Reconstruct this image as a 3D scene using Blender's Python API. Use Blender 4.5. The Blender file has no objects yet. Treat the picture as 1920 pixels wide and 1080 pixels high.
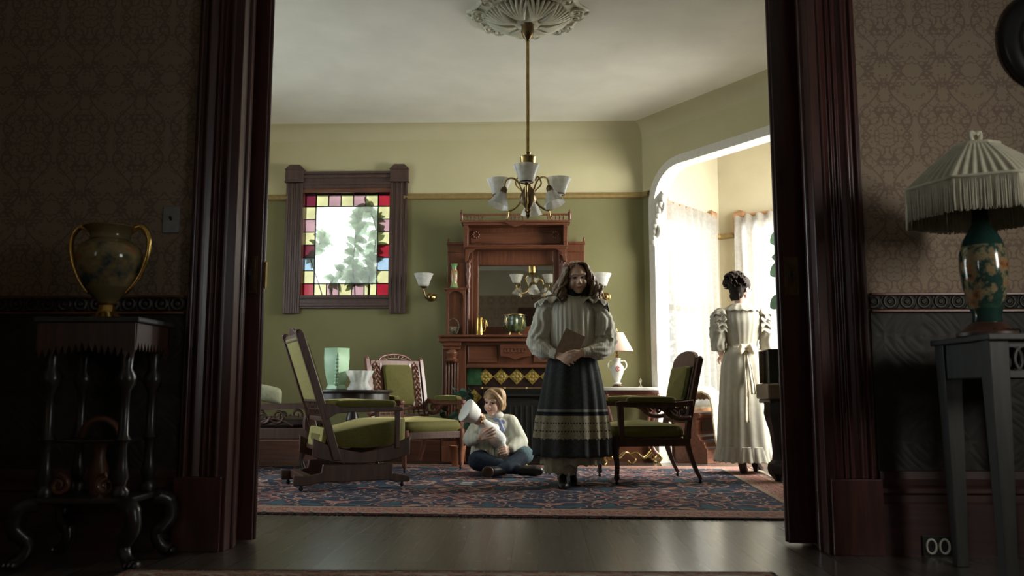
import bpy, bmesh, math, random
from mathutils import Vector, Matrix, Euler, noise
random.seed(7)
C = bpy.context.scene.collection
SC = bpy.context.scene
PI = math.pi
R = math.radians

# ---------------------------------------------------------------- camera
CAM_H, F_PX, PITCH, YAW = 0.65, 1600.0, R(6.95), R(1.7)
cam_d = bpy.data.cameras.new('camera'); cam_d.sensor_width = 36.0; cam_d.lens = F_PX / 1920 * 36
cam_d.clip_start = 0.05
cam = bpy.data.objects.new('camera', cam_d); C.objects.link(cam)
cam.location = (0, 0, CAM_H); cam.rotation_euler = (PI / 2 + PITCH, 0, YAW)
SC.camera = cam
cam_d.dof.use_dof = True; cam_d.dof.focus_distance = 6.3; cam_d.dof.aperture_fstop = 3.4

def ray(px, py):
    x = (px - 960) / F_PX; y = (540 - py) / F_PX
    fy = math.cos(PITCH) - y * math.sin(PITCH); fz = math.sin(PITCH) + y * math.cos(PITCH)
    return (x * math.cos(YAW) - fy * math.sin(YAW), x * math.sin(YAW) + fy * math.cos(YAW), fz)
def at(px, py, Y):                      # the point of the place seen at a photo pixel, at depth Y
    r = ray(px, py); t = Y / r[1]
    return Vector((r[0] * t, Y, CAM_H + r[2] * t))
def on(px, py, Z=0.0):                  # the same on a level plane
    r = ray(px, py); t = (Z - CAM_H) / r[2]
    return Vector((r[0] * t, r[1] * t, Z))

# ---------------------------------------------------------------- world, lights, exposure
world = bpy.data.worlds.new('world'); SC.world = world; world.use_nodes = True
bgn = world.node_tree.nodes['Background']
bgn.inputs[0].default_value = (0.87, 0.96, 1.0, 1); bgn.inputs[1].default_value = 2.8
SC.view_settings.view_transform = 'Standard'; SC.view_settings.look = 'None'
SC.view_settings.gamma = 1.0; SC.view_settings.use_curve_mapping = False
SC.view_settings.exposure = 1.12

def area(name, loc, target, sx, sy, power, col):
    d = bpy.data.lights.new(name, 'AREA'); d.shape = 'RECTANGLE'; d.size = sx; d.size_y = sy
    d.energy = power; d.color = col
    o = bpy.data.objects.new(name, d); C.objects.link(o); o.location = loc
    o.rotation_euler = (Vector(target) - Vector(loc)).to_track_quat('-Z', 'Y').to_euler()
    return o
K = Vector((1.035, 8.2)); DA = Vector((0.576, -0.817)); NB = Vector((0.817, 0.576))   # arch wall: corner, direction, outward
BC = on(1348, 405, 2.555).to_2d()                                                     # far corner of the bay
AB = K + DA * 0.08 + NB * 0.12
PA = K + DA * 2.6
DBR = Vector((0.748, -0.664)); BD = BC + DBR * 2.2
NR = Vector((0.664, 0.748))
def v3(p, z): return Vector((p[0], p[1], z))
m_ = (BC + BD) / 2
p_ = BC + DBR * 1.55
area('daylight_bay_right', v3(p_ + NR * 0.75 + DBR * 0.35, 2.3), v3(p_, 1.45), 0.9, 1.8, 330, (1.0, 0.97, 0.91))
m2 = (BD + PA) / 2; n2 = Vector((0.763, -0.646))
area('daylight_bay_side', v3(m2 + n2 * 0.6, 1.9), v3(m2, 1.35), 1.6, 2.2, 300, (1.0, 0.96, 0.88))
m3 = (AB + BC) / 2; n3 = Vector((-0.73, 0.68))
area('daylight_bay_left', v3(m3 + n3 * 1.1, 3.5), v3(m3, 1.2), 1.3, 1.3, 18, (1.0, 0.98, 0.94))
area('daylight_left_window', (-4.0, 5.9, 1.9), (-3.4, 5.9, 1.6), 1.5, 2.0, 16, (0.80, 0.90, 1.0))
area('daylight_stained_window', (-1.9, 9.75, 4.3), (-1.8, 8.3, 2.0), 2.0, 1.6, 200, (0.85, 0.95, 1.0))
fl = area('daylight_front_room', (3.55, 0.55, 1.75), (1.75, 3.5, 1.0), 0.8, 1.1, 3.6, (1.0, 0.93, 0.82)); fl.data.spread = R(66)
rl_ = area('fill_front_rear', (-3.45, -0.75, 1.8), (0.0, -2.0, 1.7), 0.45, 1.1, 3.0, (1.0, 0.95, 0.86)); rl_.data.spread = R(95)  # added unseen fill, brightens the rear wall seen in the mirror

# ---------------------------------------------------------------- node helpers
def new_mat(name):
    m = bpy.data.materials.new(name); m.use_nodes = True
    nt = m.node_tree
    return m, nt, nt.nodes['Principled BSDF']
def nd(nt, typ, **kw):
    n = nt.nodes.new(typ)
    for k, v in kw.items():
        if hasattr(n, k) and not k.startswith('in_'): setattr(n, k, v)
    return n
def put(nt, sock, v):
    if isinstance(v, (int, float)): sock.default_value = v
    elif isinstance(v, (tuple, list)): sock.default_value = v
    else: nt.links.new(v, sock)
def mth(nt, op, a, b=None, c=None):
    n = nt.nodes.new('ShaderNodeMath'); n.operation = op
    put(nt, n.inputs[0], a)
    if b is not None: put(nt, n.inputs[1], b)
    if c is not None: put(nt, n.inputs[2], c)
    return n.outputs[0]
def mixc(nt, f, a, b):
    n = nt.nodes.new('ShaderNodeMix'); n.data_type = 'RGBA'
    put(nt, n.inputs[0], f); put(nt, n.inputs[6], a); put(nt, n.inputs[7], b)
    return n.outputs[2]
def coords(nt, kind='Object', scale=(1, 1, 1), rot=(0, 0, 0)):
    tc = nt.nodes.new('ShaderNodeTexCoord'); mp = nt.nodes.new('ShaderNodeMapping')
    mp.inputs['Scale'].default_value = scale; mp.inputs['Rotation'].default_value = rot
    nt.links.new(tc.outputs[kind], mp.inputs[0]); return mp.outputs[0]
def sep(nt, v):
    n = nt.nodes.new('ShaderNodeSeparateXYZ'); nt.links.new(v, n.inputs[0]); return n.outputs
def comb(nt, x, y, z=0.0):
    n = nt.nodes.new('ShaderNodeCombineXYZ'); put(nt, n.inputs[0], x); put(nt, n.inputs[1], y); put(nt, n.inputs[2], z)
    return n.outputs[0]
def noi(nt, v, scale, detail=3, rough=0.5):
    n = nt.nodes.new('ShaderNodeTexNoise'); n.inputs['Scale'].default_value = scale
    n.inputs['Detail'].default_value = detail; n.inputs['Roughness'].default_value = rough
    if v is not None: nt.links.new(v, n.inputs['Vector'])
    return n.outputs[0]
def ramp(nt, f, stops, const=False):
    n = nt.nodes.new('ShaderNodeValToRGB'); put(nt, n.inputs[0], f)
    cr = n.color_ramp; cr.interpolation = 'CONSTANT' if const else 'LINEAR'
    while len(cr.elements) < len(stops): cr.elements.new(0.5)
    for e, (p, c) in zip(cr.elements, stops): e.position = p; e.color = (*c, 1)
    return n.outputs[0]
def bump(nt, b, h, strength=0.3, dist=0.01):
    n = nt.nodes.new('ShaderNodeBump'); n.inputs['Strength'].default_value = strength; n.inputs['Distance'].default_value = dist
    put(nt, n.inputs['Height'], h); nt.links.new(n.outputs[0], b.inputs['Normal'])
def simple(name, col, rough=0.5, metal=0.0, var=0.15, scale=25, spec=0.5, bmp=0.0, sheen=0.0, stretch=(1, 1, 1)):
    m, nt, b = new_mat(name)
    v = coords(nt, scale=stretch); n = noi(nt, v, scale, 4)
    lo = tuple(max(0, c * (1 - var)) for c in col); hi = tuple(min(1, c * (1 + var)) for c in col)
    put(nt, b.inputs['Base Color'], ramp(nt, n, [(0.3, lo), (0.7, hi)]))
    b.inputs['Roughness'].default_value = rough; b.inputs['Metallic'].default_value = metal
    b.inputs['Specular IOR Level'].default_value = spec
    if sheen: b.inputs['Sheen Weight'].default_value = sheen; b.inputs['Sheen Roughness'].default_value = 0.4; b.inputs['Sheen Tint'].default_value = (*hi, 1)
    if bmp: bump(nt, b, n, bmp)
    return m
def wood(name, dark, light, rough=0.35, axis='Z', coat=0.0):
    m, nt, b = new_mat(name)
    st = {'X': (2, 26, 26), 'Y': (26, 2, 26), 'Z': (26, 26, 2)}[axis]
    v = coords(nt, scale=st); n = noi(nt, v, 1.6, 5, 0.65)
    put(nt, b.inputs['Base Color'], ramp(nt, n, [(0.28, dark), (0.72, light)]))
    b.inputs['Roughness'].default_value = rough; b.inputs['Coat Weight'].default_value = coat
    b.inputs['Coat Roughness'].default_value = 0.2
    bump(nt, b, n, 0.08, 0.004)
    return m

MAT = {}
MAT['mahogany'] = wood('red_mahogany', (0.070, 0.024, 0.013), (0.19, 0.070, 0.036), 0.33)
MAT['mahogany_x'] = wood('red_mahogany_level', (0.070, 0.024, 0.013), (0.19, 0.070, 0.036), 0.33, 'X')
MAT['walnut'] = wood('brown_walnut', (0.030, 0.012, 0.008), (0.090, 0.036, 0.021), 0.45)
MAT['rosewood'] = wood('pinkish_rosewood', (0.09, 0.034, 0.022), (0.20, 0.08, 0.055), 0.28)
MAT['darkwood'] = wood('near_black_wood', (0.012, 0.009, 0.008), (0.035, 0.024, 0.02), 0.3)
MAT['doorwood'] = wood('polished_dark_red_door_wood', (0.028, 0.009, 0.008), (0.085, 0.027, 0.021), 0.3, coat=0.15)
MAT['baywood'] = wood('light_oak', (0.22, 0.11, 0.05), (0.4, 0.22, 0.11), 0.4, 'X')
MAT['brass'] = simple('aged_brass', (0.42, 0.30, 0.12), 0.28, 1.0, 0.2)
MAT['bronze'] = simple('dark_bronze', (0.16, 0.11, 0.06), 0.35, 1.0, 0.3)
MAT['gold'] = simple('gilding', (0.75, 0.48, 0.14), 0.22, 1.0, 0.12)
MAT['iron'] = simple('black_cast_iron', (0.016, 0.017, 0.017), 0.5, 0.3, 0.3, bmp=0.1)
MAT['velvet'] = simple('olive_velvet', (0.10, 0.092, 0.022), 0.75, 0, 0.10, 45, 0.2, 0.08, 0.9)
MAT['velvet'].node_tree.nodes['Principled BSDF'].inputs['Sheen Tint'].default_value = (0.58, 0.53, 0.26, 1)
MAT['velvet_back'] = simple('olive_gold_back_cloth', (0.30, 0.27, 0.10), 0.8, 0, 0.15, 60, 0.2)
MAT['plaster'] = simple('white_painted_plaster', (0.68, 0.66, 0.59), 0.6, 0, 0.05, 30)
MAT['plaster_orn'] = simple('ivory_plaster_ornament', (0.62, 0.60, 0.47), 0.55, 0, 0.12, 40)
MAT['marble'] = simple('pale_marble', (0.68, 0.66, 0.6), 0.25, 0, 0.12, 9)
MAT['skin'] = simple('skin', (0.76, 0.52, 0.41), 0.5, 0, 0.06, 30, 0.35)
MAT['skin_pale'] = simple('fair_skin', (0.66, 0.44, 0.35), 0.5, 0, 0.06, 30, 0.35)
MAT['eye'] = simple('eye_dark', (0.035, 0.022, 0.015), 0.2, 0, 0.1)
MAT['eye_white'] = simple('eye_white', (0.42, 0.38, 0.34), 0.3, 0, 0.05)
MAT['lip'] = simple('lips', (0.45, 0.17, 0.15), 0.45, 0, 0.08)
MAT['hair_brown'] = simple('brown_curls', (0.20, 0.135, 0.085), 0.42, 0, 0.4, 60, 0.5, 0.3, 0.5, stretch=(3, 3, 1))
MAT['hair_dark'] = simple('dark_brown_hair', (0.022, 0.014, 0.010), 0.75, 0, 0.4, 60, 0.2, 0.3)
MAT['hair_blond'] = simple('sandy_hair', (0.34, 0.21, 0.10), 0.45, 0, 0.3, 70, 0.5, 0.3, stretch=(3, 3, 1))
MAT['black_leather'] = simple('black_leather', (0.014, 0.012, 0.011), 0.35, 0, 0.3)
MAT['brown_leather'] = simple('brown_leather', (0.05, 0.026, 0.018), 0.4, 0, 0.3)
MAT['navy'] = simple('navy_cloth', (0.022, 0.032, 0.05), 0.85, 0, 0.3, 40, 0.2)
MAT['teal_sock'] = simple('grey_teal_knit', (0.10, 0.155, 0.17), 0.9, 0, 0.2, 60, 0.2, 0.2)
MAT['white_cloth'] = simple('off_white_cotton', (0.62, 0.60, 0.52), 0.9, 0, 0.08, 30, 0.2, 0.2)
MAT['cap_white'] = simple('white_felt', (0.72, 0.71, 0.67), 0.9, 0, 0.06, 60, 0.2, 0.1)
MAT['doll_dress'] = simple('white_doll_cloth', (0.68, 0.69, 0.68), 0.9, 0, 0.06, 40, 0.2, 0.2)
MAT['blue_silk'] = simple('pale_blue_silk', (0.20, 0.24, 0.40), 0.6, 0, 0.2)
MAT['pink_ribbon'] = simple('pale_pink_ribbon', (0.75, 0.55, 0.50), 0.6, 0, 0.1)
MAT['petticoat'] = simple('beige_petticoat_cotton', (0.30, 0.26, 0.19), 0.9, 0, 0.15, 30, 0.2)
MAT['ivory_dress'] = simple('ivory_muslin', (0.42, 0.39, 0.32), 0.85, 0, 0.07, 20, 0.2, 0.1)
MAT['rose_sash'] = simple('cream_satin_sash', (0.66, 0.58, 0.43), 0.5, 0, 0.08, 15)
MAT['book'] = simple('worn_brown_book_cloth', (0.30, 0.21, 0.15), 0.7, 0, 0.2, 30)
MAT['paper'] = simple('aged_paper', (0.5, 0.43, 0.3), 0.8, 0, 0.15, 80)
MAT['mint'] = simple('mint_green_pottery', (0.36, 0.55, 0.36), 0.35, 0, 0.1, 12)
MAT['clay'] = simple('terracotta', (0.36, 0.14, 0.06), 0.8, 0, 0.15, 20)
MAT['leaf_teal'] = simple('dark_teal_leaf', (0.025, 0.075, 0.055), 0.45, 0, 0.3, 15)
MAT['leaf_dark'] = simple('dark_green_leaf', (0.014, 0.026, 0.014), 0.9, 0, 0.3, 15, 0.08)
MAT['stem'] = simple('brown_stem', (0.09, 0.055, 0.03), 0.7, 0, 0.2)
MAT['soil'] = simple('potting_soil', (0.03, 0.02, 0.014), 0.95, 0, 0.4, 60)
MAT['lamp_cloth'] = simple('pleated_cream_silk', (0.50, 0.47, 0.35), 0.75, 0, 0.1, 30, 0.2)
MAT['pink_shade'] = simple('blush_lampshade_cloth', (0.72, 0.53, 0.42), 0.8, 0, 0.06, 30, 0.2)
MAT['porcelain'] = simple('white_porcelain', (0.72, 0.70, 0.64), 0.2, 0, 0.05)
MAT['greywood'] = wood('black_painted_worn_wood', (0.016, 0.017, 0.015), (0.042, 0.042, 0.036), 0.5)
MAT['throw'] = simple('cream_fleece', (0.60, 0.52, 0.38), 0.95, 0, 0.2, 45, 0.1, 0.8)
MAT['sage_pillow'] = simple('sage_cushion_cloth', (0.27, 0.27, 0.18), 0.85, 0, 0.15, 40, 0.2)
MAT['green_glaze'] = simple('dark_green_glaze', (0.055, 0.075, 0.03), 0.22, 0, 0.7, 30)
MAT['tile_green'] = simple('green_glazed_tile', (0.035, 0.10, 0.045), 0.2, 0, 0.3, 20)
MAT['tile_gold'] = simple('mustard_glazed_tile', (0.34, 0.24, 0.05), 0.25, 0, 0.35, 45)
MAT['tile_dark'] = simple('dark_maroon_tile', (0.03, 0.015, 0.014), 0.25, 0, 0.3)
MAT['steel_plate'] = simple('grey_metal_plate', (0.22, 0.22, 0.20), 0.4, 0.8, 0.15)
MAT['black_item'] = simple('black_lacquer', (0.01, 0.01, 0.01), 0.3, 0, 0.2)
MAT['piano_pale'] = wood('brown_lit_edge_wood', (0.10, 0.07, 0.05), (0.2, 0.15, 0.11), 0.35, 'X')  # brown board wood; on the table case its paleness imitates light

def mat_wall():
    m, nt, b = new_mat('green_and_cream_wall_paint')
    s = sep(nt, coords(nt)); n = noi(nt, coords(nt), 3.0, 3)
    g = ramp(nt, n, [(0.3, (0.175, 0.165, 0.070)), (0.7, (0.198, 0.186, 0.082))])
    c = ramp(nt, n, [(0.3, (0.50, 0.46, 0.27)), (0.7, (0.54, 0.49, 0.30))])
    f = mth(nt, 'GREATER_THAN', s[2], 2.555)
    put(nt, b.inputs['Base Color'], mixc(nt, f, g, c)); b.inputs['Roughness'].default_value = 0.75
    bump(nt, b, noi(nt, coords(nt), 60, 4), 0.06)
    return m
MAT['wall'] = mat_wall()
MAT['baywall'] = simple('beige_bay_paint', (0.43, 0.39, 0.28), 0.75, 0, 0.05, 4)
MAT['ceiling'] = simple('cream_ceiling_paint', (0.80, 0.78, 0.68), 0.8, 0, 0.05, 3)

def damask(name, base, fig, bands):
    m, nt, b = new_mat(name)
    s = sep(nt, coords(nt)); 
    u = mth(nt, 'PINGPONG', s[0], 0.125); v = mth(nt, 'PINGPONG', s[2], 0.29)
    n1 = noi(nt, comb(nt, u, v, 1.7), 15, 2.0, 0.5)
    f1 = mth(nt, 'LESS_THAN', mth(nt, 'ABSOLUTE', mth(nt, 'SUBTRACT', n1, 0.5)), 0.024)
    n2 = noi(nt, comb(nt, u, v, 5.3), 24, 2, 0.5)
    f2 = mth(nt, 'LESS_THAN', mth(nt, 'ABSOLUTE', mth(nt, 'SUBTRACT', n2, 0.58)), 0.02)
    sv = mth(nt, 'SINE', mth(nt, 'MULTIPLY', v, 2 * PI / 0.29))
    cur = mth(nt, 'ABSOLUTE', mth(nt, 'SUBTRACT', u, mth(nt, 'MULTIPLY_ADD', sv, 0.045, 0.066)))
    f3 = mth(nt, 'LESS_THAN', cur, 0.0045)
    cv = mth(nt, 'COSINE', mth(nt, 'MULTIPLY', v, 4 * PI / 0.29))
    cur2 = mth(nt, 'ABSOLUTE', mth(nt, 'SUBTRACT', u, mth(nt, 'MULTIPLY_ADD', cv, 0.03, 0.04)))
    f4 = mth(nt, 'LESS_THAN', cur2, 0.003)
    f = mth(nt, 'MAXIMUM', mth(nt, 'MAXIMUM', f1, f2), f3)
    f = mth(nt, 'MULTIPLY', f, 0.85)
    fib = noi(nt, coords(nt, scale=(1, 1, 0.1)), 220, 2)
    bb = mixc(nt, fib, tuple(c * 0.9 for c in base) + (1,), tuple(min(1, c * 1.1) for c in base) + (1,))
    put(nt, b.inputs['Base Color'], mixc(nt, f, bb, (*fig, 1)))
    b.inputs['Roughness'].default_value = 0.7
    return m
MAT['paper_wall'] = damask('faded_damask_wallpaper', (0.27, 0.20, 0.13), (0.17, 0.105, 0.072), 0)

def lincrusta():
    m, nt, b = new_mat('embossed_dark_wall_covering')
    s = sep(nt, coords(nt))
    u = mth(nt, 'PINGPONG', s[0], 0.16); v = mth(nt, 'PINGPONG', s[2], 0.22)
    d = mth(nt, 'SQRT', mth(nt, 'ADD', mth(nt, 'POWER', u, 2.0), mth(nt, 'POWER', v, 2.0)))
    h1 = mth(nt, 'SINE', mth(nt, 'MULTIPLY', d, 120.0))
    h2 = mth(nt, 'SINE', mth(nt, 'MULTIPLY', mth(nt, 'ADD', u, v), 110.0))
    n = noi(nt, comb(nt, u, v, 2.2), 16, 2)
    h = mth(nt, 'MULTIPLY', mth(nt, 'MAXIMUM', h1, h2), n)
    put(nt, b.inputs['Base Color'], ramp(nt, n, [(0.3, (0.026, 0.023, 0.020)), (0.7, (0.042, 0.037, 0.031))]))
    b.inputs['Roughness'].default_value = 0.6; b.inputs['Specular IOR Level'].default_value = 0.25; bump(nt, b, h, 0.35, 0.008)
    return m
MAT['lincrusta'] = lincrusta()

def frieze():
    m, nt, b = new_mat('floral_frieze_relief')
    s = sep(nt, coords(nt)); u = mth(nt, 'PINGPONG', s[0], 0.035)
    v = mth(nt, 'SUBTRACT', s[2], 1.025)
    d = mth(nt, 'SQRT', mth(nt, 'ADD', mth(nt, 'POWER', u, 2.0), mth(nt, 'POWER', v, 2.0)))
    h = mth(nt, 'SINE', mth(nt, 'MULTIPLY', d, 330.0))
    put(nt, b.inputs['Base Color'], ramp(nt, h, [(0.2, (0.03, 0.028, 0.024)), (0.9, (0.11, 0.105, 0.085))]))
    b.inputs['Roughness'].default_value = 0.4; bump(nt, b, h, 0.8, 0.008)
    return m
MAT['frieze'] = frieze()

def floorboards():
    m, nt, b = new_mat('dark_oak_floorboards')
    v = coords(nt, rot=(0, 0, PI / 2 - 0.0))
    br = nt.nodes.new('ShaderNodeTexBrick'); nt.links.new(v, br.inputs['Vector'])
    br.inputs['Scale'].default_value = 1.0; br.inputs['Brick Width'].default_value = 1.7; br.inputs['Row Height'].default_value = 0.105
    br.inputs['Mortar Size'].default_value = 0.0022; br.offset = 0.37
    br.inputs['Color1'].default_value = (0.050, 0.038, 0.027, 1); br.inputs['Color2'].default_value = (0.082, 0.062, 0.044, 1)
    br.inputs['Mortar'].default_value = (0.012, 0.009, 0.007, 1)
    g = noi(nt, coords(nt, scale=(30, 1.5, 1)), 2.0, 5, 0.6)
    col = mixc(nt, mth(nt, 'MULTIPLY', g, 0.5), br.outputs[0], (0.035, 0.026, 0.018, 1))
    wear = mth(nt, 'GREATER_THAN', noi(nt, coords(nt, scale=(5, 2.2, 1)), 4, 6, 0.7), 0.64)
    col = mixc(nt, mth(nt, 'MULTIPLY', wear, 0.55), col, (0.20, 0.17, 0.13, 1))
    put(nt, b.inputs['Base Color'], col)
    put(nt, b.inputs['Roughness'], mth(nt, 'MULTIPLY_ADD', g, 0.15, 0.42)); b.inputs['Coat Weight'].default_value = 1.0; b.inputs['Coat Roughness'].default_value = 0.24; b.inputs['Coat IOR'].default_value = 1.7
    bump(nt, b, mth(nt, 'ADD', br.outputs[1], mth(nt, 'MULTIPLY', g, -0.15)), -0.45, 0.006)
    return m
MAT['floor'] = floorboards()

def rug_mat(name, hx, hy, seed, pal, border):
    m, nt, b = new_mat(name)
    s = sep(nt, coords(nt))
    ax = mth(nt, 'ABSOLUTE', s[0]); ay = mth(nt, 'ABSOLUTE', s[1])
    u = mth(nt, 'PINGPONG', s[0], 0.62); v = mth(nt, 'PINGPONG', s[1], 0.72)
    n = noi(nt, comb(nt, u, v, seed), 2.7, 3.4, 0.56)
    n = mth(nt, 'ADD', n, mth(nt, 'MULTIPLY', mth(nt, 'SINE', mth(nt, 'MULTIPLY', mth(nt, 'ADD', u, mth(nt, 'MULTIPLY', v, 0.7)), 26.0)), 0.035))
    fld = ramp(nt, n, pal, True)
    d = mth(nt, 'MINIMUM', mth(nt, 'SUBTRACT', hx, ax), mth(nt, 'SUBTRACT', hy, ay))
    along = mth(nt, 'PINGPONG', mth(nt, 'ADD', s[0], mth(nt, 'MULTIPLY', s[1], 1.0)), 0.13)
    nb = noi(nt, comb(nt, along, d, seed + 3), 17, 2.5, 0.6)
    bor = ramp(nt, nb, border, True)
    f = mth(nt, 'LESS_THAN', d, 0.27)
    col = mixc(nt, f, fld, bor)
    for lo, hi, cc in ((0.0, 0.018, (0.02, 0.022, 0.026, 1)), (0.05, 0.068, (0.33, 0.27, 0.19, 1)), (0.235, 0.265, (0.34, 0.27, 0.19, 1)), (0.27, 0.285, (0.02, 0.03, 0.05, 1))):
        w = mth(nt, 'MULTIPLY', mth(nt, 'GREATER_THAN', d, lo), mth(nt, 'LESS_THAN', d, hi))
        col = mixc(nt, w, col, cc)
    fuzz = noi(nt, coords(nt), 300, 2)
    col = mixc(nt, mth(nt, 'MULTIPLY', fuzz, 0.25), col, (0.13, 0.10, 0.085, 1))
    put(nt, b.inputs['Base Color'], col); b.inputs['Roughness'].default_value = 0.95
    b.inputs['Specular IOR Level'].default_value = 0.15
    bump(nt, b, fuzz, 0.5, 0.004)
    return m
NAVY, TEAL, ROSE, RED, CRM, TAN = (0.018, 0.032, 0.065), (0.03, 0.095, 0.135), (0.38, 0.18, 0.155), (0.26, 0.065, 0.058), (0.46, 0.40, 0.32), (0.36, 0.235, 0.17)
MAT['rug'] = rug_mat('rug_wool_navy_rose', 2.24, 1.55, 1.3, [(0, TEAL), (0.39, NAVY), (0.452, ROSE), (0.470, CRM), (0.480, NAVY), (0.545, TAN), (0.562, RED), (0.58, NAVY), (0.61, TEAL), (0.66, CRM)],
                     [(0, RED), (0.4, CRM), (0.44, RED), (0.5, ROSE), (0.55, TAN), (0.6, NAVY)])
MAT['rug_front'] = rug_mat('rug_wool_red_cream', 1.17, 0.9, 4.1, [(0, RED), (0.4, TAN), (0.5, ROSE), (0.6, NAVY)],
                           [(0, RED), (0.4, TAN), (0.46, (0.06, 0.07, 0.03)), (0.5, ROSE), (0.58, CRM)])

def mix_shader(nt, f, a, b):
    n = nt.nodes.new('ShaderNodeMixShader'); put(nt, n.inputs[0], f); nt.links.new(a, n.inputs[1]); nt.links.new(b, n.inputs[2]); return n.outputs[0]
def lace():
    m, nt, b = new_mat('white_lace_curtain')
    out = nt.nodes['Material Output']
    tr = nt.nodes.new('ShaderNodeBsdfTranslucent'); tr.inputs[0].default_value = (0.46, 0.45, 0.42, 1)
    df = nt.nodes.new('ShaderNodeBsdfDiffuse'); df.inputs[0].default_value = (0.42, 0.41, 0.37, 1)
    tp = nt.nodes.new('ShaderNodeBsdfTransparent')
    n = noi(nt, coords(nt), 28, 3)
    f = mth(nt, 'MULTIPLY_ADD', mth(nt, 'GREATER_THAN', n, 0.5), 0.09, 0.04)
    cl = mix_shader(nt, 0.45, tr.outputs[0], df.outputs[0])
    nt.links.new(mix_shader(nt, f, cl, tp.outputs[0]), out.inputs[0])
    return m
MAT['lace'] = lace()
def pane(name, col, gloss=0.08, tl=0.0):
    m, nt, b = new_mat(name)
    out = nt.nodes['Material Output']
    tp = nt.nodes.new('ShaderNodeBsdfTransparent'); 
    n = noi(nt, coords(nt), 9, 3)
    put(nt, tp.inputs[0], mixc(nt, n, tuple(c * 0.75 for c in col) + (1,), tuple(min(1, c * 1.2) for c in col) + (1,)))
    gl = nt.nodes.new('ShaderNodeBsdfGlossy'); gl.inputs['Roughness'].default_value = 0.1
    sh = mix_shader(nt, gloss, tp.outputs[0], gl.outputs[0])
    if tl:
        ts = nt.nodes.new('ShaderNodeBsdfTranslucent'); ts.inputs[0].default_value = (0.9, 0.92, 0.9, 1); sh = mix_shader(nt, tl, sh, ts.outputs[0])
    nt.links.new(sh, out.inputs[0]); return m
MAT['pane'] = pane('clear_window_glass', (0.9, 0.93, 0.92), 0.05)
MAT['hazed_pane'] = pane('hazed_window_glass', (0.9, 0.93, 0.92), 0.04, 0.05)  # translucent veil mixed in, imitates glare haze that pales the leaves
for nm, c in (('red', (0.30, 0.06, 0.085)), ('yellow', (0.42, 0.40, 0.28)), ('pink', (0.35, 0.265, 0.27)), ('blue', (0.31, 0.36, 0.40)), ('purple', (0.19, 0.06, 0.09))):
    MAT['glass_' + nm] = pane('stained_' + nm + '_glass', c, 0.04)
def frosted(name, col=(0.85, 0.85, 0.82), f=0.45):
    m, nt, b = new_mat(name)
    out = nt.nodes['Material Output']
    b.inputs['Base Color'].default_value = (*col, 1); b.inputs['Roughness'].default_value = 0.18
    tr = nt.nodes.new('ShaderNodeBsdfTranslucent'); tr.inputs[0].default_value = (*col, 1)
    tp = nt.nodes.new('ShaderNodeBsdfTransparent'); tp.inputs[0].default_value = (0.9, 0.9, 0.88, 1)
    n = noi(nt, coords(nt), 35, 3)
    s1 = mix_shader(nt, 0.45, b.outputs[0], tr.outputs[0])
    s2 = mix_shader(nt, mth(nt, 'MULTIPLY', n, f), s1, tp.outputs[0])
    nt.links.new(s2, out.inputs[0]); return m
MAT['frost'] = frosted('etched_glass', f=0.5)
MAT['crystal'] = frosted('cut_crystal', (0.85, 0.86, 0.84), 0.55)
MAT['clear_glass'] = frosted('pressed_glass', (0.6, 0.55, 0.42), 1.5)
def leaf_out():
    m, nt, b = new_mat('sunlit_garden_leaf')
    out = nt.nodes['Material Output']
    df = nt.nodes.new('ShaderNodeBsdfDiffuse'); df.inputs[0].default_value = (0.22, 0.30, 0.18, 1)
    tr = nt.nodes.new('ShaderNodeBsdfTranslucent'); tr.inputs[0].default_value = (0.42, 0.50, 0.36, 1)
    put(nt, df.inputs[0], ramp(nt, noi(nt, coords(nt), 14, 3), [(0.3, (0.30, 0.38, 0.26)), (0.7, (0.42, 0.50, 0.36))]))
    nt.links.new(mix_shader(nt, 0.5, df.outputs[0], tr.outputs[0]), out.inputs[0]); return m
MAT['leaf_out'] = leaf_out()
def mirror():
    m, nt, b = new_mat('old_mirror_glass')
    b.inputs['Metallic'].default_value = 1.0; b.inputs['Roughness'].default_value = 0.02
    put(nt, b.inputs['Base Color'], ramp(nt, noi(nt, coords(nt), 2, 3), [(0.3, (0.70, 0.69, 0.63)), (0.7, (0.76, 0.74, 0.68))])); return m
MAT['mirror'] = mirror()
def striped(name, base, line, freq):
    m, nt, b = new_mat(name)
    s = sep(nt, coords(nt)); n = noi(nt, coords(nt), 9, 3)
    ang = mth(nt, 'ARCTAN2', s[0], mth(nt, 'ADD', mth(nt, 'ABSOLUTE', s[1]), 0.12))
    w = mth(nt, 'SINE', mth(nt, 'ADD', mth(nt, 'MULTIPLY', s[0], freq), mth(nt, 'MULTIPLY', n, 5.0)))
    f = mth(nt, 'MULTIPLY', mth(nt, 'GREATER_THAN', mth(nt, 'ADD', w, mth(nt, 'MULTIPLY_ADD', n, 3.0, -1.5)), 0.35), 0.5)
    put(nt, b.inputs['Base Color'], mixc(nt, f, (*base, 1), (*line, 1)))
    b.inputs['Roughness'].default_value = 0.85; b.inputs['Specular IOR Level'].default_value = 0.25
    bump(nt, b, w, 0.12, 0.005); return m
MAT['stripe_blouse'] = striped('grey_striped_blouse_cotton', (0.62, 0.60, 0.52), (0.43, 0.41, 0.35), 520)
MAT['boy_shirt'] = striped('cream_woven_shirt', (0.60, 0.60, 0.50), (0.48, 0.48, 0.39), 160)
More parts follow.
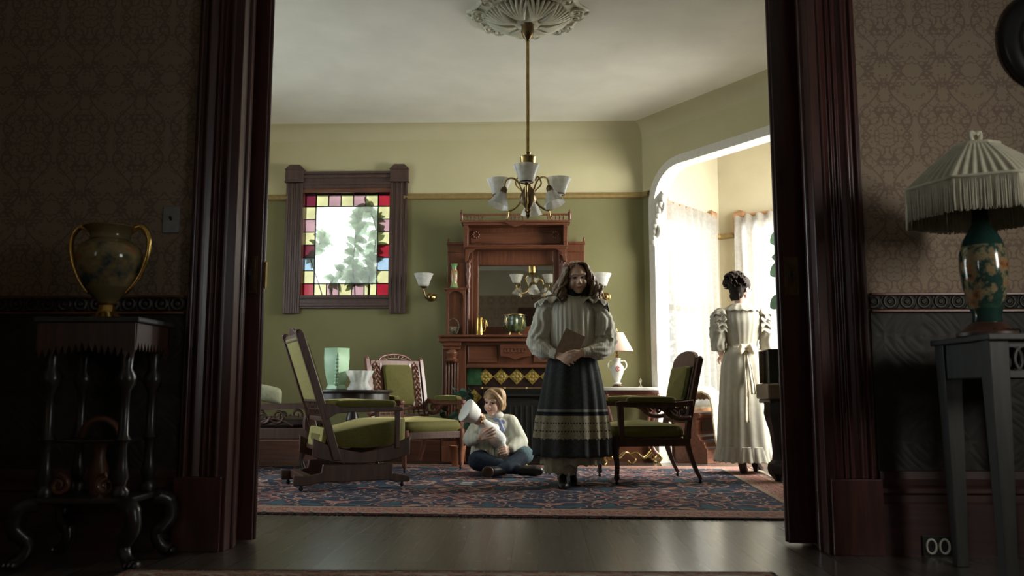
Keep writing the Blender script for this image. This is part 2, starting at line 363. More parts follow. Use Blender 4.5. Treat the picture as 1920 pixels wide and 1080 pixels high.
def skirt_mat():
    m, nt, b = new_mat('charcoal_wool_skirt')
    s = sep(nt, coords(nt)); n = noi(nt, coords(nt), 60, 3)
    col = ramp(nt, n, [(0.3, (0.035, 0.038, 0.040)), (0.7, (0.058, 0.062, 0.062))])
    for lo, hi, cc in ((0.505, 0.522, (0.20, 0.20, 0.19, 1)), (0.482, 0.505, (0.012, 0.013, 0.015, 1))):
        w = mth(nt, 'MULTIPLY', mth(nt, 'GREATER_THAN', s[2], lo), mth(nt, 'LESS_THAN', s[2], hi)); col = mixc(nt, w, col, cc)
    put(nt, b.inputs['Base Color'], col); b.inputs['Roughness'].default_value = 0.9; b.inputs['Specular IOR Level'].default_value = 0.2
    bump(nt, b, n, 0.2, 0.003); return m
MAT['skirt'] = skirt_mat()
def lace_band():
    m, nt, b = new_mat('ecru_lace_band')
    s = sep(nt, coords(nt))
    ang = mth(nt, 'ARCTAN2', s[0], s[1]); sc = mth(nt, 'SINE', mth(nt, 'MULTIPLY', ang, 64.0))
    zz = mth(nt, 'PINGPONG', mth(nt, 'ADD', s[2], mth(nt, 'MULTIPLY', sc, 0.004)), 0.027)
    f = mth(nt, 'MULTIPLY', mth(nt, 'LESS_THAN', zz, 0.005), mth(nt, 'GREATER_THAN', sc, -0.2))
    n = noi(nt, coords(nt), 120, 3)
    base = ramp(nt, n, [(0.35, (0.20, 0.175, 0.115)), (0.65, (0.36, 0.32, 0.22))])
    put(nt, b.inputs['Base Color'], mixc(nt, f, base, (0.03, 0.03, 0.028, 1))); b.inputs['Roughness'].default_value = 0.9
    bump(nt, b, n, 0.4, 0.004); return m
MAT['lace_band'] = lace_band()
def painted_vase(name, body, scene_lo, scene_hi, scale, zlo, zhi):
    m, nt, b = new_mat(name)
    s = sep(nt, coords(nt)); n = noi(nt, coords(nt), scale, 4, 0.6)
    pic = ramp(nt, n, [(0.36, scene_lo), (0.46, body), (0.54, scene_hi), (0.62, (0.30, 0.12, 0.04)), (0.70, body)])
    f = mth(nt, 'MULTIPLY', mth(nt, 'GREATER_THAN', s[2], zlo), mth(nt, 'LESS_THAN', s[2], zhi))
    put(nt, b.inputs['Base Color'], mixc(nt, f, (*body, 1), pic)); b.inputs['Roughness'].default_value = 0.12
    b.inputs['Coat Weight'].default_value = 0.5; return m
MAT['lamp_vase'] = painted_vase('teal_painted_porcelain', (0.014, 0.042, 0.034), (0.03, 0.075, 0.05), (0.24, 0.20, 0.11), 13, 0.10, 0.33)
MAT['urn_body'] = painted_vase('painted_gilt_porcelain', (0.19, 0.14, 0.06), (0.01, 0.045, 0.06), (0.26, 0.20, 0.09), 8, 0.13, 0.30)
MAT['vase_flower'] = painted_vase('green_flowered_porcelain', (0.18, 0.33, 0.13), (0.42, 0.36, 0.16), (0.5, 0.18, 0.12), 30, 0.03, 0.19)

# ---------------------------------------------------------------- mesh builder
class MB:
    def __init__(s): s.v = []; s.f = []; s.m = []; s.mi = 0
    def add(s, vs, fs):
        o = len(s.v); s.v += [Vector(v) for v in vs]
        for f in fs: s.f.append([i + o for i in f]); s.m.append(s.mi)
        return s
    def box(s, x0, x1, y0, y1, z0, z1):
        return s.add([(x, y, z) for z in (z0, z1) for y in (y0, y1) for x in (x0, x1)],
                     [(0, 2, 3, 1), (4, 5, 7, 6), (0, 1, 5, 4), (2, 6, 7, 3), (0, 4, 6, 2), (1, 3, 7, 5)])
    def bar(s, p0, p1, w, d, up=(0, 0, 1), w1=None, d1=None):       # a squared bar, w across, d along up
        p0 = Vector(p0); p1 = Vector(p1); a = (p1 - p0).normalized(); u = Vector(up); u = u - a * u.dot(a)
        if u.length < 1e-4: u = Vector((1, 0, 0)) - a * a.x
        u.normalize(); r = a.cross(u); w1 = w if w1 is None else w1; d1 = d if d1 is None else d1
        vs = []
        for p, ww, dd in ((p0, w, d), (p1, w1, d1)):
            for i, j in ((-1, -1), (1, -1), (1, 1), (-1, 1)): vs.append(p + r * i * ww / 2 + u * j * dd / 2)
        return s.add(vs, [(3, 2, 1, 0), (4, 5, 6, 7), (0, 1, 5, 4), (1, 2, 6, 5), (2, 3, 7, 6), (3, 0, 4, 7)])
    def prism(s, poly, ext):
        n = len(poly); e = Vector(ext); vs = [Vector(p) for p in poly]; vs += [p + e for p in vs]
        return s.add(vs, [list(range(n - 1, -1, -1)), list(range(n, 2 * n))] + [(i, (i + 1) % n, (i + 1) % n + n, i + n) for i in range(n)])
    def lathe(s, prof, n=24, c=(0, 0, 0), rm=None, cap=True, rot=None):
        c = Vector(c); vs = []; fs = []
        for k, (r, z) in enumerate(prof):
            for i in range(n):
                a = 2 * PI * i / n; rr = r * (rm(a, z) if rm else 1)
                p = Vector((rr * math.cos(a), rr * math.sin(a), z))
                if rot: p = rot @ p
                vs.append(c + p)
        for k in range(len(prof) - 1):
            for i in range(n):
                j = (i + 1) % n; fs.append((k * n + i, k * n + j, k * n + n + j, k * n + n + i))
        if cap:
            if prof[0][0] > 1e-5: fs.append(list(range(n - 1, -1, -1)))
            if prof[-1][0] > 1e-5: fs.append([(len(prof) - 1) * n + i for i in range(n)])
        return s.add(vs, fs)
    def tube(s, pts, r, n=8, closed=False):
        pts = [Vector(p) for p in pts]; N = len(pts); rs = r if isinstance(r, (list, tuple)) else [r] * N
        vs = []; fs = []; u = None
        for i, p in enumerate(pts):
            a = pts[(i + 1) % N] if (closed or i < N - 1) else p
            b = pts[i - 1] if (closed or i > 0) else p
            t = (a - b); t = t.normalized() if t.length > 1e-9 else Vector((0, 0, 1))
            if u is None: u = t.orthogonal().normalized()
            u = (u - t * u.dot(t)); u = u.normalized() if u.length > 1e-6 else t.orthogonal().normalized()
            w = t.cross(u)
            for k in range(n):
                an = 2 * PI * k / n; vs.append(p + (u * math.cos(an) + w * math.sin(an)) * rs[i])
        for i in range(N if closed else N - 1):
            for k in range(n):
                l = (k + 1) % n; j = (i + 1) % N
                fs.append((i * n + k, i * n + l, j * n + l, j * n + k))
        if not closed: fs.append(list(range(n - 1, -1, -1))); fs.append([(N - 1) * n + k for k in range(n)])
        return s.add(vs, fs)
    def ell(s, c, r, rot=None, n=14, m=9, pw=1.0):
        c = Vector(c); r = (r, r, r) if isinstance(r, (int, float)) else r
        vs = []; fs = []
        def sg(x): return math.copysign(abs(x) ** pw, x)
        for j in range(m + 1):
            ph = -PI / 2 + PI * j / m
            for i in range(n):
                a = 2 * PI * i / n
                p = Vector((r[0] * sg(math.cos(ph)) * sg(math.cos(a)), r[1] * sg(math.cos(ph)) * sg(math.sin(a)), r[2] * sg(math.sin(ph))))
                if rot: p = rot @ p
                vs.append(c + p)
        for j in range(m):
            for i in range(n):
                k = (i + 1) % n; fs.append((j * n + i, j * n + k, (j + 1) * n + k, (j + 1) * n + i))
        return s.add(vs, fs)
    def caps(s, pts, rs, n=10):                                       # rounded tapered chain for organic blobs
        for i in range(len(pts) - 1):
            p0, p1 = Vector(pts[i]), Vector(pts[i + 1]); r0, r1 = rs[i], rs[i + 1]
            d = p1 - p0; L = d.length; k = max(2, int(L / (0.5 * min(r0, r1))) + 1)
            s.tube([p0 + d * (q / k) for q in range(k + 1)], [r0 + (r1 - r0) * q / k for q in range(k + 1)], n)
            s.ell(p0, r0 * 0.995, n=n, m=6); s.ell(p1, r1 * 0.995, n=n, m=6)
        return s
    def grid(s, fn, nu, nv, cu=False):
        vs = [fn(i / nu if cu else i / (nu - 1), j / (nv - 1)) for j in range(nv) for i in range(nu)]; fs = []
        for j in range(nv - 1):
            for i in range(nu if cu else nu - 1):
                k = (i + 1) % nu; fs.append((j * nu + i, j * nu + k, (j + 1) * nu + k, (j + 1) * nu + i))
        return s.add(vs, fs)
    def xf(s, M, start=0):
        for i in range(start, len(s.v)): s.v[i] = M @ s.v[i]
        return s
    def build(s, name, mats, parent=None, smooth=38, bevel=0, voxel=0, sm=0, solid=0, sub=0):
        me = bpy.data.meshes.new(name); me.from_pydata([tuple(v) for v in s.v], [], s.f)
        mats = mats if isinstance(mats, (list, tuple)) else [mats]
        for m in mats: me.materials.append(MAT[m] if isinstance(m, str) else m)
        if len(mats) > 1: me.polygons.foreach_set('material_index', s.m)
        if not voxel:
            bm = bmesh.new(); bm.from_mesh(me)
            bmesh.ops.recalc_face_normals(bm, faces=bm.faces); bm.to_mesh(me); bm.free()
        me.update()
        if smooth:
            me.shade_smooth()
            if smooth < 180 and not voxel: me.set_sharp_from_angle(angle=R(smooth))
        o = bpy.data.objects.new(name, me); C.objects.link(o)
        if parent: o.parent = parent
        if solid: md = o.modifiers.new('solid', 'SOLIDIFY'); md.thickness = solid; md.offset = 0
        if voxel:
            md = o.modifiers.new('remesh', 'REMESH'); md.mode = 'VOXEL'; md.voxel_size = voxel; md.use_smooth_shade = True
            if sm: md = o.modifiers.new('smooth', 'SMOOTH'); md.iterations = sm; md.factor = 0.5
        if sub: md = o.modifiers.new('sub', 'SUBSURF'); md.levels = sub; md.render_levels = sub
        if bevel:
            md = o.modifiers.new('bevel', 'BEVEL'); md.width = bevel; md.segments = 2; md.limit_method = 'ANGLE'; md.angle_limit = R(40)
        return o

def thing(name, label, cat, loc=(0, 0, 0), rz=0, group=None):
    o = bpy.data.objects.new(name, None); C.objects.link(o); o.empty_display_size = 0.1
    o.location = loc; o.rotation_euler = (0, 0, rz); o['label'] = label; o['category'] = cat
    if group: o['group'] = group
    return o
def tag(o, label, cat, group=None):
    o['label'] = label; o['category'] = cat
    if group: o['group'] = group
    return o
def struct(o): o['kind'] = 'structure'; return o
def dup(root, loc, rz, label):
    r = root.copy(); C.objects.link(r); r.location = loc; r.rotation_euler = (0, 0, rz); r['label'] = label
    for ch in list(root.children):
        c = ch.copy(); C.objects.link(c); c.parent = r
        for g in ch.children:
            d = g.copy(); C.objects.link(d); d.parent = c
    return r
def arc(c, r, a0, a1, n, plane='xz', r1=None):
    out = []
    for i in range(n + 1):
        t = i / n; a = R(a0 + (a1 - a0) * t); rr = r if r1 is None else r + (r1 - r) * t
        x, z = rr * math.cos(a), rr * math.sin(a); c = Vector(c)
        out.append(c + (Vector((x, 0, z)) if plane == 'xz' else Vector((0, x, z)) if plane == 'yz' else Vector((x, z, 0))))
    return out
def spline(pts, n=6):
    pts = [Vector(p) for p in pts]; out = []
    for i in range(len(pts) - 1):
        p0 = pts[max(i - 1, 0)]; p1 = pts[i]; p2 = pts[i + 1]; p3 = pts[min(i + 2, len(pts) - 1)]
        for k in range(n):
            t = k / n
            out.append(0.5 * ((2 * p1) + (p2 - p0) * t + (2 * p0 - 5 * p1 + 4 * p2 - p3) * t * t + (3 * p1 - p0 - 3 * p2 + p3) * t ** 3))
    out.append(pts[-1]); return out

MAT['dullwood'] = wood('dull_dark_red_wood', (0.028, 0.010, 0.009), (0.075, 0.026, 0.021), 0.5, 'X')
# ================================================================ the setting
FW, FB = 3.60, 3.92            # doorway wall: front face, back face
BW, CZ = 8.2, 3.265             # back wall, ceiling
def wallseg(name, p0, p1, th, mat, z0=0, z1=CZ, holes=(), build=True):
    """wall from p0 to p1, th thick to the left of the direction, with rectangular openings (s0,s1,za,zb)"""
    p0 = Vector(p0); p1 = Vector(p1); d = (p1 - p0); L = d.length; d.normalize(); n = Vector((-d.y, d.x))
    mb = MB()
    def bx(s0, s1, a, b):
        if s1 - s0 < 1e-4 or b - a < 1e-4: return
        q = [p0 + d * s0, p0 + d * s1, p0 + d * s1 + n * th, p0 + d * s0 + n * th]
        mb.prism([v3(x, a) for x in q], (0, 0, b - a))
    cur = 0
    for s0, s1, za, zb in sorted(holes):
        bx(cur, s0, z0, z1); bx(s0, s1, z0, za); bx(s0, s1, zb, z1); cur = s1
    bx(cur, L, z0, z1)
    return struct(mb.build(name, mat, smooth=0))

struct(MB().box(-5, 5, -3, 11, -0.1, 0).build('floor', 'floor', smooth=0))
struct(MB().box(-5, 5, -3, 11, CZ, CZ + 0.1).build('ceiling', 'ceiling', smooth=0))
# stained window opening, taken from its glass
g0 = at(568, 362, BW); g1 = at(728, 555, BW)
GX0, GX1, GZ0, GZ1 = g0.x, g1.x, g1.z, g0.z
wallseg('wall_back', (K.x + 0.0, BW), (-3.4, BW), -0.15, 'wall', holes=[(K.x - GX1, K.x - GX0, GZ0, GZ1)])
wallseg('wall_left', (-3.4, BW + 0.15), (-3.4, FB), -0.15, 'wall', holes=[(1.6, 3.1, 0.7, 2.6)])
wallseg('wall_right', (PA.x, FB), (PA.x, PA.y), -0.12, 'wall')
OL, OR_, OT = -1.31, 1.19, 2.95     # doorway opening
for nm, x0, x1 in (('wall_front_left', -3.2, OL), ('wall_front_right', OR_, 3.35)):
    mb = MB(); 
    mb.mi = 0; mb.box(x0, x1, FW, FW + 0.05, 0, CZ)
    mb.mi = 1; mb.box(x0, x1, FB - 0.05, FB, 0, CZ)
    struct(mb.build(nm, ['paper_wall', 'wall'], smooth=0))
mb = MB(); mb.mi = 0; mb.box(OL, OR_, FW, FW + 0.05, OT, CZ); mb.mi = 1; mb.box(OL, OR_, FB - 0.05, FB, OT, CZ)
struct(mb.build('wall_front_top', ['paper_wall', 'wall'], smooth=0))
wallseg('wall_room_left', (-3.05, FW), (-3.05, -2.0), -0.1, 'paper_wall', holes=[(4.1, 4.6, 1.2, 2.35)])  # narrow unseen opening added to let the rear fill in
wallseg('wall_room_right', (3.2, -2.0), (3.2, FW), -0.1, 'paper_wall', holes=[(2.6, 3.5, 1.15, 2.4)])
wallseg('wall_room_rear', (-3.05, -2.0), (3.2, -2.0), -0.1, 'paper_wall', z1=2.72)
wallseg('wall_room_rear', (-3.05, -2.0), (3.2, -2.0), -0.1, 'baywall', z0=2.72)
mb = MB(); mb.box(-0.42, 0.95, -2.0, -1.965, 0, 2.45); mb.box(-0.36, 0.89, -1.97, -1.955, 0.2, 2.38); struct(mb.build('door_3', 'doorwood', smooth=0, bevel=0.006))

# arch wall with its rounded opening
T0, T1, AZ = 0.17, 2.38, 2.77
def aw(s, z, o=0.0): return v3(K + DA * s + NB * o, z)
path = [(T0, 0), (T0, 2.35)] + [(T0 + 0.34 + 0.34 * math.cos(R(a)), 2.43 + 0.34 * math.sin(R(a))) for a in range(180, 89, -10)]
path += [(T1 - 0.34 + 0.34 * math.cos(R(a)), 2.43 + 0.34 * math.sin(R(a))) for a in range(90, -1, -10)] + [(T1, 0)]
poly = [(0, 0)] + path + [(2.6, 0), (2.6, CZ), (0, CZ)]
struct(MB().prism([aw(s, z) for s, z in poly], tuple(NB * 0.12) + (0,)).build('wall_arch', 'wall', smooth=0))
mb = MB()
def offs(p, i):                                             # outward offset of the opening path
    s, z = p[i]; a = p[max(i - 1, 0)]; b = p[min(i + 1, len(p) - 1)]; t = Vector((b[0] - a[0], b[1] - a[1])).normalized()
    return (s - t.y * 0.07, z + t.x * 0.07)
vs = []; fs = []
for i in range(len(path)):
    q = offs(path, i)
    e = (path[i][0] + (path[i][0] - q[0]) * 0.15, path[i][1] + (path[i][1] - q[1]) * 0.15)
    for pp, o in ((q, 0.0), (q, -0.022), ((q[0] * .4 + e[0] * .6, q[1] * .4 + e[1] * .6), -0.03), (e, -0.022), (e, 0.14)): vs.append(aw(pp[0], pp[1], o))
for i in range(len(path) - 1):
    for k in range(4): fs.append((i * 5 + k, i * 5 + k + 1, i * 5 + 6 + k, i * 5 + 5 + k))
mb.add(vs, fs); struct(mb.build('trim_1', 'plaster', smooth=30))
# carved white bracket on the near-left of the arch
mb = MB()
def sc(s, z, o=-0.03): return aw(s, z, o)
for c, r0, turns, sg in (((T0 + 0.10, 2.40), 0.085, 1.6, 1), ((T0 + 0.035, 2.16), 0.06, 1.5, -1)):
    pts = []
    for i in range(34):
        t = i / 33; a = 2 * PI * turns * t * sg + PI / 2; rr = r0 * (1 - 0.85 * t)
        pts.append(sc(c[0] + rr * math.cos(a), c[1] + rr * math.sin(a), -0.02))
    mb.tube(pts, [0.024 * (1 - 0.6 * i / 33) for i in range(34)], 7)
mb.tube(spline([sc(T0 + 0.16, 2.52), sc(T0 + 0.05, 2.44), sc(T0 + 0.03, 2.30), sc(T0 - 0.01, 2.20), sc(T0 + 0.0, 2.05)]), 0.032, 8)
for i in range(9): mb.ell(sc(T0 + 0.02 + 0.13 * (i / 8) ** 1.6, 2.06 + i * 0.05, -0.04), (0.026, 0.02, 0.036), n=8, m=6)
struct(mb.build('trim_2', 'plaster', smooth=60))

# bay walls and windows
def bay_window(idx, p0, p1, s0, s1, zs, zh, blocks=True, sash=True):
    p0 = Vector(p0); p1 = Vector(p1); d = (p1 - p0).normalized(); n = Vector((-d.y, d.x))
    def P(s, z, o): return v3(p0 + d * s + n * o, z)
    def slab(mb, a, b, za, zb, o0, o1): mb.prism([P(a, za, o0), P(b, za, o0), P(b, za, o1), P(a, za, o1)], (0, 0, zb - za))
    fr = MB()
    slab(fr, s0 - 0.10, s0, zs - 0.08, zh + 0.02, -0.03, 0.10); slab(fr, s1, s1 + 0.10, zs - 0.08, zh + 0.02, -0.03, 0.10)
    slab(fr, s0 - 0.10, s1 + 0.10, zh, zh + 0.085, -0.045, 0.10); slab(fr, s0 - 0.13, s1 + 0.13, zs - 0.12, zs - 0.06, -0.07, 0.1)
    slab(fr, s0 - 0.12, s1 + 0.12, zh + 0.075, zh + 0.10, -0.06, 0.02)
    if blocks:
        for s in (s0 - 0.06, s1 + 0.06):
            slab(fr, s - 0.06, s + 0.06, zh - 0.10, zh + 0.13, -0.065, 0.02)
            b = P(s, zh + 0.13, -0.022); fr.add([P(s - 0.06, zh + 0.13, -0.065), P(s + 0.06, zh + 0.13, -0.065), P(s + 0.06, zh + 0.13, 0.02), P(s - 0.06, zh + 0.13, 0.02), P(s, zh + 0.165, -0.022)], [(0, 1, 4), (1, 2, 4), (2, 3, 4), (3, 0, 4)])
    f = struct(fr.build('window_%d' % idx, 'baywood', smooth=0, bevel=0.006))
    pn = MB(); pn.prism([P(s0, zs, 0.05), P(s1, zs, 0.05), P(s1, zh, 0.05), P(s0, zh, 0.05)], tuple(n * 0.005) + (0,)); pn.build('pane', 'pane', f, smooth=0)
    sb = MB(); zm = (zs + zh) / 2
    slab(sb, s0, s1, zm - 0.025, zm + 0.025, 0.03, 0.075)
    for a, b in ((s0, s0 + 0.045), (s1 - 0.045, s1)): slab(sb, a, b, zs, zh, 0.03, 0.07)
    slab(sb, s0, s1, zs, zs + 0.06, 0.03, 0.07); slab(sb, s0, s1, zh - 0.05, zh, 0.03, 0.07)
    sb.build('sash', 'baywood', f, smooth=0)
    return P
LL = (BC - AB).length
wallseg('wall_bay_left', AB, BC, 0.12, 'baywall', holes=[(0.10, LL - 0.28, 0.55, 2.42)])
PL = bay_window(2, AB, BC, 0.10, LL - 0.28, 0.55, 2.42)
wallseg('wall_bay_right', BC, BD, 0.12, 'baywall', holes=[(0.32, 1.85, 0.55, 2.42)])
PR = bay_window(3, BC, BD, 0.32, 1.85, 0.55, 2.42)
LS = (PA - BD).length
wallseg('wall_bay_side', BD, PA + DA * 0.0 + NB * 0.12, 0.12, 'baywall', holes=[(0.25, 1.75, 0.55, 2.42)])
bay_window(4, BD, PA + NB * 0.12, 0.25, 1.75, 0.55, 2.42, False)
bay_window(5, (-3.4, 5.25), (-3.4, 6.75), 0.0, 1.5, 0.7, 2.6, False)
# picture rails
rp = [(-0.035, 0.0), (-0.045, 0.02), (-0.03, 0.035), (-0.02, 0.05), (0, 0.05), (0, -0.01), (-0.02, -0.008)]
def rail(name, p0, p1, z, mat, sc_=1.0, side=-1):
    p0 = Vector(p0); p1 = Vector(p1); d = (p1 - p0).normalized(); n = Vector((-d.y, d.x)) * side
    return struct(MB().prism([v3(p0 - n * a * sc_, z + b * sc_) for a, b in rp], tuple(p1 - p0) + (0,)).build(name, mat, smooth=30))
MAT['railwood'] = simple('gilded_brown_rail', (0.27, 0.19, 0.07), 0.5, 0, 0.15)
rail('trim_3', (-3.4, BW), (GX0 - 0.14, BW), 2.535, 'railwood'); rail('trim_4', (GX1 + 0.14, BW), (K.x, BW), 2.535, 'railwood')
rail('trim_5', K, K + DA * (T0 - 0.07), 2.535, 'railwood')
rail('trim_6', BC - (BC - AB).normalized() * 0.13, BC, 2.30, 'railwood'); rail('trim_7', BC, BC + DBR * 0.18, 2.30, 'railwood')
# cove at the back and arch wall tops
cv = [(0, 0)] + [(0.13 - 0.13 * math.cos(R(a)), -0.13 + 0.13 * math.sin(R(a))) for a in range(90, -1, -15)]
MAT['cove'] = simple('cream_cove_paint', (0.53, 0.48, 0.30), 0.75, 0, 0.04, 3)
struct(MB().prism([(-3.4, BW - a, CZ + b) for a, b in [(0, 0), (0.14, 0), (0.09, -0.012), (0.045, -0.04), (0.012, -0.09), (0, -0.14)]], (3.4 + K.x, 0, 0)).build('trim_8', 'cove', smooth=60))
struct(MB().prism([v3(K - NB * a, CZ + b) for a, b in [(0, 0), (0.14, 0), (0.09, -0.012), (0.045, -0.04), (0.012, -0.09), (0, -0.14)]], tuple(DA * 2.6) + (0,)).build('trim_9', 'cove', smooth=60))
# skirting
def skirt(name, p0, p1, h=0.26, mat='mahogany_x', th=0.025):
    p0 = Vector(p0); p1 = Vector(p1); d = (p1 - p0).normalized(); n = Vector((d.y, -d.x))
    prof = [(0, 0), (th, 0), (th, h * 0.72), (th * 0.7, h * 0.78), (th * 1.1, h * 0.84), (th * 0.5, h), (0, h)]
    return struct(MB().prism([v3(p0 + n * a, z) for a, z in prof], tuple(p1 - p0) + (0,)).build(name, mat, smooth=0))
skirt('baseboard_back', (-3.4, BW), (-0.92, BW)); skirt('baseboard_corner', (0.5, BW), (K.x, BW)); skirt('baseboard_arch', K, K + DA * (T0 - 0.075))
skirt('baseboard_left', (-3.4, FB), (-3.4, BW)); skirt('baseboard_bay', BC, BD)

# doorway: casings, jambs, sliding doors
def casing(name, x0, x1, inner):
    mb = MB(); w = x1 - x0; k = 26; prof = []
    fl = [0, .02, .02, .035, .035, .022, .022, .03, .038, .038, .03, .024, .018, .024, .03, .018, .024, .03, .018, .024, .03, .036, .036, .028, .028, .012]
    xs = [x0 + w * (i / (len(fl) - 1)) for i in range(len(fl))]
    if not inner: xs = [x0 + x1 - x for x in xs]
    mb.prism([(x0, FW, 0.30), (x1, FW, 0.30)][0:0] + [(x, FW - f, 0.30) for x, f in zip(xs, fl)] + [(xs[-1], FW + 0.02, 0.30), (xs[0], FW + 0.02, 0.30)], (0, 0, 2.72))
    mb.box(x0 - 0.005, x1 + 0.005, FW - 0.05, FW + 0.02, 0.0, 0.30)
    return struct(mb.build(name, 'doorwood', smooth=0, bevel=0.003))
casing('trim_10', -1.50, OL, True); casing('trim_11', OR_, 1.385, False)
for nm, x0, x1 in (('trim_12', OL - 0.01, OL), ('trim_13', OR_, OR_ + 0.01)):
    mb = MB()
    for y0, y1, dx in ((FW - 0.03, 3.72, 0.0), (3.86, FB + 0.02, 0.0)):
        mb.box(x0 - 0.02, x1 + 0.02, y0, y1, 0, OT)
    sx = 1 if x0 < 0 else -1; xx = (x1 if sx > 0 else x0) + 0.018 * sx
    mb.tube([(xx, 3.655, 0.0), (xx, 3.655, OT)], 0.016, 8)
    struct(mb.build(nm, 'doorwood', smooth=40, bevel=0.004))
for nm, xa, xb, px in (('door_1', -1.9, -1.238, -1), ('door_2', 1.067, 1.75, 1)):
    mb = MB(); mb.box(xa, xb, 3.762, 3.805, 0.012, OT - 0.01)
    e = xb if px < 0 else xa
    for z0, z1 in ((0.25, 0.85), (1.0, 2.75)):
        c0, c1 = (xa + 0.1, xb - 0.16) if px < 0 else (xa + 0.16, xb - 0.1)
        mb.box(c0, c1, 3.755, 3.812, z0, z1)
    mb.tube([(e, 3.7835, 0.015), (e, 3.7835, OT - 0.02)], 0.012, 8)
    d = struct(mb.build(nm, 'doorwood', smooth=40, bevel=0.004))
    lk = MB()
    zc = at(1483, 518, 3.76).z if px > 0 else at(475, 515, 3.76).z; xc = at(1484, 518, 3.76).x if px > 0 else -1.285
    lk.box(xc - 0.03, xc + 0.03, 3.755, 3.764, zc - 0.085, zc + 0.085); lk.box(xc - 0.022, xc + 0.022, 3.752, 3.757, zc - 0.07, zc + 0.07)
    lk.mi = 1; lk.ell((xc, 3.752, zc + 0.01), (0.010, 0.004, 0.016), n=10, m=6); lk.box(xc - 0.004, xc + 0.004, 3.749, 3.754, zc - 0.03, zc + 0.005)
    lk.build('lock_plate', ['bronze', 'iron'], d, smooth=0, bevel=0.002)
    if px < 0:
        MB().box(e + 0.009, e + 0.016, 3.772, 3.795, zc - 0.06, zc + 0.06).build('edge_plate', 'brass', d, smooth=0)
# dado of the front room on both sides
for side, x0, x1 in (('left', -3.05, -1.505), ('right', 1.39, 3.2)):
    struct(MB().box(x0, x1, FW - 0.012, FW, 0.30, 0.985).build('trim_%d' % (14 if side == 'left' else 17), 'lincrusta', smooth=0))
    struct(MB().box(x0, x1, FW - 0.016, FW, 0.995, 1.055).build('trim_%d' % (15 if side == 'left' else 18), 'frieze', smooth=0))
    mb = MB()
    for z, h, t in ((0.985, 0.012, 0.03), (1.055, 0.012, 0.03)): mb.box(x0, x1, FW - t, FW, z - h / 2, z + h / 2)
    struct(mb.build('trim_%d' % (16 if side == 'left' else 19), 'mahogany_x', smooth=0, bevel=0.003))
    mb = MB()
    prof = [(0, 0), (0.035, 0), (0.035, 0.20), (0.026, 0.21), (0.026, 0.235), (0.038, 0.245), (0.038, 0.262), (0.022, 0.275), (0.026, 0.30), (0.024, 0.33), (0, 0.335)]
    mb.prism([(x0, FW - a, z) for a, z in prof], (x1 - x0, 0, 0)); struct(mb.build('baseboard_' + side + '_front', 'dullwood', smooth=0))
# stained window
wt = at(600, 325, BW - 0.03).z; 
wl, wr = at(534, 450, BW - .03).x, at(763, 450, BW - .03).x; wb = at(640, 578, BW - .03).z; wbb = at(540, 588, BW - .03).z; wtt = at(540, 312, BW - .03).z
mb = MB()
pw = 0.165
for a, b in ((wl, wl + pw), (wr - pw, wr)):
    n = 7
    for i in range(n):
        u0, u1 = a + (b - a) * i / n, a + (b - a) * (i + 1) / n
        mb.box(u0, u1, BW - (0.04 if i % 2 == 0 else 0.034), BW, wbb + 0.0, wtt - 0.16)
    mb.box(a - 0.008, b + 0.008, BW - 0.06, BW, wtt - 0.17, wtt - 0.03); c = (a + b) / 2
    mb.prism([(a - 0.008, BW - 0.06, wtt - 0.03), (b + 0.008, BW - 0.06, wtt - 0.03), (c + 0.05, BW - 0.06, wtt + 0.01), (c - 0.05, BW - 0.06, wtt + 0.01)], (0, 0.06, 0))
    for k in range(2): mb.box(a - 0.012, b + 0.012, BW - 0.068, BW, wtt - 0.17 + k * 0.125, wtt - 0.155 + k * 0.125)
for z0, z1, o in ((wt - 0.15, wt, 0.03), (wt - 0.05, wt - 0.02, 0.045), (wt - 0.12, wt - 0.09, 0.04), (wb, wb + 0.13, 0.03), (wb + 0.02, wb + 0.05, 0.045), (wb + 0.09, wb + 0.11, 0.04), (wt - 0.01, wt + 0.015, 0.05)):
    mb.box(wl + pw, wr - pw, BW - o, BW, z0, z1)
MAT['window_wood'] = wood('dark_purplish_wood', (0.042, 0.021, 0.017), (0.10, 0.052, 0.043), 0.4)
win = struct(mb.build('window_1', 'window_wood', smooth=0, bevel=0.004))
mb = MB()
for x0, x1, z0, z1, o in ((wl + pw, GX0, wb + .1, wt - .1, .02), (GX1, wr - pw, wb + .1, wt - .1, .02), (GX0, GX1, GZ1, wt - .12, .02), (GX0, GX1, wb + .12, GZ0, .02)):
    mb.box(x0, x1, BW - o, BW + 0.1, z0, z1)
mb.build('sash', 'mahogany_x', win, smooth=0, bevel=0.006)
tw = (GX1 - GX0) / 7; th = (GZ1 - GZ0) / 8
gl = MB(); names = ['hazed_pane', 'glass_red', 'glass_yellow', 'glass_pink', 'glass_blue', 'glass_purple']
ci = {'c': 0, 'r': 1, 'y': 2, 'p': 3, 'b': 4, 'u': 5}
top = 'uypypyr'; bot = 'rypypyr'; lft = 'ypyuby'; rgt = 'ypyrby'
lead = MB()
def cell(i, j, code):
    gl.mi = ci[code]; x0 = GX0 + i * tw; z0 = GZ1 - (j + 1) * th
    gl.box(x0, x0 + tw, BW + 0.045, BW + 0.051, z0, z0 + th)
for i in range(7): cell(i, 0, top[i]); cell(i, 7, bot[i])
for j in range(6): cell(0, j + 1, lft[j]); cell(6, j + 1, rgt[j])
gl.mi = 0; gl.box(GX0 + tw, GX1 - tw, BW + 0.045, BW + 0.051, GZ0 + th, GZ1 - th)
gl.build('stained_pane', names, win, smooth=0)
L_ = lambda x0, x1, z0, z1: lead.box(x0, x1, BW + 0.04, BW + 0.056, z0, z1)
for i in range(8):
    x = GX0 + i * tw; L_(x - .004, x + .004, GZ0, GZ0 + th); L_(x - .004, x + .004, GZ1 - th, GZ1)
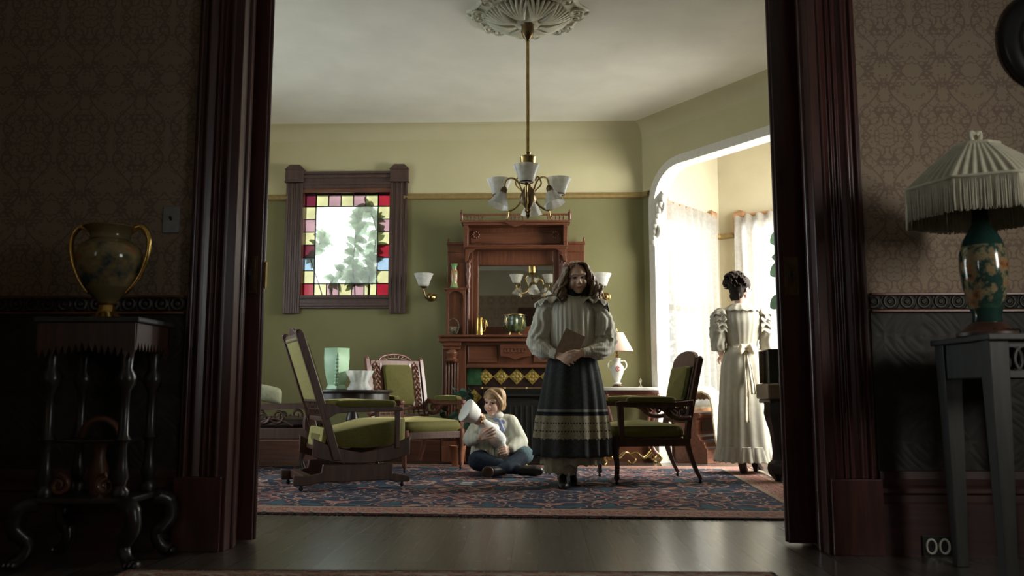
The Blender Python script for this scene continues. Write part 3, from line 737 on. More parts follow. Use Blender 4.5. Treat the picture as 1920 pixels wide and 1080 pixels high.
for j in range(9):
    z = GZ0 + j * th; L_(GX0, GX0 + tw, z - .004, z + .004); L_(GX1 - tw, GX1, z - .004, z + .004)
for x in (GX0 + tw, GX1 - tw): L_(x - .005, x + .005, GZ0, GZ1)
for z in (GZ0 + th, GZ1 - th): L_(GX0, GX1, z - .005, z + .005)
lead.build('lead_came', 'iron', win, smooth=0)

# garden shrub seen through the stained window
def leaf(mb, p, d, L, w, droop=0.25):
    p = Vector(p); d = Vector(d).normalized(); sd = d.cross(Vector((0.2, 0.9, 0.35)))
    sd = sd.normalized() if sd.length > 0.05 else Vector((1, 0, 0)); nn = sd.cross(d)
    vs = []
    for k, t in enumerate((0, 0.2, 0.45, 0.7, 0.9, 1.0)):
        ww = w * math.sin(PI * min(1, t * 0.92 + 0.06)) ** 0.8 if t < 1 else 0.001
        c = p + d * L * t - nn * (L * droop * t * t) - Vector((0, 0, L * droop * t * t * 0.5))
        vs += [c - sd * ww + nn * ww * 0.25, c, c + sd * ww + nn * ww * 0.25]
    fs = []
    for k in range(5):
        for q in (0, 1): fs.append((k * 3 + q, k * 3 + q + 1, k * 3 + 4 + q, k * 3 + 3 + q))
    mb.add(vs, fs)
sh = thing('garden_shrub', 'pale sunlit leafy shrub outside the stained glass window', 'shrub', (-1.85, 8.95, 0))
st = MB(); lf = MB()
def wloc(px, py): p = at(px, py, 8.95); return p - Vector((-1.85, 8.95, 0))
stems = [[(665, 535), (662, 500), (668, 440), (680, 395)], [(690, 520), (697, 490), (703, 430), (690, 388)], [(690, 528), (670, 515), (650, 520)], [(575, 480), (592, 455), (598, 440)], [(610, 528), (625, 512), (640, 500)]]
for i, pp in enumerate(stems):
    q = spline([wloc(*p) for p in pp]); q = [Vector((p.x, p.y + 0.05 * i, p.z)) for p in q]
    st.tube([Vector((0.0, 0.05 * i, 0.0)), Vector((q[0].x * 0.8, q[0].y, q[0].z - 0.35))] + q, 0.007, 6)
    for k, p in enumerate(q):
        for h in range(4 if i < 2 else 2):
            a = random.uniform(0, 2 * PI); leaf(lf, p, (math.cos(a), random.uniform(-.5, .5), math.sin(a) * 0.8 + 0.2), random.uniform(.08, .15), random.uniform(.022, .042))
st.build('stem', 'stem', sh); lf.build('foliage', 'leaf_out', sh, smooth=60)

# ================================================================ rugs
def rug(name, label, cx, cy, hx, hy, rz, mat, fringe):
    t = thing(name, label, 'rug', (cx, cy, 0), rz)
    mb = MB(); mb.box(-hx, hx, -hy, hy, 0.0, 0.012); mb.build('pile', mat, t, smooth=0, bevel=0.004)
    fr = MB()
    for sx in ((-1, 1) if fringe == 'x' else ()):
        y = -hy
        while y < hy:
            a = random.uniform(-.01, .01); fr.bar((sx * hx, y, 0.006), (sx * (hx + .05), y + a, 0.003), 0.006, 0.004); y += 0.016
    if fringe == 'y':
        x = -hx
        while x < hx:
            a = random.uniform(-.006, .006); fr.bar((x, hy, 0.006), (x + a, hy + random.uniform(.012, .025), 0.003), 0.008, 0.004); x += 0.012
    if fr.v: o = fr.build('fringe', 'throw', t, smooth=0); o['kind'] = 'stuff'
    return t
rug('oriental_rug', 'large navy, teal and rose oriental rug covering the back room floor', -0.50, 6.13, 2.24, 1.55, R(-3.0), 'rug', 'x')
rug('oriental_rug', 'red and cream rug end in the foreground before the doorway', -0.32, 2.27, 1.17, 0.9, R(0.5), 'rug_front', 'y')

# ================================================================ curtains
def curtain(P, s0, s1, z0, z1, label, waves, seed, flare=0.0):
    random.seed(seed); ph = random.random() * 6
    def fn(u, v):
        z = z0 + (z1 - z0) * v; s = s0 + (s1 - s0) * u
        amp = 0.022 * (0.5 + 0.7 * (1 - v)) if v < 0.93 else 0.012
        o = -0.10 + amp * math.sin(u * waves * 2 * PI + ph + 0.5 * math.sin(v * 3)) + 0.006 * math.sin(u * waves * 5.3 + v * 6)
        s += flare * (0.5 - v) * (u - 0.5)
        zz = z + (0.016 * math.sin(u * waves * 6.3) if v > 0.985 else 0)
        return P(s, zz, o)
    o = MB().grid(fn, 110, 26).build('lace_curtain', 'lace', smooth=180)
    return tag(o, label, 'curtain', 'lace curtains in the bay')
curtain(PL, 0.02, LL - 0.22, 0.52, 2.49, 'white lace curtain on the left bay window beside the arch', 8, 3)
curtain(PR, 0.24, 1.12, 0.50, 2.49, 'white lace curtain on the right bay window behind the woman', 7, 5)

# ================================================================ chandelier
ch = at(990, 345, 5.62); CX, CY = ch.x, 5.62
def zc(py, Y=CY, px=990): return at(px, py, Y).z
t = thing('ceiling_rose', 'round carved plaster ceiling rose above the brass chandelier', 'ceiling rose', (CX, CY + 0.02, CZ))
mb = MB()
def rose_r(a, z): return 1 + (0.05 * math.cos(8 * a) if z < -0.01 else 0.07 * math.cos(8 * a))
mb.lathe([(0.40, 0), (0.40, -0.012), (0.375, -0.022), (0.36, -0.014), (0.33, -0.02), (0.30, -0.035), (0.27, -0.028), (0.20, -0.04), (0.13, -0.075), (0.075, -0.10), (0.06, -0.105), (0.0, -0.105)], 96, rm=rose_r)
mb.build('base', 'plaster_orn', t, smooth=50)
for k in range(8):                                                   # acanthus plumes and scrolls
    a0 = k * PI / 4 + PI / 8; pl = MB()
    for j in range(-3, 4):
        ang = a0 + j * 0.10; pts = []
        for i in range(9):
            u = i / 8; rr = 0.09 + 0.20 * u; aa = a0 + (ang - a0) * (0.3 + 1.1 * u)
            pts.append((rr * math.cos(aa), rr * math.sin(aa), -0.092 + 0.05 * u - 0.018 * math.sin(u * PI)))
        pl.tube(pts, [0.008 + 0.010 * math.sin(PI * (0.15 + 0.8 * i / 8)) for i in range(9)], 6)
    pl.build('plume', 'plaster_orn', t, smooth=60)
    sc_ = MB(); a1 = k * PI / 4
    for sg in (-1, 1):
        pts = []
        for i in range(18):
            u = i / 17; rr = 0.05 * (1 - 0.8 * u); b = u * 9.0
            pts.append((0.335 * math.cos(a1 + sg * 0.13) + rr * math.cos(a1 + sg * b), 0.335 * math.sin(a1 + sg * 0.13) + rr * math.sin(a1 + sg * b), -0.026))
        sc_.tube(pts, 0.011, 6)
    for i in range(5): sc_.ell((0.37 * math.cos(a1 + (i - 2) * .05), 0.37 * math.sin(a1 + (i - 2) * .05), -0.022), (0.02, 0.014, 0.016), n=8, m=5)
    sc_.ell((0.405 * math.cos(a1), 0.405 * math.sin(a1), -0.015), (0.025, 0.02, 0.016), n=8, m=5)
    sc_.build('scroll', 'plaster_orn', t, smooth=60)

t = thing('chandelier', 'brass chandelier with frosted glass shades hanging from the ceiling rose', 'chandelier', (CX, CY, 0))
z_can = CZ - 0.085; zb = zc(290); zarm = zc(364)
MB().lathe([(0.045, z_can), (0.05, z_can - 0.015), (0.042, z_can - 0.03), (0.045, z_can - 0.07), (0.035, z_can - 0.10), (0.016, z_can - 0.125), (0.012, z_can - 0.14)], 24).build('canopy', 'bronze', t)
MB().tube([(0, 0, z_can - 0.12), (0, 0, zb)], 0.0115, 12).build('rod', 'brass', t)
mb = MB(); mb.lathe([(0.0115, zb + 0.02), (0.02, zb + 0.012), (0.016, zb), (0.05, zb - 0.012), (0.056, zb - 0.02), (0.052, zb - 0.03), (0.05, zb - 0.10), (0.03, zb - 0.115), (0.02, zb - 0.13)], 28, cap=True); mb.build('crown', 'brass', t)
mb = MB(); mb.lathe([(0.012, zb - 0.11), (0.014, zarm + 0.06), (0.03, zarm + 0.04), (0.045, zarm + 0.01), (0.055, zarm - 0.02), (0.05, zarm - 0.05), (0.03, zarm - 0.08), (0.018, zarm - 0.10), (0.022, zarm - 0.115), (0.012, zarm - 0.13), (0.016, zarm - 0.145), (0.006, zarm - 0.165), (0.0, zarm - 0.17)], 24, rm=lambda a, z: 1 + 0.04 * math.cos(10 * a) if z > zarm - 0.09 else 1); mb.build('body', 'bronze', t)
def up_shade(par, p, s=0.9):
    mb = MB(); prof = [(0.036, 0), (0.05, 0.006), (0.058, 0.03), (0.074, 0.075), (0.092, 0.118), (0.097, 0.128)]
    prof2 = [(r - 0.003, z + .002) for r, z in prof[::-1]]
    mb.lathe([(r * s, z * s) for r, z in prof + prof2], 40, p, rm=lambda a, z: 1 + (0.025 * math.cos(12 * a) if z > 0.10 * s else 0), cap=False)
    return mb.build('shade', 'frost', par, smooth=60)
for k in range(3):
    a = R(-92 + 120 * k); ca, sa = math.cos(a), math.sin(a); Ra = 0.235
    def q(r, z): return (r * ca, r * sa, zarm + z)
    arm = MB(); arm.tube(spline([q(0.04, -0.02), q(0.09, -0.075), q(0.16, -0.095), q(0.215, -0.06), q(Ra, -0.01), q(Ra, 0.012)], 6), 0.0075, 8)
    arm.tube(spline([q(0.045, 0.02), q(0.10, 0.08), q(0.075, 0.13), q(0.055, 0.10)], 5), 0.0055, 7)
    arm.tube(spline([q(0.16, -0.095), q(0.165, -0.13), q(0.175, -0.155)], 4), [0.006] * 8 + [0.003], 6)
    ao = arm.build('arm', 'brass', t, smooth=180)
    fit = MB(); c = q(Ra, 0.012); fit.lathe([(0.008, -.006), (0.018, 0.0), (0.02, 0.006)], 14, c)
    fit.tube([(c[0] + 0.043 * math.cos(R(i * 15)), c[1] + 0.043 * math.sin(R(i * 15)), c[2] + 0.012) for i in range(24)], 0.0045, 6, True)
    for j in range(3):
        b = a + j * 2 * PI / 3; fit.tube([(c[0], c[1], c[2] + .004), (c[0] + .043 * math.cos(b), c[1] + .043 * math.sin(b), c[2] + .012)], 0.003, 5)
    fit.build('shade_holder', 'bronze', t)
    up_shade(t, (c[0], c[1], c[2] + 0.006))
    # downward electric branch between
    a = R(-34 + 118 * k); ca, sa = math.cos(a), math.sin(a)
    arm = MB(); arm.tube(spline([q(0.04, 0.0), q(0.07, 0.075), q(0.11, 0.10), q(0.15, 0.085), q(0.165, 0.045), q(0.17, 0.018)], 6), 0.0065, 8)
    arm.build('arm', 'brass', t, smooth=180)
    Rm = Matrix.Rotation(a, 3, 'Z') @ Matrix.Rotation(R(20), 3, 'Y').transposed() @ Matrix.Rotation(PI, 3, 'X')
    fit = MB(); fit.lathe([(0.012, -0.015), (0.022, 0.0), (0.025, 0.03), (0.03, 0.034)], 14, q(0.17, 0.02), rot=Rm); fit.build('shade_holder', 'bronze', t)
    mb = MB(); prof = [(0.026, 0.03), (0.036, 0.045), (0.05, 0.08), (0.072, 0.125), (0.069, 0.124), (0.047, 0.08), (0.034, 0.048)]
    mb.lathe(prof, 32, q(0.17, 0.02), rot=Rm, rm=lambda a_, z: 1 + 0.06 * math.cos(8 * a_) if z > 0 else 1, cap=False)
    mb.build('shade', 'frost', t, smooth=60)

# wall sconces
def sconce(px, label):
    p = at(px + 8, 557, BW); t = thing('wall_sconce', label, 'wall light', (p.x, BW, p.z), 0, 'glass wall sconces beside the fireplace')
    mb = MB(); rr = Matrix.Rotation(PI / 2, 3, 'X')
    mb.lathe([(0.045, 0), (0.045, 0.008), (0.03, 0.018), (0.022, 0.03), (0.012, 0.035)], 20, (0, 0, 0), rot=rr); mb.build('wall_plate', 'brass', t)
    mb = MB(); mb.tube(spline([(0, -0.03, 0), (-0.005, -0.09, -0.03), (-0.03, -0.15, -0.02), (-0.05, -0.17, 0.05), (-0.05, -0.17, 0.075)], 6), 0.0075, 8)
    mb.lathe([(0.006, 0.06), (0.03, 0.075), (0.04, 0.088), (0.036, 0.09)], 16, (-0.05, -0.17, 0)); mb.build('arm', 'bronze', t, smooth=60)
    up_shade(t, (-0.05, -0.17, 0.082), 0.95)
sconce(800, 'frosted glass wall sconce between stained window and fireplace')
sconce(1128, 'frosted glass wall sconce right of the fireplace behind the girl')

# ================================================================ fireplace
MC = at(967, 560, 8.05).x; 
def fx(px, Y): return at(px, 600, Y).x - MC
def fz(py, Y): return at(967, py, Y).z
t = thing('fireplace', 'carved red-brown wooden fireplace with tall mirrored overmantel', 'fireplace', (MC, BW, 0))
yb, yf, yu = -0.005, -0.27, -0.20          # local: back, lower front, upper front
SHZ = fz(630, BW - 0.33); CT = fz(414, BW - 0.2); CB = fz(462, BW - .2)
hs = fx(1112, BW - .36); 
# lower body
mb = MB(); hw = 0.68
mb.box(-hw, -0.46, yf, yb, 0, SHZ - 0.05); mb.box(0.46, hw, yf, yb, 0, SHZ - 0.05)
zt = fz(690, BW - .27)
mb.box(-0.46, 0.46, yf + .02, yb, zt, SHZ - 0.05)
mb.build('surround', 'mahogany', t, smooth=0, bevel=0.006)
for s in (-1, 1):
    p = MB(); x = s * 0.59
    p.box(x - 0.085, x + 0.085, yf - 0.035, yf, 0, 0.16); p.box(x - 0.075, x + 0.075, yf - 0.025, yf, 0.16, 0.2)
    for k in range(5): p.box(x - 0.06 + k * 0.027, x - 0.06 + k * 0.027 + 0.014, yf - 0.02, yf, 0.22, zt + 0.05)
    p.lathe([(0.05, zt + 0.05), (0.065, zt + 0.07), (0.04, zt + 0.09), (0.055, zt + 0.14), (0.04, zt + 0.17)], 16, (x, yf - 0.01, 0))
    p.box(x - 0.08, x + 0.08, yf - 0.03, yf, zt + 0.17, zt + 0.20)
    p.box(x - 0.06, x + 0.06, yf - 0.012, yf, zt + 0.22, SHZ - 0.09); p.box(x - 0.085, x + 0.085, yf - 0.04, yf, SHZ - 0.09, SHZ - 0.05)
    p.build('pilaster', 'mahogany', t, smooth=30, bevel=0.004)
mb = MB()
for x0, x1 in ((-0.44, -0.17), (0.17, 0.44)): mb.box(x0, x1, yf + 0.005, yf + 0.02, zt + 0.05, SHZ - 0.09)
mb.box(-0.46, 0.46, yf, yf + .02, zt, zt + 0.03); mb.box(-0.46, 0.46, yf - 0.005, yf + .02, SHZ - 0.08, SHZ - 0.05)
mb.build('frieze_panel', 'mahogany_x', t, smooth=0, bevel=0.006)
mb = MB(); zz0 = fz(672, BW - .3)
mb.prism([(-0.14, yf - 0.025, SHZ - 0.075), (-0.14, yf - 0.025, zz0 + 0.02), (-0.06, yf - 0.025, zz0 + 0.01), (0, yf - 0.025, zz0 - 0.015), (0.06, yf - 0.025, zz0 + 0.01), (0.14, yf - 0.025, zz0 + 0.02), (0.14, yf - 0.025, SHZ - 0.075)], (0, 0.05, 0))
for s in (-1, 1):
    for j in range(3): mb.tube([(s * (0.02 + 0.03 * j) + 0.02 * math.cos(a * .5), yf - 0.027, SHZ - 0.13 + 0.02 * math.sin(a * .5)) for a in range(13)], 0.005, 5)
mb.build('carved_panel', 'mahogany_x', t, smooth=30, bevel=0.004)
mb = MB(); mb.prism([(x, y, SHZ - 0.05) for x, y in ((-hs, yb), (hs, yb), (hs, -0.33), (-hs, -0.33))], (0, 0, 0.03))
mb.box(-hs + 0.02, hs - 0.02, -0.315, yb, SHZ - 0.02, SHZ - 0.005); mb.box(-hs - 0.0, hs, -0.345, yb, SHZ - 0.008, SHZ + 0.012)
mb.build('mantel_shelf', 'mahogany_x', t, smooth=0, bevel=0.005)
# tiles and firebox
mb = MB(); mb.box(-0.46, 0.46, yf + 0.05, yb, 0.0, zt); mb.build('tile_ground', 'tile_dark', t, smooth=0)
tz = (fz(690, BW - .24) + fz(722, BW - .24)) / 2; tsz = 0.075
def diamond(x, z):
    d = MB(); y = yf + 0.05; r = 0.074
    d.prism([(x - r, y, z), (x, y, z - r), (x + r, y, z), (x, y, z + r)], (0, -0.008, 0))
    for k in range(8):
        a = k * PI / 4; d.ell((x + 0.034 * math.cos(a), y - 0.011, z + 0.034 * math.sin(a)), (0.016, 0.006, 0.016), n=8, m=5)
    d.ell((x, y - 0.012, z), (0.018, 0.008, 0.018), n=10, m=6)
    d.build('tile', 'tile_gold', t, smooth=40)
for k in range(5): diamond(-0.28 + 0.1455 * k, tz)
for x in (-0.385, 0.385):
    diamond(x, tz - 0.19); diamond(x, tz - 0.36)
    g = MB(); g.box(x - 0.07, x + 0.07 - 0.035 * (x > 0) , yf + 0.04, yf + 0.05, tz - 0.08, tz + 0.08); g.build('tile', 'tile_green', t, smooth=0, bevel=0.003)
iz = fz(728, BW - .22)
mb = MB(); mb.box(-0.30, 0.30, yf + 0.0, yf + 0.05, 0.0, iz); mb.build('iron_front', 'iron', t, smooth=0, bevel=0.008)
mb = MB(); mb.prism([(-0.24, yf, 0.02), (0.24, yf, 0.02), (0.24, yf, iz - 0.14), (0.15, yf, iz - 0.08), (-0.15, yf, iz - 0.08), (-0.24, yf, iz - 0.14)], (0, -0.015, 0))
mb.box(-0.27, 0.27, yf - 0.05, yf, iz - 0.075, iz - 0.055)
for k in range(9): mb.box(-0.21 + k * 0.05, -0.20 + k * 0.05 + 0.008, yf - 0.022, yf - 0.01, 0.05, iz - 0.16)
mb.build('iron_cover', 'iron', t, smooth=0, bevel=0.005)
mb = MB(); mb.tube([(-0.31, yf - 0.03, iz + 0.0), (0.31, yf - 0.03, iz + 0.0)], 0.008, 8)
for x in (-0.31, -0.1, 0.1, 0.31): mb.ell((x, yf - 0.03, iz), 0.013, n=8, m=6)
mb.build('brass_rail', 'brass', t, smooth=60)['label'] = 'thin brass rail'
mb = MB(); mb.box(-0.70, 0.70, -0.36, yf, 0, 0.022); mb.build('hearth', 'tile_dark', t, smooth=0, bevel=0.004)
# overmantel
hm = 0.36; tx0, tx1 = 0.47, 0.66
TT = fz(455, BW - .1)
mz0, mz1 = fz(612, BW - .05), fz(498, BW - .05)
mb = MB(); mb.box(-0.66, 0.66, -0.04, yb, SHZ + 0.01, TT); mb.box(-0.48, 0.48, -0.05, yb, TT - 0.1, CT)
mb.build('back_board', 'mahogany', t, smooth=0)
mb = MB()
mb.box(-0.47, -hm, -0.075, -0.04, SHZ + 0.01, CB); mb.box(hm, 0.47, -0.075, -0.04, SHZ + 0.01, CB)
mb.box(-hm, hm, -0.075, -0.04, mz1, CB); mb.box(-hm, hm, -0.075, -0.04, SHZ + 0.01, mz0)
for x in (-0.43, 0.43): mb.box(x - 0.02, x + 0.02, -0.095, -0.07, SHZ + 0.01, CB)
mb.build('mirror_frame', 'mahogany', t, smooth=0, bevel=0.008)
mb = MB(); mb.box(-hm, hm, -0.052, -0.045, mz0, mz1); mb.build('mirror', 'mirror', t, smooth=0)
mb = MB()
for x in (-hm, hm): mb.box(x - 0.006, x + 0.006, -0.062, -0.05, mz0, mz1)
mb.box(-hm, hm, -0.062, -0.05, mz1 - 0.006, mz1 + 0.006); mb.build('mirror_bead', 'brass', t, smooth=0)
mb = MB()
mb.box(-0.49, 0.49, yu, -0.04, CB - 0.02, CB); mb.box(-0.50, 0.50, yu - 0.01, -0.04, CB - 0.005, CB + 0.01)
mb.box(-0.50, 0.50, yu - 0.01, -0.04, CT - 0.04, CT - 0.02); mb.box(-0.52, 0.52, yu - 0.03, -0.04, CT - 0.02, CT)
mb.box(-0.44, 0.44, -0.06, -0.05, CB + 0.05, CT - 0.09)
for x in (-0.475, 0.475): mb.box(x - 0.02, x + 0.02, yu, -0.04, CB, CT - 0.03)
for s in (-1, 1):
    mb.prism([(s * 0.48, yu + .01, CB - 0.02), (s * 0.48, yu + 0.01, CB - 0.15), (s * 0.455, yu + .01, CB - 0.13), (s * 0.44, yu + .01, CB - 0.06), (s * 0.38, yu + .01, CB - 0.02)], (0, 0.03, 0))
    mb.bar((s * 0.475, -0.06, CB - 0.14), (s * 0.475, yu + 0.02, CB - 0.02), 0.03, 0.03)
    for k in range(8): mb.ell((s * 0.39 + 0.03 * math.cos(k * PI / 4), -0.062, CB + 0.14 + 0.03 * math.sin(k * PI / 4)), (0.012, 0.008, 0.012), n=8, m=5)
mb.prism([(-0.10, yu - .03, CT - 0.02), (0.10, yu - .03, CT - 0.02), (0.05, yu - .03, CT - 0.05), (0, yu - .03, CT - 0.065), (-0.05, yu - .03, CT - 0.05)], (0, 0.02, 0))
mb.build('cornice', 'mahogany_x', t, smooth=30, bevel=0.005)
GT = fz(400, BW - .22)
mb = MB(); mb.box(-0.51, 0.51, yu - 0.025, yu - 0.005, GT - 0.022, GT - 0.004)
for x in (-0.515, 0.515): mb.lathe([(0.016, CT), (0.016, GT), (0.02, GT + 0.005), (0.006, GT + 0.02), (0.01, GT + 0.03), (0, GT + 0.045)], 10, (x, yu - 0.015, 0))
mb.build('gallery_rail', 'mahogany_x', t, smooth=40, bevel=0.002)
for cx in (-0.385, 0.0, 0.385):
    for k in range(5):
        x = cx + (k - 2) * 0.037; h = GT - 0.02 - CT
        s_ = MB(); s_.lathe([(0.008, CT), (0.006, CT + h * .2), (0.011, CT + h * .45), (0.006, CT + h * .75), (0.009, CT + h)], 8, (x, yu - 0.015, 0)); s_.build('spindle', 'mahogany', t)
VS = fz(541, BW - .15)                                               # small side shelves
for s in (-1, 1):
    w = MB(); xa, xb = s * 0.48, s * 0.66; x0, x1 = min(xa, xb), max(xa, xb)
    w.box(x0, x1, -0.07, -0.04, VS + 0.01, TT); w.box(x0 - 0.01, x1 + 0.01, -0.085, yb, TT - 0.012, TT + 0.012); w.box(x0, x1, -0.08, -.04, TT - 0.09, TT - 0.075)
    xo = s * 0.655; w.lathe([(0.012, TT), (0.016, TT + 0.012), (0.006, TT + 0.025), (0.012, TT + 0.04), (0.0, TT + 0.065)], 10, (xo, -0.06, 0))
    w.build('side_panel', 'mahogany', t, smooth=30, bevel=0.004)
    b = MB(); b.box(x0 - 0.015, x1 + 0.01, -0.20, yb, VS - 0.014, VS + 0.004)
    for x in (x0 + 0.015, x1 - 0.005): b.box(x - 0.012, x + 0.012, -0.19, -0.17, SHZ, VS - 0.01)
    b.box(x0, x1, -0.045, yb, SHZ, VS)
    # arched head of the niche
    c = (x0 + x1) / 2; hw_ = (x1 - x0) / 2 - 0.012; zs = VS - 0.10
    pts = [(c - hw_, zs)] + [(c + hw_ * math.cos(R(a)), zs + 0.075 * math.sin(R(a))) for a in range(180, -1, -15)]
    b.prism([(p[0], -0.192, p[1]) for p in pts] + [(c + hw_, -0.192, VS - 0.012), (c - hw_, -0.192, VS - 0.012)], (0, 0.018, 0))
    b.build('niche', 'mahogany', t, smooth=30, bevel=0.003)
    cm = MB(); xx = s * 0.455                                        # carved figure column
    cm.lathe([(0.02, VS + 0.005), (0.022, VS + 0.02), (0.012, VS + 0.05), (0.018, VS + 0.09), (0.026, VS + 0.14), (0.02, VS + 0.18), (0.03, VS + 0.215), (0.02, VS + 0.24), (0.034, VS + 0.27)], 12, (xx, -0.14, 0), rm=lambda a, z: 1 + 0.15 * math.sin(4 * a + z * 60))
    cm.box(xx - 0.03, xx + 0.03, -0.165, -0.04, VS + 0.265, VS + 0.285)
    cm.tube([(xx, -0.14, VS + 0.005), (xx, -0.10, SHZ + .01)], 0.014, 8)
    cm.build('column', 'mahogany', t, smooth=60)

def place(name, label, cat, px, Y, z): 
    p = at(px, 600, Y); return thing(name, label, cat, (p.x, Y, z))
# on the mantel
t = place('flower_vase', 'slender green flowered vase on the left overmantel shelf', 'vase', 851, BW - 0.115, VS + 0.004)
MB().lathe([(0.03, 0), (0.042, 0.01), (0.036, 0.03), (0.03, 0.06), (0.036, 0.12), (0.034, 0.16), (0.024, 0.20), (0.036, 0.235), (0.04, 0.24), (0.034, 0.236), (0.02, 0.20)], 28).build('body', 'vase_flower', t, smooth=60)
t = place('glass_basket', 'pressed glass basket with hoop handle in the left niche', 'glass basket', 850, BW - 0.12, SHZ + 0.012)
MB().lathe([(0.03, 0), (0.036, 0.008), (0.03, 0.016), (0.052, 0.05), (0.058, 0.075), (0.064, 0.09), (0.06, 0.09), (0.05, 0.055), (0.025, 0.022)], 28, rm=lambda a, z: 1 + 0.05 * math.cos(10 * a)).build('bowl', 'clear_glass', t, smooth=60)
MB().tube([(0.055 * math.cos(R(a)), 0, 0.085 + 0.085 * math.sin(R(a))) for a in range(0, 181, 12)], 0.006, 7).build('handle', 'clear_glass', t, smooth=180)
t = place('tankard', 'tall gilt tankard on the mantel shelf left of the mirror', 'tankard', 899, BW - 0.17, SHZ + 0.012)
MB().lathe([(0.036, 0), (0.038, 0.012), (0.033, 0.02), (0.033, 0.09), (0.031, 0.16), (0.035, 0.175), (0.033, 0.176), (0.028, 0.15)], 28, rm=lambda a, z: 1 + 0.03 * math.cos(9 * a)).build('body', 'gold', t, smooth=50)
MB().tube(spline([(0.03, 0, 0.15), (0.055, 0, 0.15), (0.062, 0, 0.10), (0.05, 0, 0.05), (0.032, 0, 0.04)], 5), 0.005, 7).build('handle', 'gold', t, smooth=180)
t = place('jardiniere', 'squat dark green and gold pot on the mantel shelf before the mirror', 'pot', 965, BW - 0.19, SHZ + 0.012)
rm = lambda a, z: 1 + (0.07 * math.cos(8 * a) if 0.035 < z < 0.185 else 0)
MB().lathe([(0.06, 0.03), (0.085, 0.05), (0.10, 0.10), (0.098, 0.14), (0.088, 0.17), (0.096, 0.195), (0.09, 0.195), (0.08, 0.16)], 40, rm=rm).build('body', 'green_glaze', t, smooth=60)
mb = MB()
mb.tube([(0.094 * math.cos(R(i * 10)), 0.094 * math.sin(R(i * 10)), 0.193) for i in range(36)], 0.007, 6, True)
for k in range(4):
    a = PI / 4 + k * PI / 2; ca, sa = math.cos(a), math.sin(a)
    mb.tube(spline([(0.10 * ca, 0.10 * sa, 0.17), (0.112 * ca, 0.112 * sa, 0.13), (0.095 * ca, 0.095 * sa, 0.07), (0.06 * ca, 0.06 * sa, 0.03), (0.08 * ca, 0.08 * sa, 0.0)], 4), [0.006] * 10 + [0.01] * 7, 6)
mb.build('gilt_mount', 'brass', t, smooth=180)

# ================================================================ side table, lamp
t = place('side_table', 'marble-topped carved side table against the wall right of fireplace', 'side table', 1178, 7.86, 0)
tz_ = at(1180, 726, 7.65).z
mb = MB(); hx_, hy_ = 0.285, 0.21
pts = []
for k in range(32):
    a = 2 * PI * k / 32; cx_, sy_ = math.cos(a), math.sin(a)
    pts.append((hx_ * math.copysign(abs(cx_) ** 0.45, cx_), hy_ * math.copysign(abs(sy_) ** 0.45, sy_)))
mb.prism([(x, y, tz_ - 0.03) for x, y in pts], (0, 0, 0.03)); mb.build('marble_top', 'marble', t, smooth=30, bevel=0.006)
mb = MB(); mb.prism([(x * 0.9, y * 0.88, tz_ - 0.05) for x, y in pts], (0, 0, 0.02))
for sy in (-1, 1):
    pr = [(-0.24, tz_ - 0.05), (0.24, tz_ - 0.05), (0.24, tz_ - 0.13), (0.2, tz_ - 0.12), (0.1, tz_ - 0.14), (0, tz_ - 0.17), (-0.1, tz_ - 0.14), (-0.2, tz_ - 0.12), (-0.24, tz_ - 0.13)]
    mb.prism([(x, sy * 0.17, z) for x, z in pr], (0, 0.018, 0))
for sx in (-1, 1): mb.box(sx * 0.24 - 0.009, sx * 0.24 + 0.009, -0.17, 0.17, tz_ - 0.13, tz_ - 0.05)
mb.build('apron', 'rosewood', t, smooth=30, bevel=0.003)
for sx in (-1, 1):
    for sy in (-1, 1):
        x, y = sx * 0.225, sy * 0.155
        l = MB(); l.tube(spline([(x, y, tz_ - 0.06), (x * 1.0, y, tz_ - 0.14), (x * 0.86, y * .9, tz_ - 0.26), (x * 0.72, y * .8, 0.28), (x * 0.8, y * .9, 0.16), (x * 0.98, y, 0.10)], 5), [0.028, 0.03, 0.03, 0.028, 0.026, 0.024, 0.022] + [0.02] * 19, 10)
        lo = l.build('leg', 'rosewood', t, smooth=60)
        s_ = MB(); s_.tube(spline([(x, y, 0.11), (x * 1.12, y * 1.1, 0.07), (x * 1.02, y, 0.035), (x * 1.1, y * 1.1, 0.012)], 5), [0.014] * 10 + [0.011] * 6, 8)
        s_.tube(arc((x * 0.85, y, 0.075), 0.04, 0, 400, 16, 'xz', 0.012), 0.007, 6); s_.ell((x * 1.1, y * 1.1, 0.013), 0.013, n=8, m=6)
        s_.build('brass_foot', 'brass', lo, smooth=60)
mb = MB()
for sx in (-1, 1):
    mb.tube(spline([(sx * 0.2, -0.1, 0.13), (sx * 0.12, -0.06, 0.06), (sx * 0.05, -0.03, 0.11), (0, 0, 0.09)], 6), 0.010, 7); mb.tube(spline([(sx * 0.2, 0.1, 0.13), (sx * 0.12, 0.06, 0.06), (sx * 0.05, 0.03, 0.11), (0, 0, 0.09)], 6), 0.010, 7)
mb.tube(spline([(0, 0, 0.09), (0.04, -0.05, 0.05), (0.0, -0.06, 0.015), (-0.03, -0.05, 0.04)], 5), 0.009, 7)
mb.build('scroll_stretcher', 'brass', t, smooth=180)
ST = Vector(t.location)
t = place('table_lamp', 'small white porcelain lamp with blush pink shade on side table', 'table lamp', 1156, 7.82, tz_)
mb = MB(); mb.box(-0.05, 0.05, -0.05, 0.05, 0, 0.012); mb.lathe([(0.045, 0.012), (0.03, 0.022), (0.022, 0.03)], 20); mb.build('base', 'bronze', t, smooth=30, bevel=0.003)
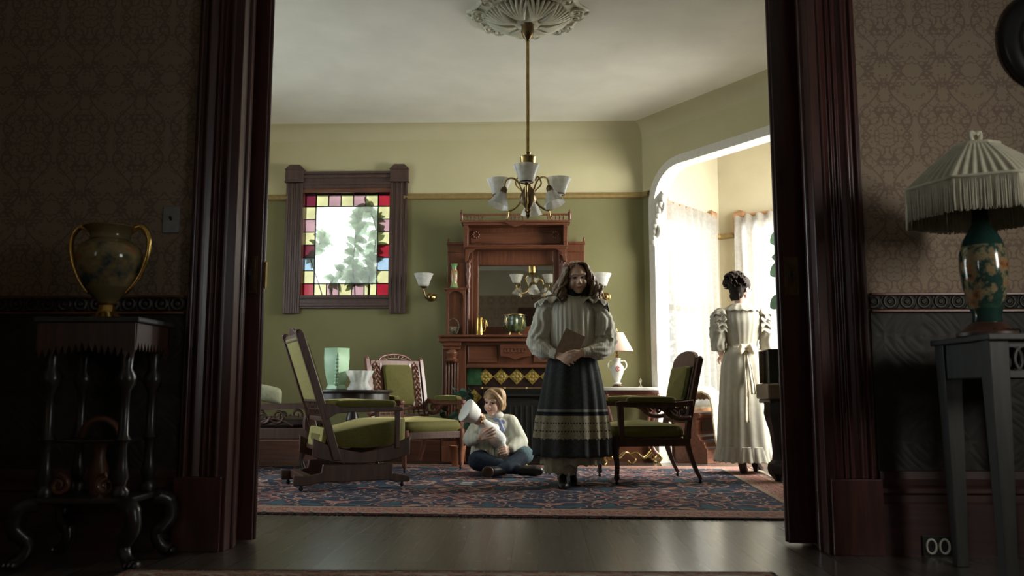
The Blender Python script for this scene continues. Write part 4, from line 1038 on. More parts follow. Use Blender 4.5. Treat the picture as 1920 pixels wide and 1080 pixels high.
MB().lathe([(0.03, 0.026), (0.038, 0.035), (0.022, 0.05), (0.03, 0.07), (0.052, 0.12), (0.062, 0.165), (0.056, 0.19), (0.032, 0.215), (0.024, 0.24), (0.034, 0.26), (0.03, 0.265)], 30).build('body', 'porcelain', t, smooth=60)
for s in (-1, 1): MB().tube(spline([(s * 0.054, 0, 0.15), (s * 0.085, 0, 0.19), (s * 0.07, 0, 0.235), (s * 0.03, 0, 0.235)], 5), 0.006, 7).build('handle', 'porcelain', t, smooth=180)
d = MB(); 
for k in range(9): d.ell((0.014 * math.cos(k * .7) * (k > 0), -0.060, 0.165 + 0.018 * math.sin(k * .7)), (0.008, 0.004, 0.008), n=8, m=5)
d.build('painted_flower', 'lip', t)
MB().lathe([(0.022, 0.262), (0.012, 0.275), (0.016, 0.29), (0.009, 0.30), (0.014, 0.32), (0.006, 0.33), (0.004, 0.50), (0.009, 0.51), (0.004, 0.525), (0, 0.54)], 14).build('brass_neck', 'brass', t)
MB().lathe([(0.145, 0.325), (0.147, 0.33), (0.06, 0.495), (0.057, 0.495), (0.143, 0.33)], 40, cap=False).build('shade', 'pink_shade', t, smooth=50)
t = place('glass_ornament', 'tiny clear glass ornament at the right end of the side table', 'ornament', 1199, 7.8, tz_)
MB().lathe([(0.018, 0), (0.02, 0.006), (0.006, 0.015), (0.005, 0.04), (0.013, 0.06), (0.004, 0.075), (0, 0.085)], 14).build('stem', 'clear_glass', t)

# ================================================================ seating
def pad(mb, x0, x1, y0, y1, z0, z1, dome=0.02, ed=0.35, n=12):
    """upholstered pad: domed top, rounded sides"""
    cx, cy = (x0 + x1) / 2, (y0 + y1) / 2; hx, hy = (x1 - x0) / 2, (y1 - y0) / 2
    def fn(u, v):
        a = 2 * PI * u; c, s_ = math.cos(a), math.sin(a)
        sq = lambda t: math.copysign(abs(t) ** 0.24, t)
        if v < 0.5:
            k = v / 0.5; z = z0 + (z1 - z0) * (0.0 + 0.85 * k); e = 0.93 + 0.07 * math.sin(PI * k)
        else:
            k = (v - 0.5) / 0.5; e = max(0.0, 0.955 * math.cos(k * PI / 2)); z = z0 + (z1 - z0) * (0.85 + 0.15 * math.sin(k * PI / 2) ** 0.6) + dome * (1 - e) 
        return (cx + hx * e * sq(c), cy + hy * e * sq(s_), z)
    mb.grid(fn, 40, n, True); return mb
def carve(mb, c, r, turns, thick, plane='xz', sg=1, a0=0.0, n=22):
    pts = []
    for i in range(n):
        t = i / (n - 1); a = a0 + sg * turns * 2 * PI * t; rr = r * (1 - 0.85 * t); x, z = rr * math.cos(a), rr * math.sin(a)
        pts.append(Vector(c) + (Vector((x, 0, z)) if plane == 'xz' else Vector((0, x, z))))
    mb.tube(pts, [thick * (1 - 0.5 * i / (n - 1)) for i in range(n)], 6)
def back_panel(par, xs, za, zb, hw, W, fret, crest, padmat, front=1):
    """raked back between two posts; xs(z) gives the x of the post at a height"""
    def P(y, z, o=0.0): return Vector((xs(z) + o, y, z))
    fr = MB()
    zl, zu = za + (0.10 if fret else 0.16), zb - 0.03
    for z, h in ((zl, 0.035), (zu, 0.05)): fr.bar(P(-hw, z), P(hw, z), h, 0.028, up=(1, 0, 0))
    fr.bar(P(-hw, za + 0.03), P(hw, za + 0.03), 0.03, 0.024, up=(1, 0, 0))
    pw = hw * (0.60 if fret else 0.86)
    for s in (-1, 1):
        fr.bar(P(s * pw, zl), P(s * pw, zu), 0.026, 0.03, up=(1, 0, 0))
        if not fret:
            for j, (q, o) in enumerate(((0.985, 0.0), (0.93, 0.012))): fr.bar(P(s * hw * q, zl, o), P(s * hw * q, zu + 0.02, o), 0.018, 0.03, up=(1, 0, 0))
    fr.build('back_frame', W, par, smooth=30, bevel=0.004)
    c = MB()
    if crest == 'arch':
        top = [P(0.96 * hw * math.cos(R(a)), zu + 0.02 + 0.085 * math.sin(R(a)) ** 0.7) for a in range(0, 181, 12)]
        c.prism(top + [P(-hw, zu - 0.02), P(hw, zu - 0.02)], (0.03, 0, 0))
    elif crest == 'pierced':
        top = [P(0.66 * hw * math.cos(R(a)), zu + 0.015 + 0.062 * math.sin(R(a)), 0.01) for a in range(0, 181, 10)]
        c.tube(top, 0.012, 7); c.tube([P(0.40 * hw * math.cos(R(a)), zu + 0.018 + 0.026 * math.sin(R(a)), 0.01) for a in range(0, 181, 15)], 0.006, 6)
        for k in range(9):
            a = R(18 + k * 18); c.bar(P(0.40 * hw * math.cos(a), zu + 0.018 + 0.026 * math.sin(a), 0.01), P(0.64 * hw * math.cos(a), zu + 0.015 + 0.058 * math.sin(a), 0.01), 0.009, 0.012, up=(1, 0, 0))
    else:
        top = [P(0.5 * hw * math.cos(R(a)), zu + 0.02 + 0.055 * math.sin(R(a))) for a in range(0, 181, 12)]
        c.prism(top + [P(-0.5 * hw, zu - 0.02), P(0.5 * hw, zu - 0.02)], (0.026, 0, 0))
    c.build('crest', W, par, smooth=30, bevel=0.004)
    p = MB()
    rk = math.atan2(xs(zu) - xs(zl), zu - zl)
    pad(p, -(zu - zl) / 2 + .012, (zu - zl) / 2 - .012, -pw + 0.008, pw - 0.008, 0, 0.045, 0.014)
    M = Matrix.Translation(P(0, (zl + zu) / 2, 0.012)) @ Matrix.Rotation(rk, 4, 'Y') @ Matrix.Rotation(PI / 2, 4, 'Y')
    p.xf(M); p.build('back_pad', 'velvet', par, smooth=60)
    q = MB(); q.prism([P(-pw, zl, -0.006), P(pw, zl, -0.006), P(pw, zu, -0.006), P(-pw, zu, -0.006)], (-0.012, 0, 0))
    q.build('back_cover', padmat, par, smooth=0)
    sp = MB()
    for k in range(9):
        y = -hw * 0.8 + 1.6 * hw * k / 8
        z0, z1 = za + 0.045, zl - 0.018; zm = (z0 + z1) / 2
        pts = [P(y, z0 + (z1 - z0) * j / 6) for j in range(7)]; sp.tube(pts, [0.008, 0.005, 0.010, 0.006, 0.010, 0.005, 0.008], 6)
    sp.bar(P(-hw, (za + .03 + zl) / 2), P(hw, (za + .03 + zl) / 2), 0.008, 0.008, up=(1, 0, 0))
    sp.build('back_spindles', W, par, smooth=60)
    if fret:
        for s in (-1, 1):
            f = MB(); yc = s * (pw + hw) / 2; wd = (hw - pw) / 2
            n = 8; H = zu - zl - 0.05
            for k in range(n):
                z = zl + 0.03 + H * k / (n - 1)
                for q in (-1, 1):
                    rr = Matrix.Rotation(q * 0.7, 3, 'X')
                    f.ell(P(yc + q * wd * 0.42, z, 0.010), (0.009, wd * 0.30, 0.026), rot=rr, n=8, m=6)
                f.ell(P(yc, z + H / (n - 1) / 2, 0.012), (0.010, wd * 0.28, 0.015), n=8, m=6)
            f.tube([P(yc + wd * 0.55 * math.sin(j * 0.8), zl + 0.02 + H * j / 30, 0.010) for j in range(31)], 0.0075, 6)
            f.bar(P(yc - wd * 0.9, zl), P(yc - wd * 0.9, zu), 0.012, 0.016, up=(1, 0, 0)); f.bar(P(yc + wd * 0.9, zl), P(yc + wd * 0.9, zu), 0.012, 0.016, up=(1, 0, 0))
            f.build('fretwork', W, par, smooth=60)
def turned(pts, rs, n=12): return MB().tube(pts, rs, n)
def armchair(loc, rz, label, W, hw, crest, fret, padmat, bh=0.93, group=None):
    t = thing('armchair', label, 'armchair', loc, rz, group)
    sz = 0.312
    xs = lambda z: -0.245 - 0.16 * max(0, z - 0.36) - 0.09 * max(0, z - 0.36) ** 2
    for s in (-1, 1):
        l = MB(); y = s * (hw - 0.02)
        l.tube(spline([(0.27, y, sz + 0.02), (0.275, y, 0.22), (0.265, y, 0.14), (0.27, y, 0.03)], 5), [0.03, 0.03, 0.032, 0.03, 0.028, 0.026, 0.024, 0.022, 0.021, 0.02, 0.019, 0.018, 0.018, 0.017, 0.022, 0.014], 10)
        lo = l.build('leg', W, t, smooth=60)
        c = MB(); c.tube([(0.27, y, 0.034), (0.27, y, 0.018)], 0.008, 8); c.ell((0.27, y, 0.013), (0.013, 0.01, 0.013), n=10, m=6); c.build('caster', 'iron', lo)
        l = MB(); y2 = s * (hw - 0.035)
        lz = [0.03 + (sz - 0.0) * k / 9 for k in range(10)]; lx = lambda z: -0.24 - 0.095 * (1 - (z - 0.03) / sz) ** 1.7; lw = lambda z: 0.011 + 0.011 * (z / sz)
        l.prism([(lx(z) - lw(z), y2 - 0.016, z) for z in lz] + [(lx(z) + lw(z), y2 - 0.016, z) for z in lz[::-1]], (0, 0.032, 0))
        lo = l.build('leg', W, t, smooth=30, bevel=0.005)
        c = MB(); c.tube([(-0.333, y2, 0.034), (-0.333, y2, 0.018)], 0.008, 8); c.ell((-0.333, y2, 0.013), (0.013, 0.01, 0.013), n=10, m=6); c.build('caster', 'iron', lo)
    f = MB()
    for s in (-1, 1):
        f.bar((-0.25, s * (hw - 0.035), sz - 0.025), (0.28, s * (hw - 0.02), sz - 0.025), 0.03, 0.055)
        f.tube([(-0.2, s * (hw - 0.012), sz), (0.26, s * (hw - 0.002), sz)], 0.006, 6)
    f.bar((0.275, -hw + 0.03, sz - 0.025), (0.275, hw - 0.03, sz - 0.025), 0.03, 0.055); f.bar((-0.245, -hw + 0.03, sz - 0.025), (-0.245, hw - 0.03, sz - 0.025), 0.03, 0.055)
    f.build('seat_frame', 'walnut', t, smooth=30, bevel=0.004)
    p = MB(); pad(p, -0.235, 0.298, -hw + 0.004, hw - 0.004, sz + 0.0, 0.408, 0.03); p.build('seat', 'velvet', t, smooth=60)
    for s in (-1, 1):
        b = MB(); y2 = s * (hw - 0.02)
        zz = [0.31 + (bh - 0.31) * k / 10 for k in range(11)]
        b.prism([(xs(z) - 0.02, y2 - 0.019, z) for z in zz] + [(xs(z) + 0.02, y2 - 0.019, z) for z in zz[::-1]], (0, 0.038, 0))
        b.ell((xs(bh), y2, bh), (0.022, 0.02, 0.02), n=10, m=6)
        b.build('back_post', W, t, smooth=30, bevel=0.004)
        a = MB(); y3 = s * (hw + 0.012)
        a.bar((0.235, s * (hw - 0.002), sz - 0.01), (0.245, y3, 0.55), 0.034, 0.034, up=(1, 0, 0), w1=0.04, d1=0.04)
        a.build('arm_post', W, t, smooth=60)
        a = MB(); pr = [(xs(0.56), 0.60), (-0.1, 0.575), (0.1, 0.578), (0.24, 0.59), (0.275, 0.58), (0.275, 0.555), (0.24, 0.548), (0.05, 0.54), (-0.08, 0.52), (-0.14, 0.47), (-0.2, 0.455), (xs(0.45), 0.455)]
        pr2 = [(xs(0.56), 0.585), (-0.1, 0.562), (0.1, 0.565), (0.24, 0.577), (0.275, 0.567), (0.275, 0.54), (0.24, 0.533), (0.05, 0.53), (-0.08, 0.53), (xs(0.54), 0.54)]
        a.prism([(x, y3 - 0.018, z) for x, z in pr2], (0, 0.036, 0))
        a.tube(spline([(0.06, y3, 0.545), (-0.05, y3, 0.525), (-0.12, y3, 0.47), (-0.19, y3, 0.452), (xs(0.45), y3, 0.46)], 5), 0.017, 8)
        a.build('arm', W, t, smooth=30, bevel=0.005)
        k = MB(); 
        for j in range(5):
            an = R(115 + 22 * j); k.bar((-0.075 + 0.015 * math.cos(an), y3, 0.545), (-0.09 + 0.085 * math.cos(an), y3, 0.545 - 0.085 * abs(math.sin(an)) * 0.9 - 0.004), 0.016, 0.014, up=(0, 1, 0))
        carve(k, (-0.2, y3, 0.50), 0.036, 1.2, 0.011); k.ell((-0.2, y3, 0.50), 0.012, n=8, m=5)
        k.build('arm_fretwork', W, t, smooth=60)
        u = MB(); pad(u, -0.15, 0.20, y3 - 0.032, y3 + 0.032, 0.565, 0.606, 0.006, n=10); u.build('arm_pad', 'velvet', t, smooth=60)
    back_panel(t, xs, 0.40, bh - 0.01, hw - 0.045, W, fret, crest, padmat)
    return t
RZ = 0.012
armchair((0.775, 6.37, RZ), R(188), 'green velvet armchair facing left, right of the standing girl', 'walnut', 0.30, 'arch', False, 'velvet_back', 0.875, 'green velvet armchairs')
armchair((-1.03, 7.27, RZ), R(-49), 'green velvet armchair with pierced carved back, behind the round table', 'rosewood', 0.295, 'pierced', True, 'velvet_back', 0.93, 'green velvet armchairs')

# platform rocker
t = thing('platform_rocker', 'green velvet platform rocking chair seen from behind, nearest the doorway', 'rocking chair', (-1.36, 5.95, RZ), R(26))
W = 'walnut'
for s in (-1, 1):
    y = s * 0.235; b = MB()
    pr = [(-0.36, 0.035), (-0.25, 0.035), (-0.20, 0.05), (0.27, 0.05), (0.31, 0.035), (0.42, 0.035), (0.42, 0.07), (0.36, 0.085), (0.30, 0.095), (0.30, 0.155), (-0.17, 0.165), (-0.18, 0.11), (-0.27, 0.095), (-0.36, 0.10)]
    b.prism([(x, y - 0.022, z) for x, z in pr], (0, 0.044, 0)); bo = b.build('base_runner', W, t, smooth=0, bevel=0.006)
    for x in (-0.31, 0.37):
        c = MB(); c.tube([(x, y, 0.036), (x, y, 0.02)], 0.009, 8); c.ell((x, y, 0.015), (0.015, 0.011, 0.015), n=10, m=6); c.build('caster', 'iron', bo)
    r = MB(); up = [(x, 0.165 + 0.36 * (x - 0.09) ** 2 + (0.1 * max(0, abs(x - 0.09) - 0.2)) ) for x in [-0.24 + 0.066 * k for k in range(11)]]
    lo = [(x, z + 0.07 + 0.15 * abs(x - 0.09)) for x, z in up]
    r.prism([(x, y - 0.018, z) for x, z in up] + [(x, y - 0.018, z) for x, z in lo[::-1]], (0, 0.036, 0)); r.build('rocker', W, t, smooth=20, bevel=0.005)
MB().bar((-0.27, -0.235, 0.075), (-0.27, 0.235, 0.075), 0.06, 0.05).build('cross_rail', W, t, smooth=0, bevel=0.004); MB().bar((0.24, -0.235, 0.10), (0.24, 0.235, 0.10), 0.05, 0.06).build('cross_rail', W, t, smooth=0, bevel=0.004)
for s in (-1, 1): MB().tube([(0.05 + 0.02 * math.sin(k * .9), s * 0.19 + 0.02 * math.cos(k * .9), 0.10 + k * 0.0035) for k in range(36)], 0.006, 6).build('spring', 'iron', t, smooth=180)
xr = lambda z: -0.10 - 0.30 * (z - 0.25) - 0.035 * (z - 0.25) ** 2
for s in (-1, 1):
    y = s * 0.255; b = MB(); zz = [0.19 + 0.084 * k for k in range(11)]
    b.prism([(xr(z) - 0.027, y - 0.018, z) for z in zz] + [(xr(z) + 0.027, y - 0.018, z) for z in zz[::-1]], (0, 0.036, 0))
    b.ell((xr(1.03), y, 1.03), (0.028, 0.018, 0.02), n=10, m=6); b.build('back_post', W, t, smooth=30, bevel=0.005)
    a = MB(); a.prism([(x, y - 0.02, z) for x, z in [(xr(0.55), 0.565), (0.0, 0.54), (0.28, 0.55), (0.36, 0.535), (0.36, 0.51), (0.2, 0.505), (0.0, 0.505), (-0.1, 0.495), (xr(0.46), 0.455)]], (0, 0.04, 0))
    a.bar((0.325, y, 0.53), (0.325, y, 0.26), 0.034, 0.034, up=(1, 0, 0), w1=0.03, d1=0.03)
    a.build('arm', W, t, smooth=40, bevel=0.004)
    u = MB(); pad(u, -0.10, 0.31, y - 0.036, y + 0.036, 0.54, 0.584, 0.007, n=10); u.build('arm_pad', 'velvet', t, smooth=60)
p = MB()
def seatf(u, v):
    a = 2 * PI * u; c, s_ = math.cos(a), math.sin(a); sq = lambda q: math.copysign(abs(q) ** 0.35, q)
    k = v; e = 1.0 if k < 0.55 else max(0, math.cos((k - 0.55) / 0.45 * PI / 2)) ** 0.8
    x = 0.115 + 0.30 * e * sq(c); y = 0.225 * e * sq(s_)
    zb = 0.245 + 0.45 * (x - 0.1) ** 2 + 0.02
    zt = 0.385 + 0.07 * (x / 0.4) + 0.03 * (1 - e)
    return (x, y * (1.0 + 0.03 * math.sin(PI * min(1, k / .55))), zb + (zt - zb) * min(1, k / 0.55) + (0.0 if k < .55 else 0.02 * (k - 0.55) / 0.45))
p.grid(seatf, 48, 16, True); p.build('seat', 'velvet', t, smooth=70)
p = MB(); p.prism([(-0.19, -0.225, 0.27), (-0.19, 0.225, 0.27), (-0.17, 0.225, 0.40), (-0.17, -0.225, 0.40)], (0.03, 0, 0)); p.build('seat_back_cover', 'velvet_back', t, smooth=0, bevel=0.006)
b = MB(); b.bar((-0.18, -0.23, 0.265), (-0.18, 0.23, 0.265), 0.03, 0.03); b.bar((0.40, -0.22, 0.29), (0.40, 0.22, 0.29), 0.03, 0.04); b.build('seat_rail', W, t, smooth=0, bevel=0.004)
back_panel(t, xr, 0.43, 1.03, 0.235, W, False, 'low', 'velvet_back')

# ================================================================ round table and what stands on it
tp = at(662, 735, 6.82)
t = thing('round_table', 'small dark round pedestal table between the rocker and carved armchair', 'round table', (tp.x, 6.82, RZ))
TZ = at(662, 731, 6.5).z - RZ
MB().lathe([(0.0, TZ - 0.088), (0.275, TZ - 0.088), (0.288, TZ - 0.08), (0.285, TZ - 0.028), (0.31, TZ - 0.024), (0.318, TZ - 0.012), (0.312, TZ), (0, TZ)], 56).build('tabletop', 'darkwood', t, smooth=40)
MB().lathe([(0.09, TZ - 0.095), (0.09, TZ - 0.08), (0.04, TZ - 0.11), (0.03, TZ - 0.15), (0.05, TZ - 0.22), (0.055, TZ - 0.27), (0.03, TZ - 0.33), (0.045, TZ - 0.37), (0.05, TZ - 0.45), (0.02, TZ - 0.48)], 24).build('pedestal', 'darkwood', t, smooth=60)
for k in range(3):
    a = R(-80 + 120 * k); c, s_ = math.cos(a), math.sin(a)
    MB().tube(spline([(0.03 * c, 0.03 * s_, 0.24), (0.12 * c, 0.12 * s_, 0.22), (0.20 * c, 0.20 * s_, 0.11), (0.27 * c, 0.27 * s_, 0.018)], 6), [0.026] * 7 + [0.022] * 6 + [0.018] * 6, 9).build('leg', 'darkwood', t, smooth=60)
t2 = thing('vase', 'tall square-sided mint green pottery vase on the round table', 'vase', (at(631, 700, 6.74).x, 6.74, TZ + RZ))
def sqr(a, z):
    k = max(abs(math.cos(a + .5)), abs(math.sin(a + .5))); return (1 / k) ** 0.75 * (1 + 0.0)
MB().lathe([(0.055, 0), (0.062, 0.008), (0.06, 0.02), (0.05, 0.04), (0.062, 0.09), (0.074, 0.17), (0.078, 0.25), (0.076, 0.325), (0.079, 0.33), (0.07, 0.328), (0.066, 0.2)], 48, rm=sqr).build('body', 'mint', t2, smooth=35)
rl = MB()
for i in range(9):
    z = 0.05 + i * 0.028; rr = 0.086 + 0.012 * (i / 8)
    for s in (-1, 1):
        a = -PI / 2 + 0.28 + s * 0.10 * (1 - i / 11); rl.ell((rr * math.cos(a), rr * math.sin(a) , z), (0.012, 0.012, 0.02), n=8, m=5)
rl.tube([(0.086 * math.cos(-PI / 2 + .28), (0.084 + 0.012 * i / 8) * math.sin(-PI / 2 + .28), 0.03 + 0.028 * i) for i in range(10)], 0.006, 6)
rl.build('leaf_relief', 'mint', t2, smooth=60)
t2 = thing('crystal_bowl', 'cut crystal bowl with wavy rim on the round table', 'bowl', (at(674, 700, 6.72).x, 6.72, TZ + RZ))
MB().lathe([(0.09, 0), (0.094, 0.012), (0.078, 0.035), (0.068, 0.06), (0.078, 0.09), (0.098, 0.125), (0.108, 0.15), (0.10, 0.146), (0.07, 0.09), (0.06, 0.06), (0, 0.035)], 60, rm=lambda a, z: 1 + 0.04 * math.cos(10 * a) + (0.05 * math.cos(5 * a) if z > 0.13 else 0)).build('body', 'crystal', t2, smooth=35)

# settee at the left edge
t = thing('settee', 'dark carved low settee at the left behind the rocking chair', 'settee', (-2.5, 7.3, RZ))
W = 'darkwood'
f = MB()
for y in (-0.27, 0.27): f.bar((-0.62, y, 0.30), (0.62, y, 0.30), 0.04, 0.09)
for x in (-0.6, 0.6): f.bar((x, -0.27, 0.30), (x, 0.27, 0.30), 0.04, 0.09)
f.build('seat_frame', 'walnut', t, smooth=0, bevel=0.006)
p = MB(); pad(p, -0.62, 0.62, -0.28, 0.28, 0.34, 0.42, 0.02); p.build('seat', 'darkwood', t, smooth=60)
for sx in (-1, 1):
    for y in (-0.27, 0.27):
        MB().tube(spline([(sx * 0.58, y, 0.27), (sx * 0.6, y, 0.18), (sx * 0.57, y, 0.10), (sx * 0.6, y, 0.0)], 4), [0.03, 0.032, 0.034, 0.034, 0.03, 0.026, 0.022, 0.02, 0.018, 0.018, 0.02, 0.024, 0.026], 9).build('leg', W, t, smooth=60)
for y in (-0.28, 0.28):
    a = MB(); a.bar((-0.60, y, 0.49), (0.60, y, 0.525), 0.05, 0.045)
    a.tube(spline([(0.58, y, 0.52), (0.63, y, 0.48), (0.6, y, 0.42), (0.6, y, 0.33)], 4), 0.022, 8); a.tube([(-0.58, y, 0.49), (-0.58, y, 0.33)], 0.02, 8)
    a.build('arm_rail', 'walnut', t, smooth=40, bevel=0.004)
    k = MB()
    for x in (-0.36, 0.0, 0.34):
        carve(k, (x + 0.03, y, 0.44), 0.065, 1.6, 0.014, sg=1, a0=PI); carve(k, (x - 0.09, y, 0.43), 0.055, 1.4, 0.016, sg=-1, a0=0)
        k.tube(spline([(x - 0.16, y, 0.37), (x - 0.02, y, 0.42), (x + 0.08, y, 0.40), (x + 0.16, y, 0.36)], 5), 0.012, 6)
    k.build('carved_scrolls', 'walnut', t, smooth=180)
pl = thing('cushion', 'small pale sage cushion lying on the settee arm at far left', 'cushion', (at(505, 745, 7.06).x, 7.06, 0.564), R(8))
mb = MB()
def cush(u, v):
    a = 2 * PI * u; ph = -PI / 2 + PI * v; sg = lambda x, p: math.copysign(abs(x) ** p, x)
    x = 0.10 * sg(math.cos(ph), .7) * sg(math.cos(a), .5); z = 0.07 * sg(math.cos(ph), .7) * sg(math.sin(a), .5); y = 0.055 * math.sin(ph)
    return (x * (1 + 0.35 * (abs(z) / 0.07) ** 3 * 0.4), y, z + 0.068 - 0.25 * x)
mb.grid(cush, 36, 14, True); mb.build('cover', 'sage_pillow', pl, smooth=180)

# potted plant by the fireplace
pt = at(858, 866, 7.52)
t = thing('potted_plant', 'terracotta pot of dark leaves on the floor left of the fireplace', 'potted plant', (pt.x, 7.52, RZ))
MB().lathe([(0.045, 0), (0.05, 0.004), (0.066, 0.145), (0.072, 0.145), (0.074, 0.175), (0.066, 0.176), (0.06, 0.14)], 28).build('pot', 'clay', t, smooth=40)
MB().lathe([(0.0, 0.15), (0.062, 0.15)], 20, cap=False).build('soil', 'soil', t)
lf = MB(); sm_ = MB(); random.seed(21)
for k in range(11):
    a = random.uniform(0, 2 * PI); h = random.uniform(0.28, 0.62); r = random.uniform(0.05, 0.17)
    q = spline([(0, 0, 0.15), (r * 0.3 * math.cos(a), r * .3 * math.sin(a), 0.15 + h * 0.6), (r * math.cos(a) - 0.07, r * math.sin(a) + .1, 0.12 + h)], 5); sm_.tube(q, 0.0045, 5)
    for j in (5, 8, 10):
        b = a + random.uniform(-1.5, 1.5); leaf(lf, q[j], (math.cos(b), math.sin(b), 0.3), random.uniform(0.07, 0.11), 0.032)
sm_.build('stem', 'stem', t, smooth=180); lf.build('foliage', 'leaf_teal', t, smooth=60)

# window seat, throw and tall plant in the bay
dl = (BC - AB).normalized(); inw = Vector((dl.y, -dl.x))
o2 = AB + inw * 0.02 + dl * 0.02
t = thing('window_seat', 'panelled red-brown wooden window seat under the left bay window', 'window seat', v3(o2, 0), math.atan2(dl.y, dl.x))
mb = MB(); L2 = LL - 0.04
prof = [(0, 0), (-0.43, 0), (-0.43, 0.13), (-0.41, 0.15), (-0.40, 0.19), (-0.36, 0.21), (-0.35, 0.24), (-0.33, 0.26), (-0.33, 0.40), (-0.36, 0.415), (-0.37, 0.44), (-0.35, 0.46), (0, 0.46)]
mb.prism([(0.0, y, z) for y, z in prof], (L2, 0, 0)); mb.build('bench', 'mahogany_x', t, smooth=0, bevel=0.004)
for k in range(3):
    x = 0.08 + k * (L2 - 0.1) / 3; w = (L2 - 0.1) / 3 - 0.06
    MB().box(x, x + w, -0.342, -0.33, 0.285, 0.38).build('panel', 'walnut', t, smooth=0, bevel=0.006)
tw_ = thing('throw', 'cream fleece throw draped over the window seat behind the woman', 'throw', v3(AB + dl * 0.10 + inw * 0.30, 0.475), math.atan2(dl.y, dl.x))
mb = MB()
def thr(u, v):
    x = -0.05 + 0.62 * u; s = v
    y = 0.10 - 0.28 * min(1, s / 0.62); z = 0.09 + 0.11 * math.sin(PI * min(1, s / 0.62)) ** 0.7 * (0.6 + 0.4 * math.sin(u * 7))
    if s > 0.62: k = (s - 0.62) / 0.38; y = -0.18 + 0.015 * math.sin(u * 22) - 0.05 * k; z = 0.09 - 0.44 * k
    nn = noise.noise(Vector((x * 14, s * 9, 1.0))) * 0.022
    return (x, y - abs(nn), z + nn + 0.02)
mb.grid(thr, 60, 40); o = mb.build('fleece', 'throw', tw_, smooth=180, solid=0.02)
pt = on(1500, 895); pp = Vector((2.28, 7.25))
t = thing('tall_plant', 'tall dark-leaved plant silhouetted before the bright bay window', 'potted plant', (pp.x, pp.y, 0))
MB().lathe([(0.12, 0), (0.13, 0.01), (0.17, 0.30), (0.185, 0.31), (0.185, 0.35), (0.17, 0.35), (0.16, 0.3)], 30).build('pot', 'clay', t, smooth=40)
MB().lathe([(0, 0.32), (0.165, 0.32)], 20, cap=False).build('soil', 'soil', t)
lf = MB(); sm_ = MB(); random.seed(5)
for k in range(6):
    a = random.uniform(0, 2 * PI); h = 0.9 + 0.14 * k
    q = spline([(0, 0, 0.3), (0.05 * math.cos(a), 0.05 * math.sin(a), 0.5 * h), (0.15 * math.cos(a) - 0.04, 0.15 * math.sin(a), 0.4 + 0.85 * h)], 7); sm_.tube(q, 0.007, 6)
    for j in range(5, len(q), 1):
        b = random.uniform(0, 2 * PI); leaf(lf, q[j], (math.cos(b), math.sin(b), 0.25), random.uniform(0.16, 0.26), random.uniform(0.05, 0.075))
for (px, py, dx) in ((1452, 440, -1), (1450, 500, -1), (1452, 560, -1)):
    b = at(1470, py, 7.2) - Vector((pp.x, pp.y, 0)); leaf(lf, b, (dx, -0.1, -0.35), 0.15, 0.06)
    sm_.tube([(0, 0, b.z - 0.15), b], 0.005, 5)
sm_.build('stem', 'stem', t, smooth=180); lf.build('foliage', 'leaf_dark', t, smooth=60)

# piano-like table with bulbous leg
lg = on(1462, 905, 0.0)
t = thing('side_table', 'heavy dark table with light-paled edge and bulbous turned leg by the right doorjamb', 'table', (lg.x, lg.y, RZ))
pz = at(1450, 722, 6.25).z; pb = at(1450, 752, 6.25).z
mb = MB(); mb.prism([(-0.085, -0.10, pb), (0.45, -0.10, pb), (0.45, 0.34, pb), (-0.02, 0.34, pb), (-0.085, 0.24, pb)], (0, 0, pz - pb)); mb.build('case', 'piano_pale', t, smooth=0, bevel=0.012)  # pale colour stands in for daylight catching the edge
mb = MB(); mb.prism([(-0.07, -0.08, pb - 0.03), (0.43, -0.08, pb - 0.03), (0.43, 0.32, pb - 0.03), (-0.01, 0.32, pb - 0.03), (-0.07, 0.23, pb - 0.03)], (0, 0, 0.03)); mb.build('moulding', 'darkwood', t, smooth=0, bevel=0.008)
lp = [(0.03, 0.0), (0.045, 0.02), (0.075, 0.05), (0.085, 0.09), (0.078, 0.125), (0.05, 0.15), (0.044, 0.20), (0.05, 0.28), (0.062, 0.36), (0.085, 0.43), (0.098, 0.485), (0.092, 0.53), (0.065, 0.565), (0.06, 0.59), (0.085, 0.61), (0.1, 0.625), (0.1, pb - 0.02)]
kz = (pb - 0.02) / lp[-1][1]
for x, y in ((0, 0), (0.36, 0.0), (0.36, 0.24)):
    MB().lathe([(r, z) for r, z in lp[:-1] if z < pb - 0.03] + [(0.095, pb - 0.02)], 8, (x, y, 0), rm=lambda a, z: 1.0).build('leg', 'darkwood', t, smooth=25)
b = thing('box', 'upright black box standing on the heavy dark table beside the woman', 'box', (at(1449, 700, 6.33).x + 0.038, 6.36, pz + RZ))
mb = MB(); mb.box(-0.075, 0.12, -0.07, 0.07, 0, 0.25); mb.box(-0.08, 0.125, -0.075, 0.075, 0.235, 0.25); mb.build('case', 'black_item', b, smooth=0, bevel=0.006)
mb = MB(); mb.box(-0.01, 0.12, -0.10, -0.07, 0, 0.05); mb.build('ledge', 'piano_pale', b, smooth=0, bevel=0.004)
b = thing('board', 'brown wooden board standing beside the black box on the heavy table', 'board', (at(1427, 700, 6.40).x + 0.03, 6.43, pz + RZ))
MB().box(-0.035, 0.028, -0.01, 0.01, 0, 0.24).build('panel', 'piano_pale', b, smooth=0, bevel=0.003)

